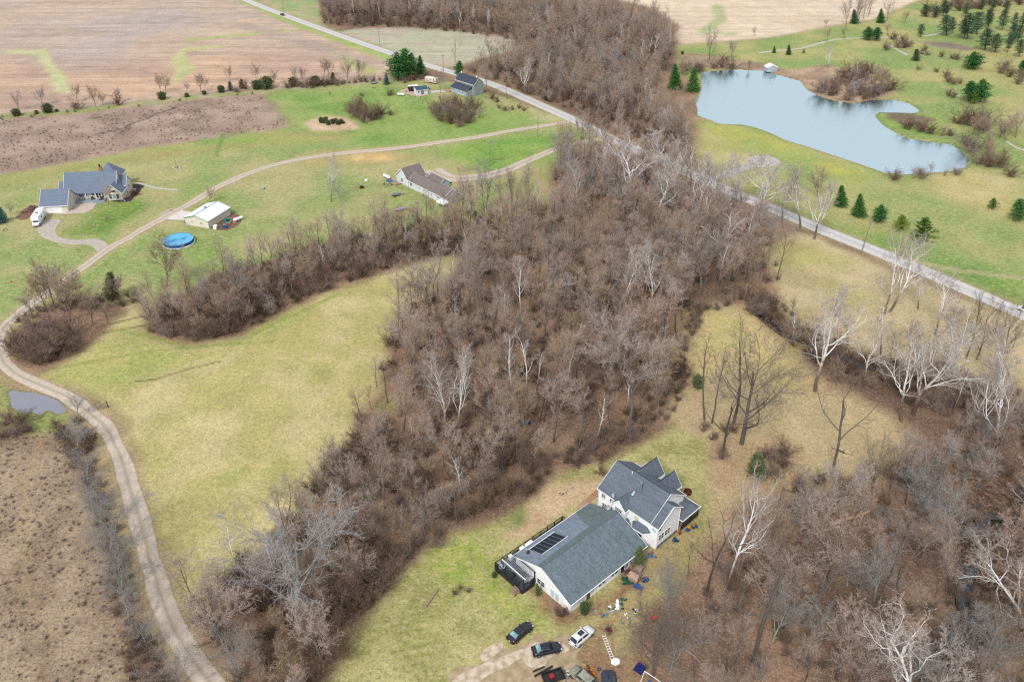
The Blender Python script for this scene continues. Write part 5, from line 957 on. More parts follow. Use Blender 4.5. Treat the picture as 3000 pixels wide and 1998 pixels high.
shrubs([(2110,1340),(2090,1290),(2125,1265),(2240,1340),(2270,1350),(2290,1370),(2150,1262),(2065,1262)], 'brown shrub around the clearing trees', 'shrubs in the clearing', (1.6, 2.6)); shrubs([(2260,1390),(2290,1330),(2400,1420),(2470,1440),(2330,1440)], 'grey tangled shrub at the lower side of the clearing', 'grey shrubs below the clearing', (2.5, 3.6))
shrubs([(1350,1725),(1372,1735),(1330,1740)], 'dead grey brush pile on the yard left of the white house', 'dead brush pile', (.8, 1.1)); shrubs([(1760,1388)], 'thin brown bush at the far corner of the white house', None, (2, 2.3)); shrubs([(400,573)], 'dark red bush at the right of the left house', None, (2.2, 2.4), 'red')
shrubs([(1635,1795),(1652,1806)], 'grey leafless bush against the gable corner of the garage wing', 'bushes at the garage corner', (1.3, 1.6)); shrubs([(1785,1850),(1840,1680)], 'reddish bush near the toys and cedar', 'small red bushes', (1, 1.3), 'red')
S_('ball0', 1712,1796,1712,1765, 'olive leafy bush at the near corner of the garage wing', None, wide=.62); S_('ball1', 1448,1690,1448,1676, 'small round bush at the foot of the black deck', None, wide=.75); S_('column1', 1872,1663,1874,1600, 'narrow dark arborvitae against the long white wall', None, wide=1.15); S_('column0', 1577,1742,1572,1708, 'dark green climbing bush at the deck end of the gable wall', None, wide=.95)
shrubs([(25,1245),(60,1240),(10,1280),(50,1270),(85,1262)], 'dark brown shrub below the puddle at the left edge', 'shrubs below the puddle', (2.4, 3.2))
cluster(scatter([(2110,48),(2180,34),(2260,24),(2354,20),(2354,0),(2200,8),(2110,34)], 60, 5, 311), 'brown brush under the top right pines', 'brush under the far pines', (3, 6), 1.4, spice=('forest0', 'small1'))
# tufts on the rough fields
def tuftW(seed):
    W = Wood(seed)
    for i in range(34):
        an = W.rg.uniform(0, .8); th = W.rg.uniform(0, 6.28); p = np.array([W.rg.normal()*.12, W.rg.normal()*.12, 0]); W.blade(p, p+np.array([math.sin(an)*math.cos(th), math.sin(an)*math.sin(th), math.cos(an)])*W.rg.uniform(.3, .75), .035)
    W.tube(0, [np.zeros(3), np.array([0, 0, .1])], [.05, .03], 3); return W
V_TUFT = veg_mat('dry orange grass', [(0, K(206,150,104)), (.35, K(190,160,130)), (.6, K(150,112,94)), (1, K(222,160,104))])
V_TUFT2 = veg_mat('dull weed stalks', [(0, K(164,138,124)), (.5, K(190,164,150)), (1, K(140,118,106))])
protoW('tuft0', tuftW(1), (V_TUFT, V_TUFT), .7); protoW('tuft1', tuftW(2), (V_TUFT2, V_TUFT2), .7); it = []
for pl, n_, s_ in (([(-300,985),(0,985),(110,985),(150,1040),(190,1150),(240,1300),(280,1440),(330,1568),(330,1700),(-300,1700)], 1.4, .9), ([(-300,480),(0,395),(200,362),(350,332),(500,314),(660,292),(620,236),(600,220),(500,230),(330,248),(180,266),(0,278),(-300,320)], 4.0, 1.0)):
    for p in scatter(pl, n_, .45, int(n_*7)):
        v = fbm(np.array([p[0]]), np.array([p[1]]), 16, 8, 2)[0]
        if fbm(np.array([p[0]]), np.array([p[1]]), 7, 18, 3)[0] < random.uniform(.3, .62): continue
        it.append((p[0], p[1], 0, random.uniform(0, 6.28), (.3+1.1*random.random()**2.5)*s_, 0 if random.random() < (.12+.9*(v-.42)) else 1))
mass('dry_tufts', 'dry orange and brown weed tufts over the rough fields', 'weeds', ['tuft0', 'tuft1'], it)
# ================================================================ BUILDINGS
T = MT
def window(parent, org, u, nrm, uc, zc, w_, h_, cols=2, rows=2, frame=None, pane=None, name='window'):
    """org: a point on the wall line (z=0); u: unit vector along the wall; nrm: outward normal"""
    u = Vector((*u, 0)); nn = Vector((*nrm, 0)); o = Vector((*org, 0)); f = MB(); g_ = MB(); fr = .07
    def bx(mb, a0, a1, z0, z1, d0, d1):
        P = [o+u*a+nn*d+Vector((0, 0, z)) for z in (z0, z1) for a, d in ((a0, d0), (a1, d0), (a1, d1), (a0, d1))]; b = len(mb.v); mb.v += [tuple(p) for p in P]
        for q in ((0, 3, 2, 1), (4, 5, 6, 7), (0, 1, 5, 4), (1, 2, 6, 5), (2, 3, 7, 6), (3, 0, 4, 7)): mb.f.append(tuple(b+i for i in q)); mb.mi.append(0)
    a0, a1, z0, z1 = uc-w_/2, uc+w_/2, zc-h_/2, zc+h_/2
    bx(f, a0-fr, a0, z0-fr, z1+fr, .003, .07); bx(f, a1, a1+fr, z0-fr, z1+fr, .003, .07); bx(f, a0, a1, z0-fr, z0, .003, .08); bx(f, a0, a1, z1, z1+fr, .003, .07)
    for i in range(1, cols): x = a0+w_*i/cols; bx(f, x-.03, x+.03, z0, z1, .02, .055)
    for i in range(1, rows): z = z0+h_*i/rows; bx(f, a0, a1, z-.025, z+.025, .022, .053)
    bx(g_, a0, a1, z0, z1, .006, .03)
    fo = f.build(name, frame or T['trim'], parent); g_.build('pane', pane or T['pane'], fo); return fo
def gable(parent, x0, x1, y0, y1, ze, zr, axis='x', oh=.4, wall=None, roof=None, base=0.0, ridge=None, trim=None, t=.14, wname='wall', rname='roof', split=None, two=None):
    """gabled block; axis is the ridge direction; ridge is its offset on the other axis"""
    w_ = MB(); P = (lambda a, b, z: (a, b, z)) if axis == 'x' else (lambda a, b, z: (b, a, z))
    a0, a1, b0, b1 = (x0, x1, y0, y1) if axis == 'x' else (y0, y1, x0, x1); br = ridge if ridge is not None else (b0+b1)/2
    q = [P(a0, b0, base), P(a1, b0, base), P(a1, b1, base), P(a0, b1, base), P(a0, b0, ze), P(a1, b0, ze), P(a1, b1, ze), P(a0, b1, ze), P(a0, br, zr), P(a1, br, zr)]
    w_.v = q; w_.f = [(0, 1, 5, 4), (2, 3, 7, 6), (1, 2, 6, 9, 5), (3, 0, 4, 8, 7), (4, 5, 9, 8), (6, 7, 8, 9)]; w_.mi = [0]*6; wo = w_.build(wname, wall, parent)
    s0 = (zr-ze)/(br-b0); s1 = (zr-ze)/(b1-br); e = .06
    for k, (bb, s, sg) in enumerate(((b0, s0, -1), (b1, s1, 1))):
        r = MB(); zb = ze-s*oh; r.slab([P(a0-oh, br, zr+e), P(a0-oh, bb+sg*oh, zb+e), P(a1+oh, bb+sg*oh, zb+e), P(a1+oh, br, zr+e)], t); m = roof if not (two and k == 1) else two
        ro = r.build(rname, m, parent)
        tr = MB()
        for a in (a0-oh-.06, a1+oh+.003):     # barge boards
            A = [P(a, br, zr+e+.01), P(a, bb+sg*oh, zb+e+.01), P(a, bb+sg*oh, zb+e-.2), P(a, br, zr+e-.2)]; B_ = [P(a+.055, *(p[1] if axis == 'x' else p[0], p[2])) for p in A]
            b = len(tr.v); tr.v += A+B_
            for f_ in ((0, 1, 2, 3), (7, 6, 5, 4), (0, 4, 5, 1), (1, 5, 6, 2), (2, 6, 7, 3), (3, 7, 4, 0)): tr.f.append(tuple(b+i for i in f_)); tr.mi.append(0)
        lo, hi = sorted((bb+sg*oh, bb+sg*(oh+.1)))
        b = len(tr.v); tr.v += [P(a_, b_, z_) for z_ in (zb+e-.18, zb+e-.02) for a_, b_ in ((a0-oh-.06, lo), (a1+oh+.06, lo), (a1+oh+.06, hi), (a0-oh-.06, hi))]
        for f_ in ((0, 3, 2, 1), (4, 5, 6, 7), (0, 1, 5, 4), (1, 2, 6, 5), (2, 3, 7, 6), (3, 0, 4, 7)): tr.f.append(tuple(b+i for i in f_)); tr.mi.append(0)
        tr.build('gutter', trim or T['trim'], ro)
    return wo
def hipcap(parent, pts, apex, m, name='roof', t=.12, trim=True):
    """low roof from an outline (list of eave corners) up to one or two apex points; faces given as fans"""
    r = MB(); n_ = len(pts)
    for i in range(n_):
        a, b = pts[i], pts[(i+1) % n_]; c = apex[i % len(apex)] if len(apex) == n_ else min(apex, key=lambda q: (Vector(q)-(Vector(a)+Vector(b))/2).length)
        ca = min(apex, key=lambda q: (Vector(q)-Vector(a)).length); cb = min(apex, key=lambda q: (Vector(q)-Vector(b)).length)
        r.poly([a, b, cb] if ca == cb else [a, b, cb, ca])
    ro = r.build(name, m, parent)
    if trim:
        tr = MB()
        for i in range(n_): tr.tube([pts[i], pts[(i+1) % n_]], .09, 4)
        tr.build('gutter', T['trim'], ro)
    return ro
def railing(mb, pts, h=1.0, z=0.0, step=.14, post=1.8):
    for a, b in zip(pts[:-1], pts[1:]):
        a = Vector((*a, 0)); b = Vector((*b, 0)); L = (b-a).length; d = (b-a)/L; ang = math.atan2(d.y, d.x)
        for zz, tt in ((z+h, .05), (z+.12, .035)): c = (a+b)/2; mb.box(c.x-L/2, c.x+L/2, c.y-.04, c.y+.04, zz-tt, zz+tt, rz=ang)
        for k in range(int(L/step)+1): q = a+d*min(L, k*step); mb.box(q.x-.018, q.x+.018, q.y-.018, q.y+.018, z+.12, z+h)
        for k in range(int(L/post)+2): q = a+d*min(L, k*post); mb.box(q.x-.06, q.x+.06, q.y-.06, q.y+.06, z-.1, z+h+.1)

# ---- the white house: two storey block
M0 = Vector((25.75, 100.6)); MA = R_(133.5)
H = thing('white_house', 'white sided two storey house with blue grey gabled roof and back dormers', 'house', (M0.x, M0.y, 0), MA)
ws, sr = T['white_siding'], T['slate_roof']
gable(H, 1.8, 13.7, -10.0, -.02, 5.6, 9.15, 'x', .3, ws, sr, ridge=-5.0)
# right hand projecting bay, its ridge lower than the main one
b = MB(); b.v = [(0, 0, 0), (1.79, 0, 0), (1.79, -6.5, 0), (0, -6.5, 0), (0, 0, 5.6), (1.79, 0, 5.6), (1.79, -6.5, 6.15), (0, -6.5, 6.15), (0, -3.7, 8.2), (1.79, -3.7, 8.2)]
b.f = [(0, 1, 5, 4), (2, 3, 7, 6), (3, 0, 4, 8, 7), (0, 3, 2, 1)]; b.mi = [0]*4; b.build('bay_wall', ws, H)
r = MB(); r.slab([(-.3, -3.7, 8.27), (1.49, -3.7, 8.27), (1.49, .3, 5.40), (-.3, .3, 5.40)], .14); r.slab([(-.3, -3.72, 8.27), (-.3, -6.85, 5.98), (1.79, -6.85, 5.98), (1.79, -3.72, 8.27)], .14); ro = r.build('bay_roof', sr, H)
tr = MB(); tr.tube([(-.33, .3, 5.36), (-.33, -3.7, 8.22), (-.33, -6.85, 5.94)], .09, 4); tr.tube([(-.33, -6.9, 5.9), (1.8, -6.9, 5.9)], .08, 4); tr.tube([(-.3, .34, 5.32), (1.5, .34, 5.32)], .08, 4); tr.build('gutter', T['trim'], ro)
# back cross gables
gable(H, 8.2, 11.9, -11.9, -7.0, 5.6, 8.1, 'y', .3, ws, sr, wname='rear_gable_wall', rname='rear_gable_roof')
gable(H, 3.9, 7.2, -11.5, -7.0, 5.6, 7.9, 'y', .3, ws, sr, wname='rear_gable_wall', rname='rear_gable_roof')
# front entrance gable
gable(H, 6.7, 9.6, -4.0, 1.0, 5.55, 7.1, 'y', .25, ws, sr, wname='front_gable_wall', rname='front_gable_roof')
window(H, (0, 1.0), (1, 0), (0, 1), 8.15, 4.7, 1.5, .75, 4, 2)
# front wall windows
for uc, zc, w1, h1, pn in ((12.6, 4.45, .8, 1.25, None), (12.2, 2.1, .95, 1.2, None), (4.65, 4.5, .85, 1.35, 'amber_pane'), (.72, 4.55, .85, 1.35, 'pale_pane'), (2.1, 1.55, .75, 1.35, None), (10.6, 4.45, .8, 1.2, None)):
    window(H, (0, 0), (1, 0), (0, 1), uc, zc, w1, h1, 2, 3, pane=T[pn] if pn else None)
# bay window with its own little hipped roof
b = MB(); b.v = [(1.6, 0, .3), (5.2, 0, .3), (4.4, 1.0, .3), (2.4, 1.0, .3), (1.6, 0, 3.1), (5.2, 0, 3.1), (4.4, 1.0, 3.1), (2.4, 1.0, 3.1)]; b.f = [(1, 2, 6, 5), (2, 3, 7, 6), (3, 0, 4, 7), (0, 1, 2, 3)]; b.mi = [0]*4; b.build('bay_window_wall', ws, H)
window(H, (0, 1.0), (1, 0), (0, 1), 3.9, 1.7, .8, 1.7, 1, 2); window(H, (0, 1.0), (1, 0), (0, 1), 2.9, 1.7, .8, 1.7, 1, 2)
hipcap(H, [(1.2, .02, 3.1), (5.6, .02, 3.1), (4.6, 1.35, 3.05), (2.2, 1.35, 3.05)], [(2.3, .02, 4.0), (4.5, .02, 4.0)], sr, 'bay_window_roof')
# gable end windows and crawl space lattice
for uc, zc, w1, h1, c_ in ((.62, 4.85, .75, 1.4, 1), (.95, 2.35, .7, 1.4, 1), (1.7, 2.35, .7, 1.4, 1), (2.75, 2.35, .75, 1.4, 1), (3.5, 2.35, .7, 1.4, 1)):
    window(H, (0, 0), (0, -1), (-1, 0), uc, zc, w1, h1, c_, 2)
b = MB(); b.box(-.06, -.005, -6.3, -.15, 0, .55); b.build('crawl_space_skirt', T['black'], H)
b = MB(); [b.box(-.11, -.065, -.3-k*.22, -.22-k*.22, 0, .55) for k in range(26)]; b.box(-.115, -.06, -6.3, -.15, .5, .6); b.build('lattice', T['grey'], H)
b = MB(); b.tube([(-.08, -.1, 5.5), (-.08, -.1, .1)], .05, 6); b.tube([(-.08, -6.42, 5.9), (-.08, -6.42, .1)], .05, 6); b.tube([(13.78, .05, 5.4), (13.78, .05, .1)], .05, 6); b.build('downpipe', T['trim'], H)
# porch at the right rear corner
hipcap(H, [(-.75, -6.6, 2.85), (1.79, -6.6, 2.9), (3.5, -10.1, 2.9), (3.5, -12.2, 2.85), (-.75, -12.2, 2.85)], [(1.78, -6.7, 4.3), (1.78, -9.3, 4.3)], T['slate_roof'], 'porch_roof')
b = MB(); b.box(-.5, 3.4, -12.0, -6.6, 0, .45); b.build('porch_floor', T['wood'], H)
for q in ((-.55, -7.2), (-.55, -9.6), (-.55, -11.9), (1.5, -11.9), (3.3, -11.9)): b = MB(); b.box(q[0]-.08, q[0]+.08, q[1]-.08, q[1]+.08, .45, 2.85); b.build('porch_post', T['black_wood'], H)
b = MB(); railing(b, [(-.5, -6.8), (-.5, -12.0), (3.3, -12.0)], 1.0, .45); b.build('porch_railing', T['black_wood'], H)
# roof furniture
b = MB(); b.tube([(6.5, -2.9, 7.45), (6.5, -2.9, 9.7)], .17, 12); b.tube([(6.5, -2.9, 9.7), (6.5, -2.9, 9.85)], [.28, .25], 12); fl = b.build('flue', T['galv'], H); b = MB(); b.box(6.05, 6.95, -3.2, -2.6, 7.2, 7.55, tilt=('X', -.62)); b.build('flashing', T['white'], fl)
b = MB(); b.box(7.15, 7.75, -2.6, -1.5, 7.05, 7.2, tilt=('X', -.62)); so = b.build('skylight', T['black_wood'], H); b = MB(); b.box(7.23, 7.67, -2.5, -1.6, 7.12, 7.24, tilt=('X', -.62)); b.build('pane', T['pale_pane'], so)
b = MB(); b.tube([(9.9, -4.5, 8.7), (9.9, -4.5, 9.3)], .08, 8); b.tube([(9.9, -4.5, 8.6), (9.9, -4.5, 8.8)], [.2, .09], 8); b.build('vent_pipe', T['white'], H)
def dish(parent, x, y, z, rz, s=.45):
    b = MB(); b.tube([(x, y, z), (x, y, z+.5)], .03, 5); c = Vector((x, y, z+.75)); d = Vector((math.cos(rz), math.sin(rz), .5)).normalized(); a = d.cross(Vector((0, 0, 1))).normalized(); e = a.cross(d); V = []
    for i, (rr, dp) in enumerate(((0, -.12), (.5, -.09), (1, 0))):
        for k in range(14): t = k*math.tau/14; q = c+a*(math.cos(t)*rr*s)+e*(math.sin(t)*rr*s)+d*(dp*s*2); b.v.append(tuple(q))
    n0_ = len(b.v)-42
    for i in range(2):
        for k in range(14): b.f.append((n0_+i*14+k, n0_+i*14+(k+1) % 14, n0_+(i+1)*14+(k+1) % 14, n0_+(i+1)*14+k)); b.mi.append(0)
    b.tube([tuple(c-e*s), tuple(c+d*s*1.1)], .02, 4); return b.build('satellite_dish', T['canvas'], parent)
dish(H, 10.2, .25, 5.5, R_(70)); 

b = MB(); b.tube([(1.6, -5.0, 9.24), (13.9, -5.0, 9.24)], .09, 5); b.tube([(10.05, -12.1, 8.19), (10.05, -7.2, 8.19)], .08, 5); b.tube([(5.55, -11.7, 7.99), (5.55, -7.2, 7.99)], .08, 5); b.build('ridge_cap', T['dark_roof'], H)
# ---- the long single storey wing, joined to it by a low link roof
G0 = Vector((9.6, 86.8)); GA = R_(41.9)
G = thing('long_garage_wing', 'long low white building with a weathered grey roof joined to the two storey house', 'building', (G0.x, G0.y, 0), GA)
ge, gr, gy = 2.75, 5.55, 6.65
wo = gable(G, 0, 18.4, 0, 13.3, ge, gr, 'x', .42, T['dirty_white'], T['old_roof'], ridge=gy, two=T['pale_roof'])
sl = (gr-ge)/(13.3-gy)
b = MB(); b.slab([(12.7, gy+.02, gr+.10), (18.84, gy+.02, gr+.10), (18.84, 13.3+.42, ge-sl*.42+.10), (15.2, 13.3+.42, ge-sl*.42+.10), (13.2, gy+3.0, gr-sl*3.0+.10)], .02); b.build('mossy_roof_section', T['mossy_roof'], G)
b = MB(); b.slab([(-.42, gy+.01, gr+.10), (12.7, gy+.01, gr+.10), (12.9, gy+1.5, gr-sl*1.5+.10), (-.42, gy+1.1, gr-sl*1.1+.10)], .02); b.build('mossy_roof_section', T['mossy_roof'], G)
b = MB(); b.tube([(-.42, gy, gr+.09), (18.82, gy, gr+.09)], .11, 5); b.build('ridge_cap', T['slate_roof'], G)
# solar pool heater: a row of black mats on the left slope
zz = lambda y: gr-sl*(y-gy)+.12
for k in range(6):
    x = 2.55+k*.98; b = MB(); b.slab([(x, 9.35, zz(9.35)+.08), (x+.76, 9.35, zz(9.35)+.08), (x+.76, 12.35, zz(12.35)+.08), (x, 12.35, zz(12.35)+.08)], .06); b.build('solar_panel', T['solar'], G, bevel=0)
b = MB(); b.tube([(2.3, 9.25, zz(9.25)+.1), (8.6, 9.25, zz(9.25)+.1)], .05, 5); b.tube([(2.1, 12.5, zz(12.5)+.1), (8.5, 12.5, zz(12.5)+.1)], .06, 5); b.tube([(2.1, 12.5, zz(12.5)+.1), (2.0, 13.0, zz(13.0)+.1)], .06, 5); b.build('solar_pipe', T['white'], G)
# gable wall: window pair, double door, and side wall openings
for uc in (7.45, 6.5): window(G, (0, 0), (0, 1), (-1, 0), uc, 1.35, .8, 1.15, 1, 2)
def door(parent, org, u, nrm, uc, w_, h_, m, name='door', panels=2):
    u = Vector((*u, 0)); nn = Vector((*nrm, 0)); o = Vector((*org, 0)); b = MB()
    def bx(a0, a1, z0, z1, d0, d1):
        P = [o+u*a+nn*d+Vector((0, 0, z)) for z in (z0, z1) for a, d in ((a0, d0), (a1, d0), (a1, d1), (a0, d1))]; k = len(b.v); b.v.extend(tuple(p) for p in P)
        for q in ((0, 3, 2, 1), (4, 5, 6, 7), (0, 1, 5, 4), (1, 2, 6, 5), (2, 3, 7, 6), (3, 0, 4, 7)): b.f.append(tuple(k+i for i in q)); b.mi.append(0)
    bx(uc-w_/2, uc+w_/2, .05, h_, .003, .04)
    for i in range(panels): z0 = .2+i*(h_-.3)/panels; bx(uc-w_*.38, uc+w_*.38, z0, z0+(h_-.3)/panels-.12, .043, .06)
    d_ = b.build(name, m, parent); b = MB(); p = o+u*(uc+w_*.36)+nn*.1; b.ell((p.x, p.y, 1.0), (.05, .05, .05), 6, 4); b.build('handle', T['chrome'], d_); return d_
for uc in (4.15, 3.1): 
    d_ = window(G, (0, 0), (0, 1), (-1, 0), uc, 1.15, .9, 1.9, 1, 1, pane=mat('frosted door glass', K(225,238,242), K(205,222,228), rough=.3), name='patio_door')
door(G, (0, 0), (1, 0), (0, -1), 4.3, .85, 2.05, T['brown'], 'side_door'); window(G, (0, 0), (1, 0), (0, -1), 5.25, 1.4, .6, 1.3, 2, 4)
for uc in (7.15, 8.1, 10.35, 11.25): window(G, (0, 0), (1, 0), (0, -1), uc, 1.5, .75, 1.15, 1, 2)
door(G, (0, 0), (1, 0), (0, -1), 12.95, .85, 2.05, T['black'], 'side_door'); window(G, (0, 0), (1, 0), (0, -1), 14.0, 1.2, .85, 1.9, 1, 1, pane=T['pale_pane'], name='patio_door')
b = MB(); b.tube([(-.1, -.1, 2.6), (-.1, -.1, .1)], .05, 6); b.tube([(18.5, -.1, 2.6), (18.5, -.1, .1)], .05, 6); b.build('downpipe', T['trim'], G)
# link roof between the two buildings
gable(H, 6.3, 10.7, .2, 3.0, 2.7, 4.3, 'y', .2, ws, T['slate_roof'], wname='link_wall', rname='link_roof')
dish(G, 18.2, 8.6, 4.9, R_(250), .5)
b = MB(); b.box(1.3, 1.75, 11.7, 12.1, zz(12)+.05, zz(12)+.35); b.tube([(1.5, 11.9, zz(12)+.3), (1.5, 11.9, zz(12)+.8)], .1, 8); b.build('roof_vent', T['rust'], G)

# ---- black deck with railing, pergola and steps, wrapped round the left corner
D = thing('black_deck', 'black raised deck wrapping the left corner of the long wing, with railing and steps', 'deck', (G0.x, G0.y, 0), GA)
b = MB(); b.slab([(-3.3, 8.1, .9), (-.1, 8.1, .9), (-.1, 13.45, .9), (13.4, 13.45, .9), (13.4, 15.2, .9), (-3.3, 15.2, .9)], .18); b.build('floor', T['deck_dark'], D)
b = MB(); b.box(-3.34, -3.28, 8.1, 15.2, .02, 1.05); b.box(-3.3, -.6, 8.04, 8.09, .02, 1.05); b.box(-3.3, 13.4, 15.21, 15.27, .3, .95); b.build('skirt', T['black_wood'], D)
b = MB(); railing(b, [(-.5, 8.15), (-1.2, 8.15)], 1.0, .9); railing(b, [(-3.25, 9.2), (-3.25, 15.15), (13.3, 15.15), (13.3, 13.6)], 1.0, .9, step=.16); b.build('railing', T['black_wood'], D)
st = MB(); [st.box(-3.65-k*.3, -3.32-k*.3, 8.7, 9.9, .62-k*.2, .69-k*.2) for k in range(4)]; st.box(-4.6, -3.3, 8.62, 8.68, .0, .5, tilt=('Y', .0)); st.build('steps', T['wood'], D)
st = MB(); st.tube([(-3.3, 8.55, 1.9), (-4.4, 8.55, 1.1), (-4.4, 8.55, 0)], .04, 5); st.tube([(-3.3, 10.0, 1.9), (-4.4, 10.0, 1.1), (-4.4, 10.0, 0)], .04, 5); st.build('handrail', T['black_wood'], D)
Pg = thing('pergola', 'slatted white topped pergola standing on the black deck', 'pergola', (G0.x, G0.y, 0), GA)
b = MB(); [b.box(-3.0, -.05, 8.45+k*.27, 8.49+k*.27, 3.05, 3.15) for k in range(20)]; b.build('slats', T['canvas'], Pg)
b = MB(); b.box(-2.75, -2.65, 8.0, 13.9, 3.2, 3.36); b.build('beam', T['white'], Pg); b = MB(); b.box(-2.8, -2.7, 8.2, 13.8, 2.85, 3.05); b.box(-.3, -.2, 8.2, 13.8, 2.85, 3.05); b.build('beam', T['black_wood'], Pg)
for q in ((-2.75, 8.35), (-2.75, 11.0), (-2.75, 13.6), (-.25, 8.35)): b = MB(); b.box(q[0]-.07, q[0]+.07, q[1]-.07, q[1]+.07, .9, 3.05); b.build('post', T['black_wood'], Pg)
def gl(x, y, z=0): c, s = math.cos(GA), math.sin(GA); return Vector((G0.x+x*c-y*s, G0.y+x*s+y*c, z))
def ml(x, y, z=0): c, s = math.cos(MA), math.sin(MA); return Vector((M0.x+x*c-y*s, M0.y+x*s+y*c, z))
def single(name, label, cat, mb, m, loc, rz=0, group=None, bevel=0):
    o = mb.build(name, m, None, bevel); o.location = loc; o.rotation_euler = (0, 0, rz); return tag(o, label, cat, group)
def round_table(loc, label, group, r=.6):
    b = MB(); b.tube([(0, 0, .70), (0, 0, .75)], r, 18); b.tube([(0, 0, .05), (0, 0, .7)], .05, 6); b.tube([(0, 0, 0), (0, 0, .05)], r*.5, 12); b.torus((0, 0, .75), r*.93, .025, 18, 5); return single('round_table', label, 'table', b, T['canvas'], loc, 0, group)
round_table(gl(-2.75, 13.9, .9), 'pale round table at the far corner of the black deck', None, .6)
round_table(gl(-2.6, 14.8, .9), 'small round table by the deck railing', None, .3)
b = MB(); b.box(-.4, .4, -.9, .9, .1, .7); b.torus((0, 0, .72), .3, .05, 12, 5); single('grill', 'dark covered barbecue under the pergola', 'barbecue', b, T['black'], gl(-1.5, 11.2, .9), GA+.4, None, .06)
b = MB(); b.box(-.45, .45, -1.0, 1.0, .25, .45); b.box(-.45, -.35, -1.0, 1.0, .45, .9); single('sun_lounger', 'white lounger at the open end of the deck', 'lounger', b, T['canvas'], gl(-1.0, 9.0, .9), GA+1.2, None, .04)
for x, l, s in ((4.2, 'white chest on the deck beside the solar panels', 1.3), (2.5, 'smaller white box on the deck left of the chest', .8), (-.2, 'white cloth covered box near the deck corner', .5)):
    b = MB(); b.box(-s*.6, s*.6, -.35, .35, .1, .95); b.box(-s*.62, s*.62, -.37, .37, .98, 1.05); single('storage_box', l, 'box', b, T['white'], gl(x, 14.45, .9), GA, None, .04)
b = MB(); b.box(-1.2, 1.2, -.3, .3, .05, .5); b.box(-1.2, 1.2, -.35, -.25, .5, .9); single('bench', 'dark bench along the deck railing', 'bench', b, T['black_wood'], gl(.9, 14.8, .9), GA, None, .03)

# ---- toys and clutter around the white house
def playhouse(loc, rz, label, s=1.0, m='tan'):
    o = thing('playhouse', label, 'playhouse', loc, rz, None); b = MB()
    b.box(-.75*s, .75*s, -.6*s, .6*s, 0, 1.1*s); b.build('wall', T[m], o, bevel=.06)
    b = MB(); b.slab([(-.9*s, -.75*s, 1.15*s), (.9*s, -.75*s, 1.15*s), (.75*s, 0, 1.65*s), (-.75*s, 0, 1.65*s)], .08); b.slab([(.9*s, .75*s, 1.15*s), (-.9*s, .75*s, 1.15*s), (-.75*s, 0, 1.65*s), (.75*s, 0, 1.65*s)], .08); b.build('roof', T[m], o)
    b = MB(); b.box(-.3*s, .3*s, -.64*s, -.6*s, .1, .85*s); b.build('door', T['brown'], o); return o
playhouse(gl(13.0, -2.6), GA+R_(100), 'larger tan plastic playhouse with a round white spot on its roof', 1.15)
playhouse(gl(14.9, -1.9), GA+R_(20), 'smaller tan plastic playhouse nearest the cedar', .9)
b = MB(); b.slab([(-.5, -1.1, .05), (.5, -1.1, .05), (.5, .9, 1.0), (-.5, .9, 1.0)], .08); b.box(-.55, -.48, -1.1, .9, .0, .5); b.box(.48, .55, -1.1, .9, 0, .5); single('slide', 'dark green plastic slide lying beside the tan playhouse', 'slide', b, T['green'], gl(11.9, -2.0), GA+.9)
b = MB(); b.slab([(-.4, -.9, .05), (.4, -.9, .05), (.4, .7, .55), (-.4, .7, .55)], .08); b.box(-.46, -.4, -.9, .7, 0, .45); single('slide', 'bright blue plastic slide in front of the tan playhouse', 'slide', b, T['blue'], gl(12.5, -4.0), GA+.3)
b = MB(); b.box(-.9, .9, -.55, .55, .1, .35); b.box(-.9, .9, -.55, -.45, .35, .8); b.box(-.9, -.8, -.5, .5, .3, .8); single('sandbox', 'brown wooden crate of toys by the side door', 'crate', b, T['wood'], gl(12.6, -.9), GA+.1, None, .03)
b = MB(); railing(b, [(0, 0), (0, -1.3)], .9, .3); b.box(-.9, .1, -1.3, 0, 0, .3); single('stoop', 'weathered wooden stoop with a railing at the patio door', 'stoop', b, T['wood'], gl(14.9, -.1), GA)
b = MB(); b.ell((0, 0, 0), (.8, .6, .25), 12, 4, zmin=0, jit=.15); single('tarp_heap', 'dark green tarp bundle on the ground beside the tan playhouse', 'tarp', b, T['dblue'], gl(14.6, -3.8), GA, None)
def pile(loc, label, ms, n_=7, r=.8, name='toy_pile', cat='toys', s=.3, group=None):
    s = s*.8
    """heap of odd moulded shapes that lie and lean on each other"""
    o = thing(name, label, cat, loc, random.uniform(0, 6), group)
    for k in range(n_):
        a = random.uniform(0, 6.28); q = random.uniform(.1, 1)*r; x, y = math.cos(a)*q, math.sin(a)*q; z = s*random.uniform(.3, .8); b = MB(); t = k % 4
        if t == 0: b.box(x-s, x+s, y-s*.5, y+s*.5, 0, z*1.4, rz=a)
        elif t == 1: b.ell((x, y, z*.8), (s*.9, s*.6, z*.8), 9, 5, rz=a)
        elif t == 2: b.tube([(x, y, .05), (x+s*.8, y+s*.5, z*1.5)], s*.28, 7)
        else: b.torus((x, y, .12), s*.8, s*.2, 12, 6)
        b.build(('box', 'ball', 'tube', 'ring')[t], T[ms[k % len(ms)]], o, bevel=.02 if t == 0 else 0)
    return o
pile(gl(19.6, -.9), 'heap of pale blue and teal tarps at the end of the long wing', ['lblue', 'dblue', 'lblue', 'red'], 9, 1.1, s=.45, name='tarp_heap', cat='tarps')
pile(at(1800, 1780), 'sprawling heap of white and green yard clutter beside the olive bush', ['white', 'grey', 'green', 'canvas', 'black'], 15, 1.5, s=.36, name='junk_heap', cat='junk')
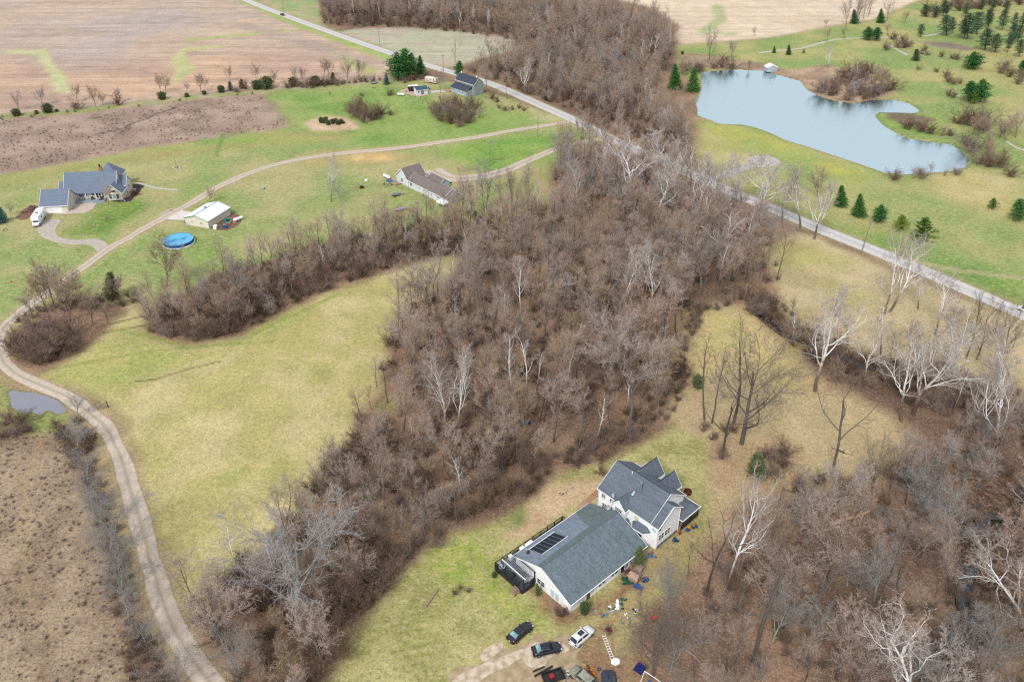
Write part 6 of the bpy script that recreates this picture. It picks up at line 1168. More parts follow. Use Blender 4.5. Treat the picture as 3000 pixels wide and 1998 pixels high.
pile(at(1785, 1792), 'grey and white clutter heap nearest the white car', ['grey', 'canvas', 'wood'], 10, 1.1, s=.3, name='junk_heap', cat='junk'); pile(at(1823, 1762), 'green and brown clutter heap beyond the white surfboard', ['green', 'black', 'wood', 'teal'], 10, 1.0, s=.34, name='junk_heap', cat='junk')
b = MB(); b.ell((0, 0, .12), (.33, 1.15, .1), 16, 6, zmin=-.9); single('surfboard', 'long white board lying among the yard clutter', 'board', b, T['white'], at(1809, 1771), R_(-5))
pile(at(1748, 1797), 'red and white faded toy car heap by the white car', ['salmon', 'canvas', 'grey'], 6, .6, s=.35, name='toy_pile'); b = MB(); b.ell((0, 0, .3), (.3, .3, .3), 12, 8); single('ball', 'blue ball lying by the red toys', 'ball', b, T['lblue'], at(1766, 1805))
pile(at(1840, 1815), 'pale blue bags scattered at the edge of the wood', ['lblue', 'canvas', 'white'], 10, 1.5, s=.24, name='bags', cat='bags'); pile(at(1862, 1790), 'black and white bags under the bare tree', ['black', 'white'], 6, .6, s=.3, name='bags', cat='bags')
pile(at(1782, 1840), 'dark tyres and crates behind the white car', ['black', 'grey'], 6, .7, s=.3, name='crates', cat='crates')
o = thing('ride_on_toy', 'coral red plastic toy car at the foot of the trees', 'toy', at(1918, 1812), .6); b = MB(); b.box(-.55, .55, -.35, .35, .12, .5); b.build('body', T['salmon'], o, bevel=.12); b = MB(); b.ell((.1, 0, .5), (.35, .3, .4), 10, 5, zmin=0); b.build('canopy', T['salmon'], o); b = MB(); [b.tube([(x, y-.05, .15), (x, y+.05, .15)], .15, 10) for x in (-.35, .35) for y in (-.36, .36)]; b.build('wheels', T['black'], o)
pile(ml(-1.4, -4.4), 'dark blue wheelbarrow shaped tarp heap against the lattice', ['dblue', 'dblue', 'lblue'], 5, .5, s=.5, name='tarp_heap', cat='tarps')
o = thing('ride_on_toy', 'blue and yellow toy car with a purple seat by the porch', 'toy', ml(-1.6, -9.6), .4); b = MB(); b.box(-.55, .55, -.35, .35, .1, .5); b.build('body', T['blue'], o, bevel=.1); b = MB(); b.box(-.5, -.1, -.3, .3, .5, .85); b.build('seat', T['orange'], o, bevel=.06); b = MB(); [b.tube([(x, y-.05, .15), (x, y+.05, .15)], .16, 10) for x in (-.35, .35) for y in (-.36, .36)]; b.build('wheels', T['black'], o)
o = thing('ride_on_toy', 'red and blue toy car with a yellow stripe by the porch railing', 'toy', ml(-1.3, -8.0), .9); b = MB(); b.box(-.55, .1, -.35, .35, .1, .5); b.build('body', T['blue'], o, bevel=.1); b = MB(); b.box(.1, .55, -.35, .35, .1, .55); b.build('bonnet', T['red'], o, bevel=.08); b = MB(); b.box(.15, .5, -.25, .25, .55, .6); b.build('stripe', T['yellow'], o)
b = MB(); b.ell((0, 0, .35), (.3, .3, .4), 10, 6); single('bucket', 'red round toy at the porch corner', 'toy', b, T['red'], ml(-.8, -6.2))
def ringpit(loc, label, r=.7, m='rust', h=.35, name='fire_ring', cat='fire pit'):
    b = MB(); n_ = 18
    for R1, z0, z1, rev in ((r, 0, h, 0), (r*.88, .06, h, 1)):
        for k in range(n_):
            a0, a1 = k*math.tau/n_, (k+1)*math.tau/n_; q = [(R1*math.cos(a0), R1*math.sin(a0), z0), (R1*math.cos(a1), R1*math.sin(a1), z0), (R1*math.cos(a1), R1*math.sin(a1), z1), (R1*math.cos(a0), R1*math.sin(a0), z1)]; b.poly(q[::-1] if rev else q)
    for k in range(n_): a0, a1 = k*math.tau/n_, (k+1)*math.tau/n_; b.poly([(r*math.cos(a0), r*math.sin(a0), h), (r*math.cos(a1), r*math.sin(a1), h), (r*.88*math.cos(a1), r*.88*math.sin(a1), h), (r*.88*math.cos(a0), r*.88*math.sin(a0), h)])
    b.poly([(r*.88*math.cos(k*math.tau/n_), r*.88*math.sin(k*math.tau/n_), .06) for k in range(n_)]); return single(name, label, cat, b, T[m], loc)
ringpit(at(2014, 1444), 'rusty red round fire bowl on the grass behind the white house', .8, 'rust', .6); ringpit(at(1060, 551), 'dark rusty fire ring on the lawn left of the brown roofed house', .8, 'rust', .5)
# lumber, ladder and other things round the car park
b = MB(); [b.box(-3.4, 3.4, k*.3-.5, k*.3-.28, .05, .2, rz=.02*k) for k in range(4)]; single('lumber_stack', 'long planks lying on the grass behind the long wing', 'lumber', b, T['lumber'], at(1728, 1462), R_(45))
b = MB(); b.tube([(-.26, -2.4, .1), (-.26, 2.4, .1)], .035, 5); b.tube([(.26, -2.4, .1), (.26, 2.4, .1)], .035, 5); [b.box(-.26, .26, -2.2+k*.48, -2.12+k*.48, .08, .12) for k in range(10)]; single('ladder', 'white ladder lying on the leaves right of the white car', 'ladder', b, T['white'], at(1782, 1897), R_(12))
b = MB(); b.ell((0, 0, 0), (.8, .6, .65), 12, 6, zmin=0, jit=.09, rz=.4); single('bulk_bag', 'white bulging sack at the foot of the ladder', 'sack', b, T['white'], at(1803, 1938))
def frame_bar(a, b_, label, r=.09): mb = MB(); mb.box(-.5*(at(*a)-at(*b_)).length, .5*(at(*a)-at(*b_)).length, -r, r, .15, .4); d = at(*b_)-at(*a); return single('trailer_beam', label, 'beam', mb, T['black'], (at(*a)+at(*b_))/2, math.atan2(d.y, d.x), None, .02)
frame_bar((1561, 1970), (1595, 1955), 'shorter black steel beam lying on the gravel'); frame_bar((1566, 1983), (1618, 1954), 'long black steel beam above the utility trailer', .14)
# old utility trailer with red load
o = thing('utility_trailer', 'small open trailer with a red bin, at the bottom edge', 'trailer', at(1620, 1988), R_(20)); b = MB(); b.box(-1.6, 1.6, -.9, .9, .45, .55); [b.box(*q, .55, .95) for q in ((-1.6, 1.6, -.95, -.88), (-1.6, 1.6, .88, .95), (-1.66, -1.6, -.9, .9), (1.6, 1.66, -.9, .9))]; b.build('bed', T['black'], o)
b = MB(); b.box(-.6, .2, -.4, .4, .56, 1.0); b.build('red_bin', T['red'], o, bevel=.05); b = MB(); [b.tube([(-.3, y-.1, .35), (-.3, y+.1, .35)], .35, 14) for y in (-1.1, 1.1)]; b.build('wheels', T['rubber'], o); b = MB(); b.tube([(1.6, 0, .45), (3.0, 0, .4)], .06, 5); b.build('tow_bar', T['black'], o)
pile(at(1650, 1982), 'small metal parts heaped beside the open trailer', ['grey', 'rust', 'black', 'blue'], 16, 1.2, s=.2, name='scrap_heap', cat='scrap'); pile(at(1730, 1966), 'orange and black garden machinery heaped under the forked tree', ['orange', 'black', 'black', 'orange', 'red'], 16, 1.7, s=.36, name='machinery', cat='machinery'); pile(at(1597, 1996), 'orange wooden crates at the bottom edge', ['lumber', 'orange'], 4, .8, s=.4, name='crates', cat='crates')
b = MB(); b.torus((0, 0, .2), .36, .07, 18, 7); single('rim', 'white ring lying by the scrap heap', 'wheel rim', b, T['white'], at(1667, 1972)); b = MB(); b.ell((0, 0, 0), (1.3, 1.5, 1.0), 12, 6, zmin=0, jit=.16); single('tarp_heap', 'dark grey tarpaulin covered heap right of the forked tree', 'tarp', b, T['dark_roof'], at(1783, 1990))
o = thing('swing_set', 'white framed swing set with blue canopy at the bottom edge', 'swing set', at(1885, 1990), R_(-40)); b = MB(); b.tube([(0, 0, 2.1), (3.6, 0, 2.1)], .06, 6); [b.tube([(x, 0, 2.1), (x, s*1.0, 0)], .05, 6) for x in (0, 3.6) for s in (-1, 1)]; b.build('frame', T['white'], o); b = MB(); b.slab([(-1.6, -.8, 1.9), (-.1, -.8, 1.9), (-.1, .8, 2.1), (-1.6, .8, 2.1)], .06); b.build('canopy', T['navy'], o)
for x in (1.0, 2.4): b = MB(); b.box(x-.25, x+.25, -.12, .12, .5, .55); b.tube([(x-.2, 0, .55), (x-.2, 0, 2.1)], .015, 3); b.tube([(x+.2, 0, .55), (x+.2, 0, 2.1)], .015, 3); b.build('swing_seat', T['blue'], o)
o = thing('junk_heap', 'bright blue tank and frame dumped in the middle of the wood', 'junk', at(1535, 1243), .2)
b = MB(); b.box(-1.0, .2, -.5, .5, .1, 1.0); b.build('tank', T['blue'], o, bevel=.1); b = MB(); b.box(.5, 1.3, -.4, .4, .1, .9); b.build('drum', T['dblue'], o, bevel=.1); b = MB(); [b.tube([(-.8+k*.3, -.62, .2), (-.8+k*.3, -.62, 1.0)], .04, 4) for k in range(4)]; b.build('slats', T['canvas'], o)
b = MB(); b.slab([(-1.3, -.6, .5), (1.3, -.6, .7), (1.2, .7, .9), (-1.3, .7, .6)], .06); single('board', 'grey sheet of boards on the blue junk in the wood', 'board', b, T['wood'], at(1517, 1232), .1)
b = MB(); b.tube([(0, 0, .02), (0, 0, .85)], .3, 14); single('barrel', 'bright blue barrel by the log jam at the right', 'barrel', b, T['lblue'], at(2865, 1428)); pile(at(1650, 1445), 'green and rust brown oddments on the bare patch behind the long wing', ['rust', 'green', 'lblue', 'wood'], 7, .9, s=.22, name='junk_heap', cat='junk')
b = MB(); b.tube([(-2.0, 0, .25), (2.0, 0, .2)], [.3, .18], 9); single('fallen_log', 'straight pale log on the near grass left of the deck', 'log', b, T['wood'], at(1265, 1752), R_(62))
pile(at(1990, 1268), 'ring of pale stones on the upper yard', ['stone', 'stone'], 14, 1.6, s=.16, name='stone_ring', cat='stones')
pile(at(1375, 1745), 'scattered pale stones around the dead brush pile', ['stone', 'stone'], 16, 2.2, s=.14, name='stone_ring', cat='stones')
# fallen trunks
for (x0, y0, x1, y1, l, r0_, m) in ((2413,1548,2550,1500,'split trunk with bright fresh wood by the creek wood',.42,'lumber'), (2360,1745,2455,1865,'long pale rotting trunk lying down the slope',.32,'lumber'), (2462,1870,2500,1920,'lower piece of the rotting trunk',.3,'lumber'), (2195,1655,2235,1745,'tan fallen trunk beside the dark hollow',.25,'lumber'), (2165,1780,2185,1720,'short tan log left of the dark hollow',.22,'lumber'), (2720,1180,2770,1190,'pale logs on the leaves under the largest sycamore',.25,'wood'), (1640,1170,1690,1195,'fallen trunk near the lower rim of the wood',.3,'wood'), (1385,1160,1475,1162,'pale fallen branch across the wood floor',.2,'wood'), (1560,1120,1700,1105,'dark fallen trunk across the wood floor',.25,'black_wood'), (2005,1900,2090,1975,'dark fallen pole behind the sack',.16,'wood'), (170,327,215,325,'white log lying along the fence row',.25,'stone')):
    a = at(x0, y0); c = at(x1, y1); L = (c-a).length; b = MB(); pts = [(-L/2, 0, r0_*.8), (-L/6, .15, r0_*.9), (L/6, -.1, r0_*.8), (L/2, .1, r0_*.6)]; b.tube(pts, [r0_, r0_*.9, r0_*.75, r0_*.5], 8)
    b.tube([(L*.1, 0, r0_), (L*.28, .9, r0_+.5)], [r0_*.35, .04], 5); single('fallen_log', l, 'log', b, T['wood'] if m == 'lumber' and 'bright' not in l else T[m], (a+c)/2, math.atan2(c.y-a.y, c.x-a.x))
# log jam on the creek at the right
lj = []
b = MB(); rg = random.Random(3)
for k in range(150): 
    x, y = rg.uniform(-8, 8), rg.uniform(-4, 4); a = rg.gauss(2.7, .5); L = rg.uniform(.8, 3); b.tube([(x, y, rg.uniform(.05, .8)), (x+math.cos(a)*L, y+math.sin(a)*L, rg.uniform(.05, .9))], [rg.uniform(.04, .14), .03], 5)
single('log_jam', 'brown tangle of driftwood piled beside the creek at the right', 'driftwood', b, mat('driftwood', K(150,112,88), K(96,70,56), scale=1.5), at(2945, 1440), R_(-20))

# ---- left house (beige, blue roof)
A0 = at(60+975/6.926, 460+1110/6.926); AA = R_(7)
Lh = thing('beige_house', 'large beige house with steep blue grey roofs, attached garage and porch deck', 'house', A0, AA)
be, br_ = T['beige'], T['blue_roof']
gable(Lh, -8.3, 0, 0, 9.4, 2.5, 6.2, 'x', .35, be, br_, ridge=5.0, wname='garage_wall', rname='garage_roof')
gable(Lh, -3.6, 13.2, 9.6, 19, 3.0, 8.3, 'x', .25, be, br_, ridge=14.3)
gable(Lh, -5.4, -3.7, 9.4, 16, 2.8, 5.8, 'x', .2, be, br_, ridge=12.6, wname='side_wall', rname='side_roof')
r = MB(); r.slab([(-1.0, 8.7, 2.72), (9.6, 8.7, 2.72), (9.6, 9.8, 3.45), (-1.0, 9.8, 3.45)], .12); r.build('porch_roof', br_, Lh)
gable(Lh, 10.2, 15.4, 8.0, 14.0, 2.8, 5.6, 'y', .35, be, br_, wname='front_gable_wall', rname='front_gable_roof')
gable(Lh, 13.3, 15.6, 13.2, 19.0, 3.4, 5.9, 'x', .2, be, br_, wname='wing_wall', rname='wing_roof')
hipcap(Lh, [(5.2, 15.5, 4.6), (13.2, 15.5, 4.6), (13.2, 24.5, 4.6), (5.2, 24.5, 4.6)], [(9.0, 20.5, 9.3)], br_, 'tower_roof'); b = MB(); b.box(5.5, 12.9, 15.8, 24.2, 0, 4.6); b.build('tower_wall', be, Lh)
b = MB(); b.box(7.6, 8.7, 14.6, 15.5, 6.5, 9.6); ch = b.build('chimney', T['brick'], Lh); b = MB(); b.tube([(8.15, 15.0, 9.6), (8.15, 15.0, 10.2)], .25, 8); b.tube([(8.15, 15, 10.2), (8.15, 15, 10.4)], .4, 8); b.build('chimney_cap', T['black'], ch)
b = MB(); b.box(-6.8, -1.7, -.06, -.003, .03, 2.15); gd = b.build('garage_door', T['white'], Lh); b = MB(); [b.box(-6.8, -1.7, -.075, -.062, z, z+.03) for z in (.55, 1.08, 1.6)]; b.build('panel_line', T['grey'], gd)
for uc in (11.6, 12.8, 14.0): window(Lh, (0, 8.0), (1, 0), (0, -1), uc, 1.45, .85 if uc != 12.8 else .95, 1.6, 1, 2, pane=None if uc != 12.8 else T['pale_pane'])
b = MB(); b.poly([(12.8+1.0*math.cos(t*math.pi/12), 7.93, 3.0+.8*math.sin(t*math.pi/12)) for t in range(13)][::-1]); b.poly([(12.8+1.0*math.cos(t*math.pi/12), 7.95, 3.0+.8*math.sin(t*math.pi/12)) for t in range(13)]); aw = b.build('arched_window', T['pane'], Lh); b = MB(); b.tube([(12.8+1.03*math.cos(t*math.pi/12), 7.95, 3.0+.83*math.sin(t*math.pi/12)) for t in range(13)], .06, 4); b.build('arch_frame', T['trim'], aw)
for uc, w1, h1, zc in ((1.6, 1.5, 1.2, 1.7), (3.2, .6, 1.2, 1.7), (5.4, .8, .9, 1.9), (6.8, .8, 1.9, 1.25), (7.7, .6, 1.7, 1.3), (8.8, .8, 1.6, 1.4)): window(Lh, (0, 9.6), (1, 0), (0, -1), uc, zc, w1, h1, 1 if w1 < 1 else 3, 2)
window(Lh, (0, 0), (0, 1), (1, 0), 4.6, 3.6, .5, .9, 1, 2); window(Lh, (0, 0), (0, 1), (1, 0), 3.0, 1.4, .4, .9, 1, 1); window(Lh, (15.6, 0), (0, 1), (1, 0), 16.0, 2.0, .7, 1.1, 1, 2)
b = MB(); b.box(-.1, 9.6, 6.7, 9.55, .0, .42); b.box(6.2, 10.1, 6.2, 6.7, 0, .22); b.build('porch_deck', T['grey_deck'], Lh)
for x in (.2, 3.4, 6.6, 9.4): b = MB(); b.box(x-.08, x+.08, 8.75, 8.9, .42, 2.7); b.build('porch_post', T['trim'], Lh)
def al(x, y, z=0): c, s = math.cos(AA), math.sin(AA); return Vector((A0.x+x*c-y*s, A0.y+x*s+y*c, z))
round_table(al(7.6, 7.6, .42), 'white round garden table on the porch deck of the beige house', None, .65)
for x, y, l in ((8.6, 8.1, 'brown garden chair at the right of the porch table'), (5.3, 8.6, 'brown wicker bench against the porch wall')):
    b = MB(); b.box(-.4, .4, -.35, .35, .2, .45); b.box(-.4, .4, .28, .38, .45, 1.0); b.box(-.42, -.35, -.35, .35, .0, .65); b.box(.35, .42, -.35, .35, 0, .65); single('garden_chair', l, 'chair', b, T['brown'], al(x, y, .42), AA+.2, None, .02)
b = MB(); b.tube([(0, 0, 0), (0, 0, 2.6)], .06, 6); b.ell((0, 0, 2.75), (.3, .3, .28), 10, 6); single('garden_lantern', 'white globe lantern on a post on the front lawn of the beige house', 'lamp', b, T['canvas'], at(60+1475/6.926, 460+1385/6.926)); pile(at(60+1510/6.926, 460+1388/6.926), 'orange brown stones under the globe lantern', ['lumber'], 5, .5, s=.35, name='stones', cat='stones')
pile(al(.9, 2.0), 'red white and blue ornaments beside the garage side wall', ['salmon', 'lblue', 'white'], 5, .5, s=.25, name='ornaments', cat='ornaments'); b = MB(); b.box(-.6, .6, -.35, .35, .1, .9); single('air_unit', 'pale metal box in the mulch bed right of the beige house', 'box', b, T['canvas'], al(17.3, 15.5), AA, None, .04)
pile(al(15.9, 7.3), 'white stones at the corner of the mulch bed', ['white', 'stone'], 8, .9, s=.2, name='stones', cat='stones'); b = MB(); b.tube([(0, 0, 0), (0, 0, 1.1)], [.32, .02], 8); single('topiary', 'little dark conical shrub in the mulch bed', 'shrub', b, V_PINE, al(18.0, 19.5))
for k, (x, y) in enumerate(((-13.0, 3.2), (-14.2, .8), (-11.8, 1.6), (-13.6, 5.6), (-12.4, 4.6))):
    b = MB(); b.box(-.9, .9, -.5, .5, 0, .35); b.box(-.8, .8, -.42, .42, .35, .38); single('raised_bed', 'reddish raised garden bed behind the motorhome, %s' % ('second from the left', 'front left', 'nearest the garage', 'back left', 'back right')[k], 'garden bed', b, T['brown'], al(x, y), AA+.1, 'raised beds behind the motorhome')
b = MB(); b.box(-.6, .6, -.3, .3, .2, .9); b.tube([(-.5, -.35, .25), (-.5, .35, .25)], .22, 10); single('cart', 'dark cart parked between the motorhome and the garage', 'cart', b, T['dblue'], al(-7.4, -1.0), .3, None, .04)
# ---- barn
Bb = thing('cream_barn', 'cream metal sided barn with a pale mint green roof', 'barn', at(613.5, 669.9), R_(70.6))
gable(Bb, 0, 11.3, 0, 9.0, 2.65, 4.0, 'x', .3, T['cream'], T['mint_roof'], trim=T['mint_trim'])
b = MB(); b.tube([(-.3, 4.5, 4.13), (11.6, 4.5, 4.13)], .1, 5); b.build('ridge_cap', T['mint_trim'], Bb); b = MB(); b.tube([(5.6, 4.8, 3.95), (5.6, 4.8, 4.55)], .3, 10); b.tube([(5.6, 4.8, 4.55), (5.6, 4.8, 4.75)], [.42, .1], 10); b.build('roof_vent', T['galv'], Bb)
for u in (2.9, 6.3): window(Bb, (0, 0), (0, 1), (-1, 0), u, 1.45, .4, .75, 1, 2)
b = MB(); [b.box(-.05, .05, y-.05, y+.05, 0, 2.6) for y in (-.02, 9.02)]; b.box(11.25, 11.35, -.05, .05, 0, 2.6); b.build('corner_trim', T['mint_trim'], Bb)
b = MB(); b.box(3, 7, 9.003, 9.06, .05, 2.3); b.build('barn_door', T['white'], Bb)
BA = R_(70.6); B0 = at(613.5, 669.9)
def bl(x, y, z=0): c, s = math.cos(BA), math.sin(BA); return Vector((B0.x+x*c-y*s, B0.y+x*s+y*c, z))
def capsule(name, label, loc, rz, L=2.6, r=.5, m='white'):
    o = thing(name, label, 'gas tank', loc, rz); b = MB(); n_ = 8; P = [(-L/2-r+r*(1-math.cos(i*math.pi/2/5)), 0, r+.25) for i in range(6)]; Rr = [max(.02, r*math.sin(i*math.pi/2/5)) for i in range(6)]
    P += [(L/2+r*math.sin(i*math.pi/2/5), 0, r+.25) for i in range(6)]; Rr += [max(.02, r*math.cos(i*math.pi/2/5)) for i in range(6)]; b.smooth = True; b.tube(P, Rr, 14); b.build('tank', T[m], o)
    b = MB(); b.tube([(0, 0, 2*r+.2), (0, 0, 2*r+.45)], .16, 8); b.build('valve_cap', T['grey'], o); b = MB(); [b.box(x-.1, x+.1, -r*.8, r*.8, 0, .35) for x in (-L*.35, L*.35)]; b.build('foot', T['grey'], o); return o
capsule('propane_tank', 'white propane tank on the brown soil right of the barn', bl(8.2, -5.2), R_(50)); capsule('propane_tank', 'white propane tank on the lawn by the brown roofed house', at(1050+492/5.8875, 420+605/5.8875), R_(-48), 2.8, .55); capsule('propane_tank', 'white propane tank on the far lawn beside the gravel yard', at(1175, 281), R_(-10), 2.6, .5)
b = MB(); b.torus((0, 0, .35), .95, .38, 22, 10, tilt=.35); single('inflatable_ring', 'large teal inflatable ring beside the barn', 'inflatable', b, T['teal'], bl(6.4, -2.6))
pile(bl(3.6, -2.2), 'black bags and pots along the barn wall', ['black', 'grey', 'brown', 'black', 'lblue'], 12, 1.4, s=.3, name='bags', cat='bags'); pile(bl(5.2, -4.6), 'brown wooden pallets and planks behind the barn', ['lumber', 'wood', 'lumber', 'brown'], 12, 1.5, s=.42, name='lumber_stack', cat='lumber')
b = MB(); b.box(-.8, .8, -.5, .5, .05, .9); b.box(-.85, .85, -.55, .55, .93, 1.05); single('storage_box', 'white bin at the near corner of the barn', 'box', b, T['white'], bl(.6, -1.9), BA+.4, None, .05); b = MB(); b.box(-.75, .75, -.4, .4, .05, .8); b.box(-.78, .78, -.43, .43, .82, .95); single('storage_box', 'blue bin with a white lid behind the barn', 'box', b, T['blue'], bl(2.0, -4.6), BA-1.2, None, .05)
b = MB(); b.ell((0, 0, .4), (.5, .4, .35), 10, 5); single('bucket', 'orange tub among the barn clutter', 'tub', b, T['orange'], bl(3.1, -3.5)); b = MB(); b.tube([(-2.2, 0, .4), (2.2, .2, .9)], .09, 5); b.tube([(-2.0, .4, .2), (2.0, -.2, .6)], .07, 5); single('plank', 'pale poles leaning over the barn clutter', 'poles', b, T['lumber'], bl(4.6, -3.9), BA-.2)
b = MB(); [b.tube([(-2.4, k*.25, .25), (2.4, k*.25, .25)], .07, 5) for k in range(5)]; [b.tube([(x, 0, .12), (x, 1, .12)], .08, 5) for x in (-2, 0, 2)]; single('metal_rack', 'rusty red metal frame lying behind the barn', 'frame', b, T['salmon'], bl(8.6, -2.9), BA-R_(60))
b = MB(); [b.torus((0, 0, .55), .55, .03, 14, 4, tilt=1.4)]; b.torus((.3, .5, .55), .55, .03, 14, 4, tilt=1.4); single('wire_hoops', 'grey wire hoops leaning on the barn gable', 'hoops', b, T['grey'], bl(-.5, 8.0)); pile(at(500, 617), 'brown firewood at the corner of the concrete pad', ['lumber', 'wood'], 9, .9, s=.3, name='firewood', cat='firewood')
# ---- pool
Po = thing('round_pool', 'round above ground pool under a sagging blue cover', 'pool', at(521, 716)+Vector((0, 1.0, 0)), .3); n_ = 40; R1 = 4.55
b = MB(); b.smooth = True
for k in range(n_):
    a0, a1 = k*math.tau/n_, (k+1)*math.tau/n_
    for r0_, z0, z1 in ((R1, .28, 1.25),): b.poly([(r0_*math.cos(a0), r0_*math.sin(a0), z0), (r0_*math.cos(a1), r0_*math.sin(a1), z0), (r0_*math.cos(a1), r0_*math.sin(a1), z1), (r0_*math.cos(a0), r0_*math.sin(a0), z1)])
b.build('wall', T['poolwall'], Po); b = MB(); b.torus((0, 0, .14), R1+.05, .14, n_, 6); b.build('base_ring', T['white'], Po); b = MB(); b.torus((0, 0, 1.26), R1, .07, n_, 6); b.build('top_rail', T['lblue'], Po)
b = MB(); b.smooth = True; rings = 9
for i in range(rings+1):
    for k in range(n_): rr = R1*.99*i/rings; a0 = k*math.tau/n_; x, y = rr*math.cos(a0), rr*math.sin(a0); b.v.append((x, y, 1.24-.32*(1-(i/rings)**2)+(float(vnoise(np.array([x]), np.array([y]), 1.3, 4)[0])-.5)*.22*(1-(i/rings)**4)))
for i in range(rings):
    for k in range(n_): b.f.append((i*n_+k, i*n_+(k+1) % n_, (i+1)*n_+(k+1) % n_, (i+1)*n_+k)); b.mi.append(0)
b.build('cover', T['cover'], Po)
# ---- brown roofed house
K0 = Vector((-23.35, 256.6)); KA = R_(-49)
Bh = thing('brown_roofed_house', 'long pale blue L shaped house with brown roofs and a grey end wall', 'house', (K0.x, K0.y, 0), KA)
gable(Bh, -19.2, 1.6, -1.2, 5.4, 2.7, 4.65, 'x', .3, T['pale_siding'], T['brown_roof'], ridge=2.1)
gable(Bh, -26.6, -19.3, -1.3, 6.4, 2.7, 5.9, 'y', .3, T['pale_siding'], T['brown_roof'], wname='cross_wing_wall', rname='cross_wing_roof')
gable(Bh, -17, -9.5, 5.45, 9.6, 2.4, 3.8, 'x', .25, T['blue_siding'], T['brown_roof'], wname='rear_garage_wall', rname='rear_garage_roof')
gable(Bh, 1.62, 3.0, -.9, 1.9, 2.5, 3.5, 'x', .2, T['blue_siding'], T['brown_roof'], wname='end_wall', rname='end_roof'); gable(Bh, 1.62, 2.8, 2.3, 5.2, 2.5, 3.5, 'x', .2, T['blue_siding'], T['brown_roof'], wname='end_wall', rname='end_roof')
for uc, w1, h1 in ((-23.2, 1.1, 1.3), (-17.6, 1.3, 1.2), (-12.6, .4, .7), (-10.2, .35, .6), (-5.5, .5, .8)): window(Bh, (0, -1.2 if uc > -19 else -1.3), (1, 0), (0, -1), uc, 1.5, w1, h1, 2 if w1 > .6 else 1, 2)
b = MB(); b.slab([(1.2, -4.2, 1.9), (5.2, -4.2, 1.9), (5.2, -1.6, 2.3), (1.2, -1.6, 2.3)], .08); b.build('awning', T['white'], Bh); b = MB(); [b.box(x-.05, x+.05, -4.1, -4.0, 0, 1.9) for x in (1.4, 5.0)]; b.build('awning_post', T['white'], Bh)
dish(Bh, -19.6, -1.6, 2.9, R_(200), .45); dish(Bh, -17.2, -1.6, 2.7, R_(230), .4)
b = MB(); [b.tube([(x, 2.6, 4.5), (x, 2.6, 4.9)], .12, 6) for x in (-14.5, -11.5, -8)]; b.build('roof_vent', T['grey'], Bh); b = MB(); b.tube([(-26.3, -1.0, 0), (-26.3, -1.0, 7.6)], .04, 4); b.tube([(-26.9, -1.0, 7.4), (-25.7, -1.0, 7.4)], .03, 4); b.build('antenna', T['grey'], Bh)
def kl(x, y, z=0): c, s = math.cos(KA), math.sin(KA); return Vector((K0.x+x*c-y*s, K0.y+x*s+y*c, z))
b = MB(); b.box(-1.6, 1.6, -1.2, 1.2, 0, .5); [b.box(-1.6-k*.3, -1.3-k*.3, -1.2, 1.2, 0, .4-k*.1) for k in range(3)]; single('wooden_steps', 'grey wooden landing and steps at the gable of the brown roofed house', 'steps', b, T['wood'], kl(-24.5, -3.2), KA)
pile(kl(-25.5, -5.5), 'long heap of rubbish and boards in front of the brown roofed house', ['wood', 'tan', 'brown', 'lumber', 'grey', 'black'], 26, 2.8, s=.38, name='junk_heap', cat='junk'); pile(kl(-20.0, -3.6), 'orange red cans by the wall of the brown roofed house', ['orange', 'salmon', 'brown'], 8, 1.1, s=.28, name='junk_heap', cat='junk')
b = MB(); b.ell((0, 0, .1), (2.2, .7, .5), 14, 5, zmin=-.2, jit=.03); single('canoe', 'blue tarp covered canoe beside the propane tank', 'canoe', b, T['blue'], at(1050+552/5.8875, 420+660/5.8875), R_(-35)); b = MB(); b.tube([(0, 0, .1), (0, 0, .55)], .55, 14); b.torus((0, 0, .6), .5, .08, 14, 5); single('fire_bowl', 'white round bowl on the lawn beside the propane tank', 'bowl', b, T['white'], at(1073, 532))
for px_, py_, l in ((1160, 575, 'small grey blue boat on a trailer on the lawn'), (1172, 618, 'pale grey trailer boat half hidden in the trees')):
    o = thing('boat_trailer', l, 'boat', at(px_, py_), R_(25)); b = MB(); b.ell((0, 0, .75), (2.0, .75, .5), 14, 6, zmin=-.8); b.build('hull', T['canvas'] if px_ > 1165 else T['grey'], o); b = MB(); b.ell((-.3, 0, 1.0), (1.1, .45, .25), 10, 4, zmin=0); b.build('cover', T['dblue'], o); b = MB(); b.box(-1.6, 3.4, -.05, .05, .3, .4); [b.tube([(-.6, y-.08, .28), (-.6, y+.08, .28)], .28, 12) for y in (-.8, .8)]; b.build('trailer', T['rust'], o)
pile(at(1318, 537), 'small dark machine and crates on the drive of the brown roofed house', ['black', 'grey', 'rust'], 7, .9, s=.42, name='machinery', cat='machinery')
b = MB(); [b.box(-4, 4, y-.04, y+.04, 0, .18) for y in (-1.5, 0, 1.5)]; b.box(-4, -3.9, -1.5, 1.5, 0, .16); b.box(3.9, 4, -1.5, 1.5, 0, .16); single('garden_plot', 'empty timber edged garden plot on the lawn by the second driveway', 'garden plot', b, T['wood'], at(1375, 496), R_(12))
b = MB(); [b.box(x-.05, x+.05, -.05, .05, 0, 1.1) for x in (-5, -2.5, 0, 2.5, 5)]; b.box(-5, 5, -.03, .03, .9, 1.0); b.box(-5, 5, -.03, .03, .45, .53); single('rail_fence', 'short grey rail fence above the second driveway', 'fence', b, T['wood'], at(1453, 470), R_(18))
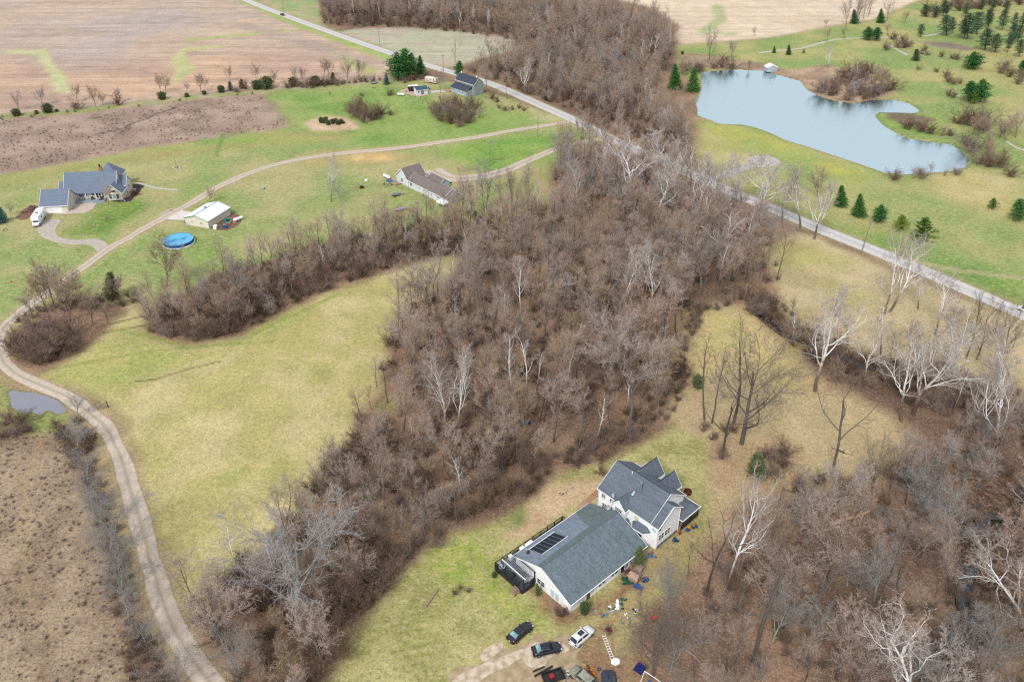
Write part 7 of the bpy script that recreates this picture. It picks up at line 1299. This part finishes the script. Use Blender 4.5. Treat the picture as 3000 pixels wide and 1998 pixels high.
# ---- two storey grey house, shed, trailers
Q0 = Vector((-18.3, 382.06)); QA = R_(-47.2)
Qh = thing('grey_house', 'two storey grey house with a dark roof beside the country road', 'house', (Q0.x, Q0.y, 0), QA)
gable(Qh, -13.6, 0, .6, 6.4, 5.4, 8.0, 'x', .3, T['grey_siding'], T['dark_roof']); r = MB(); r.slab([(-13.4, -3.2, 2.7), (-1.4, -3.2, 2.7), (-1.4, .55, 4.2), (-13.4, .55, 4.2)], .15); r.build('lean_to_roof', T['dark_roof'], Qh); b = MB(); b.box(-13, -1.8, -2.8, .55, 0, 2.8); b.build('lean_to_wall', T['blue_siding'], Qh)
for uc in (-11.8, -8.6, -5.6, -2.2): window(Qh, (0, .6), (1, 0), (0, -1), uc, 4.75, .6, .8, 1, 2)
for uc in (-11, -7, -4.5): window(Qh, (0, -2.8), (1, 0), (0, -1), uc, 1.5, .8, 1.0, 1, 2)
window(Qh, (0, 0), (0, 1), (1, 0), 3.5, 6.0, .5, .8, 1, 2); b = MB(); [b.tube([(x, 3.5, 7.9), (x, 3.5, 8.6)], .3, 8) for x in (-12.6, -1.4)]; b.build('chimney', T['white'], Qh)
b = MB(); b.box(-16.5, -13.1, -4.2, -1, 0, .5); b.box(-16.5, -13.1, -4.25, -4.15, .5, 1.3); b.build('side_deck', T['lumber'], Qh)
sp = at(1100+635/5.2275, 180+525/5.2275); sh = thing('garden_shed', 'small pale blue shed with a dark teal roof on a concrete slab', 'shed', sp, R_(25)); gable(sh, 0, 5.6, 0, 4.0, 2.4, 3.5, 'x', .25, T['pale_siding'], T['teal_roof']); window(sh, (0, 0), (1, 0), (0, -1), 2.8, 1.15, 1.4, 1.9, 3, 2, name='french_door'); window(sh, (0, 0), (1, 0), (0, -1), .9, 1.4, .5, .8, 1, 1)
o = thing('cargo_trailer', 'black boxy cargo trailer with a white roof behind the shed', 'trailer', at(1100+580/5.2275, 180+455/5.2275), R_(15)); b = MB(); b.box(-2.4, 2.4, -1.1, 1.1, .5, 2.5); b.build('body', T['black'], o, bevel=.08); b = MB(); b.box(-2.38, 2.38, -1.08, 1.08, 2.52, 2.6); b.build('roof', T['white'], o); b = MB(); [b.tube([(x, y-.1, .35), (x, y+.1, .35)], .35, 12) for x in (-.4, .4) for y in (-1.1, 1.1)]; b.build('wheels', T['rubber'], o)
o = thing('pickup_truck', 'dark pickup truck parked behind the shed', 'truck', at(1100+745/5.2275, 180+435/5.2275), R_(5)); b = MB(); b.box(-2.6, 2.6, -.95, .95, .5, 1.1); b.box(-2.6, -.3, -.95, -.85, 1.1, 1.4); b.box(-2.6, -.3, .85, .95, 1.1, 1.4); b.build('body', T['car_black'], o, bevel=.08); b = MB(); b.box(-.3, 1.4, -.85, .85, 1.1, 1.85); b.build('cab', T['car_glass'], o, bevel=.15); b = MB(); [b.tube([(x, y-.1, .38), (x, y+.1, .38)], .38, 12) for x in (-1.7, 1.7) for y in (-.95, .95)]; b.build('wheels', T['rubber'], o)
def camper(loc, rz, label):
    o = thing('travel_trailer', label, 'caravan', loc, rz); b = MB(); b.box(-3.4, 3.4, -1.15, 1.15, .5, 2.9); b.build('body', T['cream'], o, bevel=.2); b = MB(); b.box(-3.38, 3.38, -1.17, -1.155, 1.1, 1.3); b.build('stripe', T['brown'], o)
    for x in (-2, 0, 2): window(o, (0, -1.15), (1, 0), (0, -1), x, 2.0, .8, .6, 1, 1)
    b = MB(); [b.tube([(x, y-.1, .35), (x, y+.1, .35)], .35, 12) for x in (-.4, .5) for y in (-1.0, 1.0)]; b.build('wheels', T['rubber'], o)
camper(at(1265, 244), R_(-30), 'cream travel trailer parked behind the bare willow')
b = MB(); b.torus((0, 0, .5), 1.6, .08, 18, 5); b.tube([(0, 0, .45), (0, 0, .48)], 1.5, 18); [b.tube([(1.55*math.cos(t), 1.55*math.sin(t), 0), (1.55*math.cos(t), 1.55*math.sin(t), .5)], .04, 4) for t in (0, 1.57, 3.14, 4.71)]; single('trampoline', 'small grey trampoline at the edge of the far lawn', 'trampoline', b, T['grey'], at(1096, 245)); pile(at(1094, 259), 'dark brush and boards on the far lawn', ['brown', 'black'], 7, 1.2, s=.3, name='junk_heap', cat='junk')
pile(at(1192, 270), 'dark barbecue and boxes on the gravel by the shed', ['black', 'grey'], 4, .7, s=.4, name='machinery', cat='barbecue'); b = MB(); b.tube([(0, 0, 0), (0, 0, 2.4)], .05, 5); b.tube([(0, 0, 2.3), (0, 0, 2.8)], [.5, .05], 6); single('bird_house', 'white bird house on a pole on the far lawn', 'bird house', b, T['canvas'], at(1203, 312))
# pond shed and far details
sh = thing('pond_shelter', 'small white shelter on the far shore of the pond', 'shelter', at(2257, 209), R_(10)); gable(sh, -2.8, 2.8, -2, 2, 2.4, 3.6, 'y', .15, T['canvas'], T['white'])
b = MB(); b.tube([(0, 0, .0), (0, 0, .7)], .45, 12); b.ell((0, 0, .7), (.45, .45, .15), 10, 3, zmin=0); single('well_cap', 'grey green well cover on the lawn above the barn', 'cover', b, T['galv'], at(773, 555)); pile(at(518, 493), 'ring of white stones round a flag pole on the lawn', ['white', 'stone', 'black'], 18, 2.0, s=.3, name='stone_ring', cat='stones'); b = MB(); b.tube([(0, 0, 0), (0, 0, 4.2)], .06, 5); b.ell((0, 0, 4.25), (.1, .1, .1), 6, 4); single('flag_pole', 'thin pale pole standing in the stone ring on the lawn', 'pole', b, T['pole'], at(517, 492))
pile(at(12, 674), 'ring of dark mulch and white stones at the left edge of the lawn', ['brown', 'stone'], 12, 1.4, s=.25, name='stone_ring', cat='stones'); pile(at(30, 828), 'pair of boulders, one tan and one white, on the lawn by the drive', ['lumber', 'stone'], 3, .7, s=.7, name='boulders', cat='boulders')
cluster([tuple(at(x, y)[:2]) for x, y in ((942,360),(946,358),(950,361),(955,357),(975,363),(985,361),(990,366),(1000,362),(1006,363),(962,366))], 'rusty evergreen in the tan circle', 'evergreens in the tan circle', (1.2, 2.4), 1.0, ('ball0', 'ball1'), 5, 2)
# gate, poles, mailbox
o = thing('field_gate', 'open steel field gate beside the drive above the round meadow', 'gate', at(262, 1208), R_(25)); b = MB(); [b.tube([(0, 0, z), (3.6, 0, z)], .035, 5) for z in (.3, .6, .9, 1.2)]; [b.tube([(x, 0, .2), (x, 0, 1.25)], .035, 5) for x in (0, 1.2, 2.4, 3.6)]; b.build('rails', T['grey'], o); b = MB(); b.tube([(3.9, 0, 0), (3.9, 0, 1.9)], .1, 7); b.build('post', T['black_wood'], o)
def power_pole(x, y, label, h=10, arm=True, lean=0, lamp=False):
    o = thing('power_pole', label, 'utility pole', at(x, y), R_(30), 'utility poles'); b = MB(); b.tube([(0, 0, -.2), (lean*.5, 0, h*.5), (lean, 0, h)], [.17, .14, .11], 8); b.build('pole', T['pole'], o)
    if arm: b = MB(); b.box(lean-1.1, lean+1.1, -.06, .06, h-.9, h-.75); b.build('crossarm', T['pole'], o); b = MB(); [b.tube([(lean+k, 0, h-.75), (lean+k, 0, h-.55)], .05, 6) for k in (-1, 0, 1)]; b.build('insulators', T['grey'], o)
    if lamp: b = MB(); b.tube([(lean+.3, 0, h-1.8), (lean+.3, 0, h-.9)], .25, 8); b.build('transformer', T['canvas'], o)
    return o
power_pole(2524, 738, 'utility pole beside the road above the tan field', 10.5, lean=.9); power_pole(1434, 487, 'utility pole with a white transformer by the second driveway', 10, lean=.5, lamp=True); power_pole(965, 84, 'utility pole on the right of the road at the top', 10.5); power_pole(1113, 139, 'utility pole at the left end of the small pale field', 11); power_pole(831, 33, 'utility pole near the top edge by the road', 10, arm=False); power_pole(1722, 384, 'thin utility pole at the mouth of the long driveway', 10); power_pole(1575, 402, 'pale pole among the saplings by the long driveway', 9, arm=False); power_pole(1300, 218, 'utility pole behind the two storey house', 10)
o = thing('mailbox', 'black mailbox at the mouth of the long driveway', 'mailbox', at(1690, 369), .5); b = MB(); b.tube([(0, 0, 0), (0, 0, 1.1)], .09, 6); b.build('post', T['black'], o); b = MB(); b.box(-.45, .45, -.22, .22, 1.1, 1.55); b.build('box', T['black'], o, bevel=.08)
b = MB(); [b.box(x-.05, x+.05, -.05, .05, 0, 1.2) for x in (-6, -3, 0, 3, 6)]; [b.tube([(-6, 0, z), (6, 0, z)], .02, 4) for z in (.5, .9, 1.15)]; single('wire_fence', 'thin green wire fence on the lawn below the shed', 'fence', b, T['green'], at(1232, 290), R_(-30))
for x, y, l in ((2435, 695, 'small white sign by the road at the tan field'), (2548, 722, 'yellow marker on the verge across from the tan field')):
    b = MB(); b.tube([(0, 0, 0), (0, 0, .9)], .04, 5); b.box(-.25, .25, -.03, .03, .7, 1.1); single('roadside_marker', l, 'sign', b, T['white' if x < 2500 else 'yellow'], at(x, y), .4)

# ================================================================ VEHICLES
def wheel(parent, x, y, r=.34, w_=.22):
    b = MB(); s = 1 if y > 0 else -1; b.tube([(x, y-w_/2, r), (x, y+w_/2, r)], r, 20); wh = b.build('wheel', T['rubber'], parent); b = MB(); b.tube([(x, y+s*(w_/2-.02), r), (x, y+s*(w_/2+.012), r)], r*.66, 14); b.build('rim', T['rim'], wh)
def car(name, label, loc, rz, paint, suv=False, L=4.8, sunroof=False, rails=False, glass=None, group=None):
    o = thing(name, label, 'car', loc, rz, group); W = .93; hl = L/2
    if not suv: zr, wb, rf, rr_, rb = 1.44, .92, .30, -1.0, -1.82; belt = [(-hl, .62, .78), (-hl+.12, .90, .86), (-1.85, 1.02, .92), (-.8, .98, .93), (.9, .96, .93), (hl-.9, .86, .90), (hl-.25, .72, .82), (hl, .52, .66)]
    else: zr, wb, rf, rr_, rb = 1.68, .95, .35, -1.75, -2.18; belt = [(-hl, .66, .80), (-hl+.10, 1.05, .88), (-2.0, 1.10, .92), (-.8, 1.06, .94), (.95, 1.06, .94), (hl-.8, .98, .91), (hl-.22, .84, .84), (hl, .58, .68)]
    b = MB(); b.smooth = True; nR = 0; ring = []
    for (x, zt, hw) in belt:
        zb = .24; c = [(x, -hw*.90, zb), (x, -hw, zb+.18), (x, -hw*1.0, zb+(zt-zb)*.62), (x, -hw*.93, zt-.05), (x, -hw*.78, zt+.015), (x, 0, zt+.04), (x, hw*.78, zt+.015), (x, hw*.93, zt-.05), (x, hw, zb+(zt-zb)*.62), (x, hw, zb+.18), (x, hw*.9, zb)]
        nR = len(c); b.v += c
    for i in range(len(belt)-1):
        for j in range(nR): k = (j+1) % nR; b.f.append((i*nR+j, i*nR+k, (i+1)*nR+k, (i+1)*nR+j)); b.mi.append(0)
    b.f.append(tuple(range(nR))); b.f.append(tuple((len(belt)-1)*nR+j for j in range(nR))[::-1]); b.mi += [0, 0]; b.build('body', T[paint], o)
    zb = .98 if not suv else 1.08; q = .80; t = .62 if not suv else .68
    base = [(wb, -q*.97), (wb, q*.97), (rb, q*.93), (rb, -q*.93)]; top = [(rf, -t), (rf, t), (rr_, t*.97), (rr_, -t*.97)]
    b = MB(); b.v = [(x, y, zb-.06) for x, y in base]+[(x, y, zr-.03) for x, y in top]; b.f = [(0, 1, 5, 4), (1, 2, 6, 5), (2, 3, 7, 6), (3, 0, 4, 7)]; b.mi = [0]*4; b.poly([(rf, -t, zr-.03), (rf, t, zr-.03), (rr_, t*.97, zr-.03), (rr_, -t*.97, zr-.03)]); b.build('pillars', T[paint], o)
    b = MB(); nx_, ny_ = 6, 6; b.smooth = True
    for i in range(nx_+1):
        for j in range(ny_+1): u = i/nx_; v = j/ny_*2-1; b.v.append((rf+.04+(rr_-.04-rf-.04)*u, v*t*1.02, zr-.02+.05*(1-v*v)*(1-(2*u-1)**4*.6)))
    for i in range(nx_):
        for j in range(ny_): b.f.append((i*(ny_+1)+j, i*(ny_+1)+j+1, (i+1)*(ny_+1)+j+1, (i+1)*(ny_+1)+j)); b.mi.append(0)
    b.build('roof', T[paint], o)
    def pane(nm, quad, m, inset=.07, off=.018):
        P = [Vector(p) for p in quad]; c = sum(P, Vector())/4; nn = (P[1]-P[0]).cross(P[3]-P[0]).normalized(); 
        if nn.dot(c-Vector((-.4, 0, 1.1))) < 0: nn = -nn
        b = MB(); b.poly([p+(c-p)*inset+nn*off for p in P]); b.build(nm, T[m], o)
    g1 = glass or 'car_glass'; V = [(x, y, zb-.02) for x, y in base]+[(x, y, zr-.03) for x, y in top]
    pane('windscreen', [V[0], V[1], V[5], V[4]], 'car_glass' if not suv else 'car_glass', .05); pane('rear_window', [V[2], V[3], V[7], V[6]], g1, .08)
    for a, c_ in ((1, 2), (3, 0)):
        lo0, lo1, hi1, hi0 = Vector(V[a]), Vector(V[c_]), Vector(V[c_+4]), Vector(V[a+4]); mid = .5
        for (u0, u1) in ((.04, .47), (.52, .95)):
            pane('side_window', [lo0.lerp(lo1, u0), lo0.lerp(lo1, u1), hi0.lerp(hi1, u1), hi0.lerp(hi1, u0)], 'car_glass', .10)
        b = MB(); s = 1 if lo0.y > 0 else -1; b.tube([tuple(lo0.lerp(lo1, .03)+Vector((0, s*.03, 0))), tuple(hi0.lerp(hi1, .08)+Vector((0, s*.03, 0))), tuple(hi0.lerp(hi1, .9)+Vector((0, s*.03, 0))), tuple(lo0.lerp(lo1, .97)+Vector((0, s*.03, 0)))], .02, 4); b.build('window_trim', T['chrome'], o)
    wx = hl-.92
    for x in (wx, -wx-.02):
        for y in (-.84, .84): wheel(o, x, y, .34 if not suv else .37)
        for s in (-1, 1): b = MB(); b.box(-hl-.02, -hl+.22, s*.68-.18, s*.68+.18, .70 if not suv else .86, .86 if not suv else 1.06); b.build('tail_lamp', T['redlamp'], o, bevel=.03)
    for s in (-1, 1): b = MB(); b.box(hl-.34, hl-.03, s*.60-.17, s*.60+.17, .56, .73); b.build('headlamp', T['clearlamp'], o, bevel=.04)
    for s in (-1, 1): b = MB(); b.box(wb-.32, wb-.12, s*.95-.1, s*.95+.1, zb, zb+.14); b.build('mirror', T[paint], o, bevel=.03)
    b = MB(); b.box(-hl-.03, -hl, -.16, .16, .52, .64); b.build('number_plate', T['white'], o)
    if sunroof: b = MB(); b.box(-.85, .18, -.42, .42, zr+.035, zr+.045); b.build('sunroof', T['car_glass'], o)
    else: b = MB(); b.box(rr_+.15, rr_+.3, -.03, .03, zr+.01, zr+.08); b.build('roof_aerial', T['black'], o)
    if rails:
        for s in (-1, 1): b = MB(); b.tube([(rf-.1, s*t*.93, zr+.07), (rr_+.1, s*t*.93, zr+.07)], .022, 5); [b.tube([(x, s*t*.93, zr), (x, s*t*.93, zr+.07)], .02, 4) for x in (rf-.1, rr_+.1)]; b.build('roof_rail', T['chrome'], o)
    return o
def place(a, c, z=.5): A_, C_ = at(*a, z), at(*c, z); m = (A_+C_)/2; return Vector((m.x, m.y, 0)), math.atan2(C_.y-A_.y, C_.x-A_.x)
l_, r_ = place((1492, 1878), (1556, 1826)); car('parked_car', 'black saloon with a chrome window line parked on the grass edge, left of three cars', l_, r_, 'car_black', glass='car_glass2')
l_, r_ = place((1562, 1910), (1642, 1893)); car('parked_car', 'black saloon parked on the pale gravel, middle of three cars', l_, r_, 'car_black', glass='car_glass2', L=4.75)
l_, r_ = place((1674, 1890), (1735, 1838)); car('parked_car', 'white estate style off roader with a sunroof and roof rails', l_, r_, 'car_white', True, 4.65, True, True)
l_, r_ = place((2990, 902), (3030, 920)); car('parked_car', 'white car on the road cut by the right edge', l_, r_, 'car_white', False, 4.8)
l_, r_ = place((830, 46), (824, 42)); car('parked_car', 'tiny red car driving on the road at the top', l_, math.atan2(road_w[2][1]-road_w[3][1], road_w[2][0]-road_w[3][0]), 'rust', False, 4.6)
o = car('old_car', 'derelict algae stained car at the bottom edge', at(1705, 1992), R_(135), 'mosscar', True, 4.6)
# motorhome
def motorhome(loc, rz):
    o = thing('motorhome', 'white motorhome with a cab over bunk parked by the beige garage', 'motorhome', loc, rz); L = 8.8
    b = MB(); b.box(-L/2, L/2-2.2, -1.22, 1.22, .55, 3.15); b.build('body', T['white'], o, bevel=.12); b = MB(); b.v = [(L/2-2.3, -1.15, 2.0), (L/2-.7, -1.05, 2.05), (L/2-.7, 1.05, 2.05), (L/2-2.3, 1.15, 2.0), (L/2-2.3, -1.2, 3.15), (L/2-1.1, -1.1, 3.0), (L/2-1.1, 1.1, 3.0), (L/2-2.3, 1.2, 3.15)]; b.f = [(0, 3, 2, 1), (4, 5, 6, 7), (0, 1, 5, 4), (1, 2, 6, 5), (2, 3, 7, 6)]; b.mi = [0]*5; b.build('cab_over_bunk', T['white'], o)
    b = MB(); b.v = [(L/2-2.3, -1.0, .5), (L/2, -.95, .5), (L/2, .95, .5), (L/2-2.3, 1.0, .5), (L/2-2.3, -1.0, 2.0), (L/2-1.3, -.9, 2.0), (L/2-1.3, .9, 2.0), (L/2-2.3, 1.0, 2.0), (L/2-.95, -.95, 1.25), (L/2-.02, -.93, 1.1), (L/2-.02, .93, 1.1), (L/2-.95, .95, 1.25)]
    b.f = [(0, 1, 9, 8, 5, 4), (2, 3, 7, 6, 11, 10), (1, 2, 10, 9), (9, 10, 11, 8), (8, 11, 6, 5), (4, 5, 6, 7)]; b.mi = [0]*6; b.build('cab', T['white'], o)
    b = MB(); b.poly([(L/2-.97, -.82, 1.30), (L/2-.97, .82, 1.30), (L/2-1.24, .78, 1.93), (L/2-1.24, -.78, 1.93)]); b.build('windscreen', T['car_glass'], o)
    for x, s, w1 in ((-2.8, -1, .9), (-.8, -1, .7), (.9, -1, .8), (-2.5, 1, .9), (.6, 1, 1.1)): window(o, (0, 1.22*s), (1, 0), (0, s), x, 2.05, w1, .6, 1, 1)
    b = MB(); b.box(-1.9, -1.2, -1.25, -1.225, .7, 2.5); b.build('side_door', T['canvas'], o); b = MB(); b.box(-.4, .4, -.45, .45, 3.16, 3.42); b.build('air_conditioner', T['grey'], o, bevel=.06); b = MB(); [b.box(x, x+.4, y, y+.4, 3.155, 3.25) for x, y in ((-3.2, -.6), (-2.4, .4), (1.4, -.2))]; b.build('roof_hatch', T['canvas'], o)
    b = MB(); b.box(-L/2+.1, L/2-2.3, -1.235, -1.223, .95, 1.15); b.box(-L/2+.1, L/2-2.3, 1.223, 1.235, .95, 1.15); b.build('stripe', T['lblue'], o); b = MB(); b.box(L/2, L/2+.1, -.9, .9, .45, .65); b.build('bumper', T['grey'], o)
    for x in (-2.4, L/2-1.1):
        for y in (-1.0, 1.0): wheel(o, x, y, .4)
    for s in (-1, 1): b = MB(); b.box(L/2-.02, L/2+.04, s*.72-.15, s*.72+.15, .75, .95); b.build('headlamp', T['clearlamp'], o)
_a, _c = at(60+250/6.926, 460+1380/6.926, 1.5), at(60+430/6.926, 460+1100/6.926, 1.5); d = (_a-_c); m_ = (_a+_c)/2; motorhome(Vector((m_.x+.2, m_.y+.2, 0)), math.atan2(d.y, d.x))
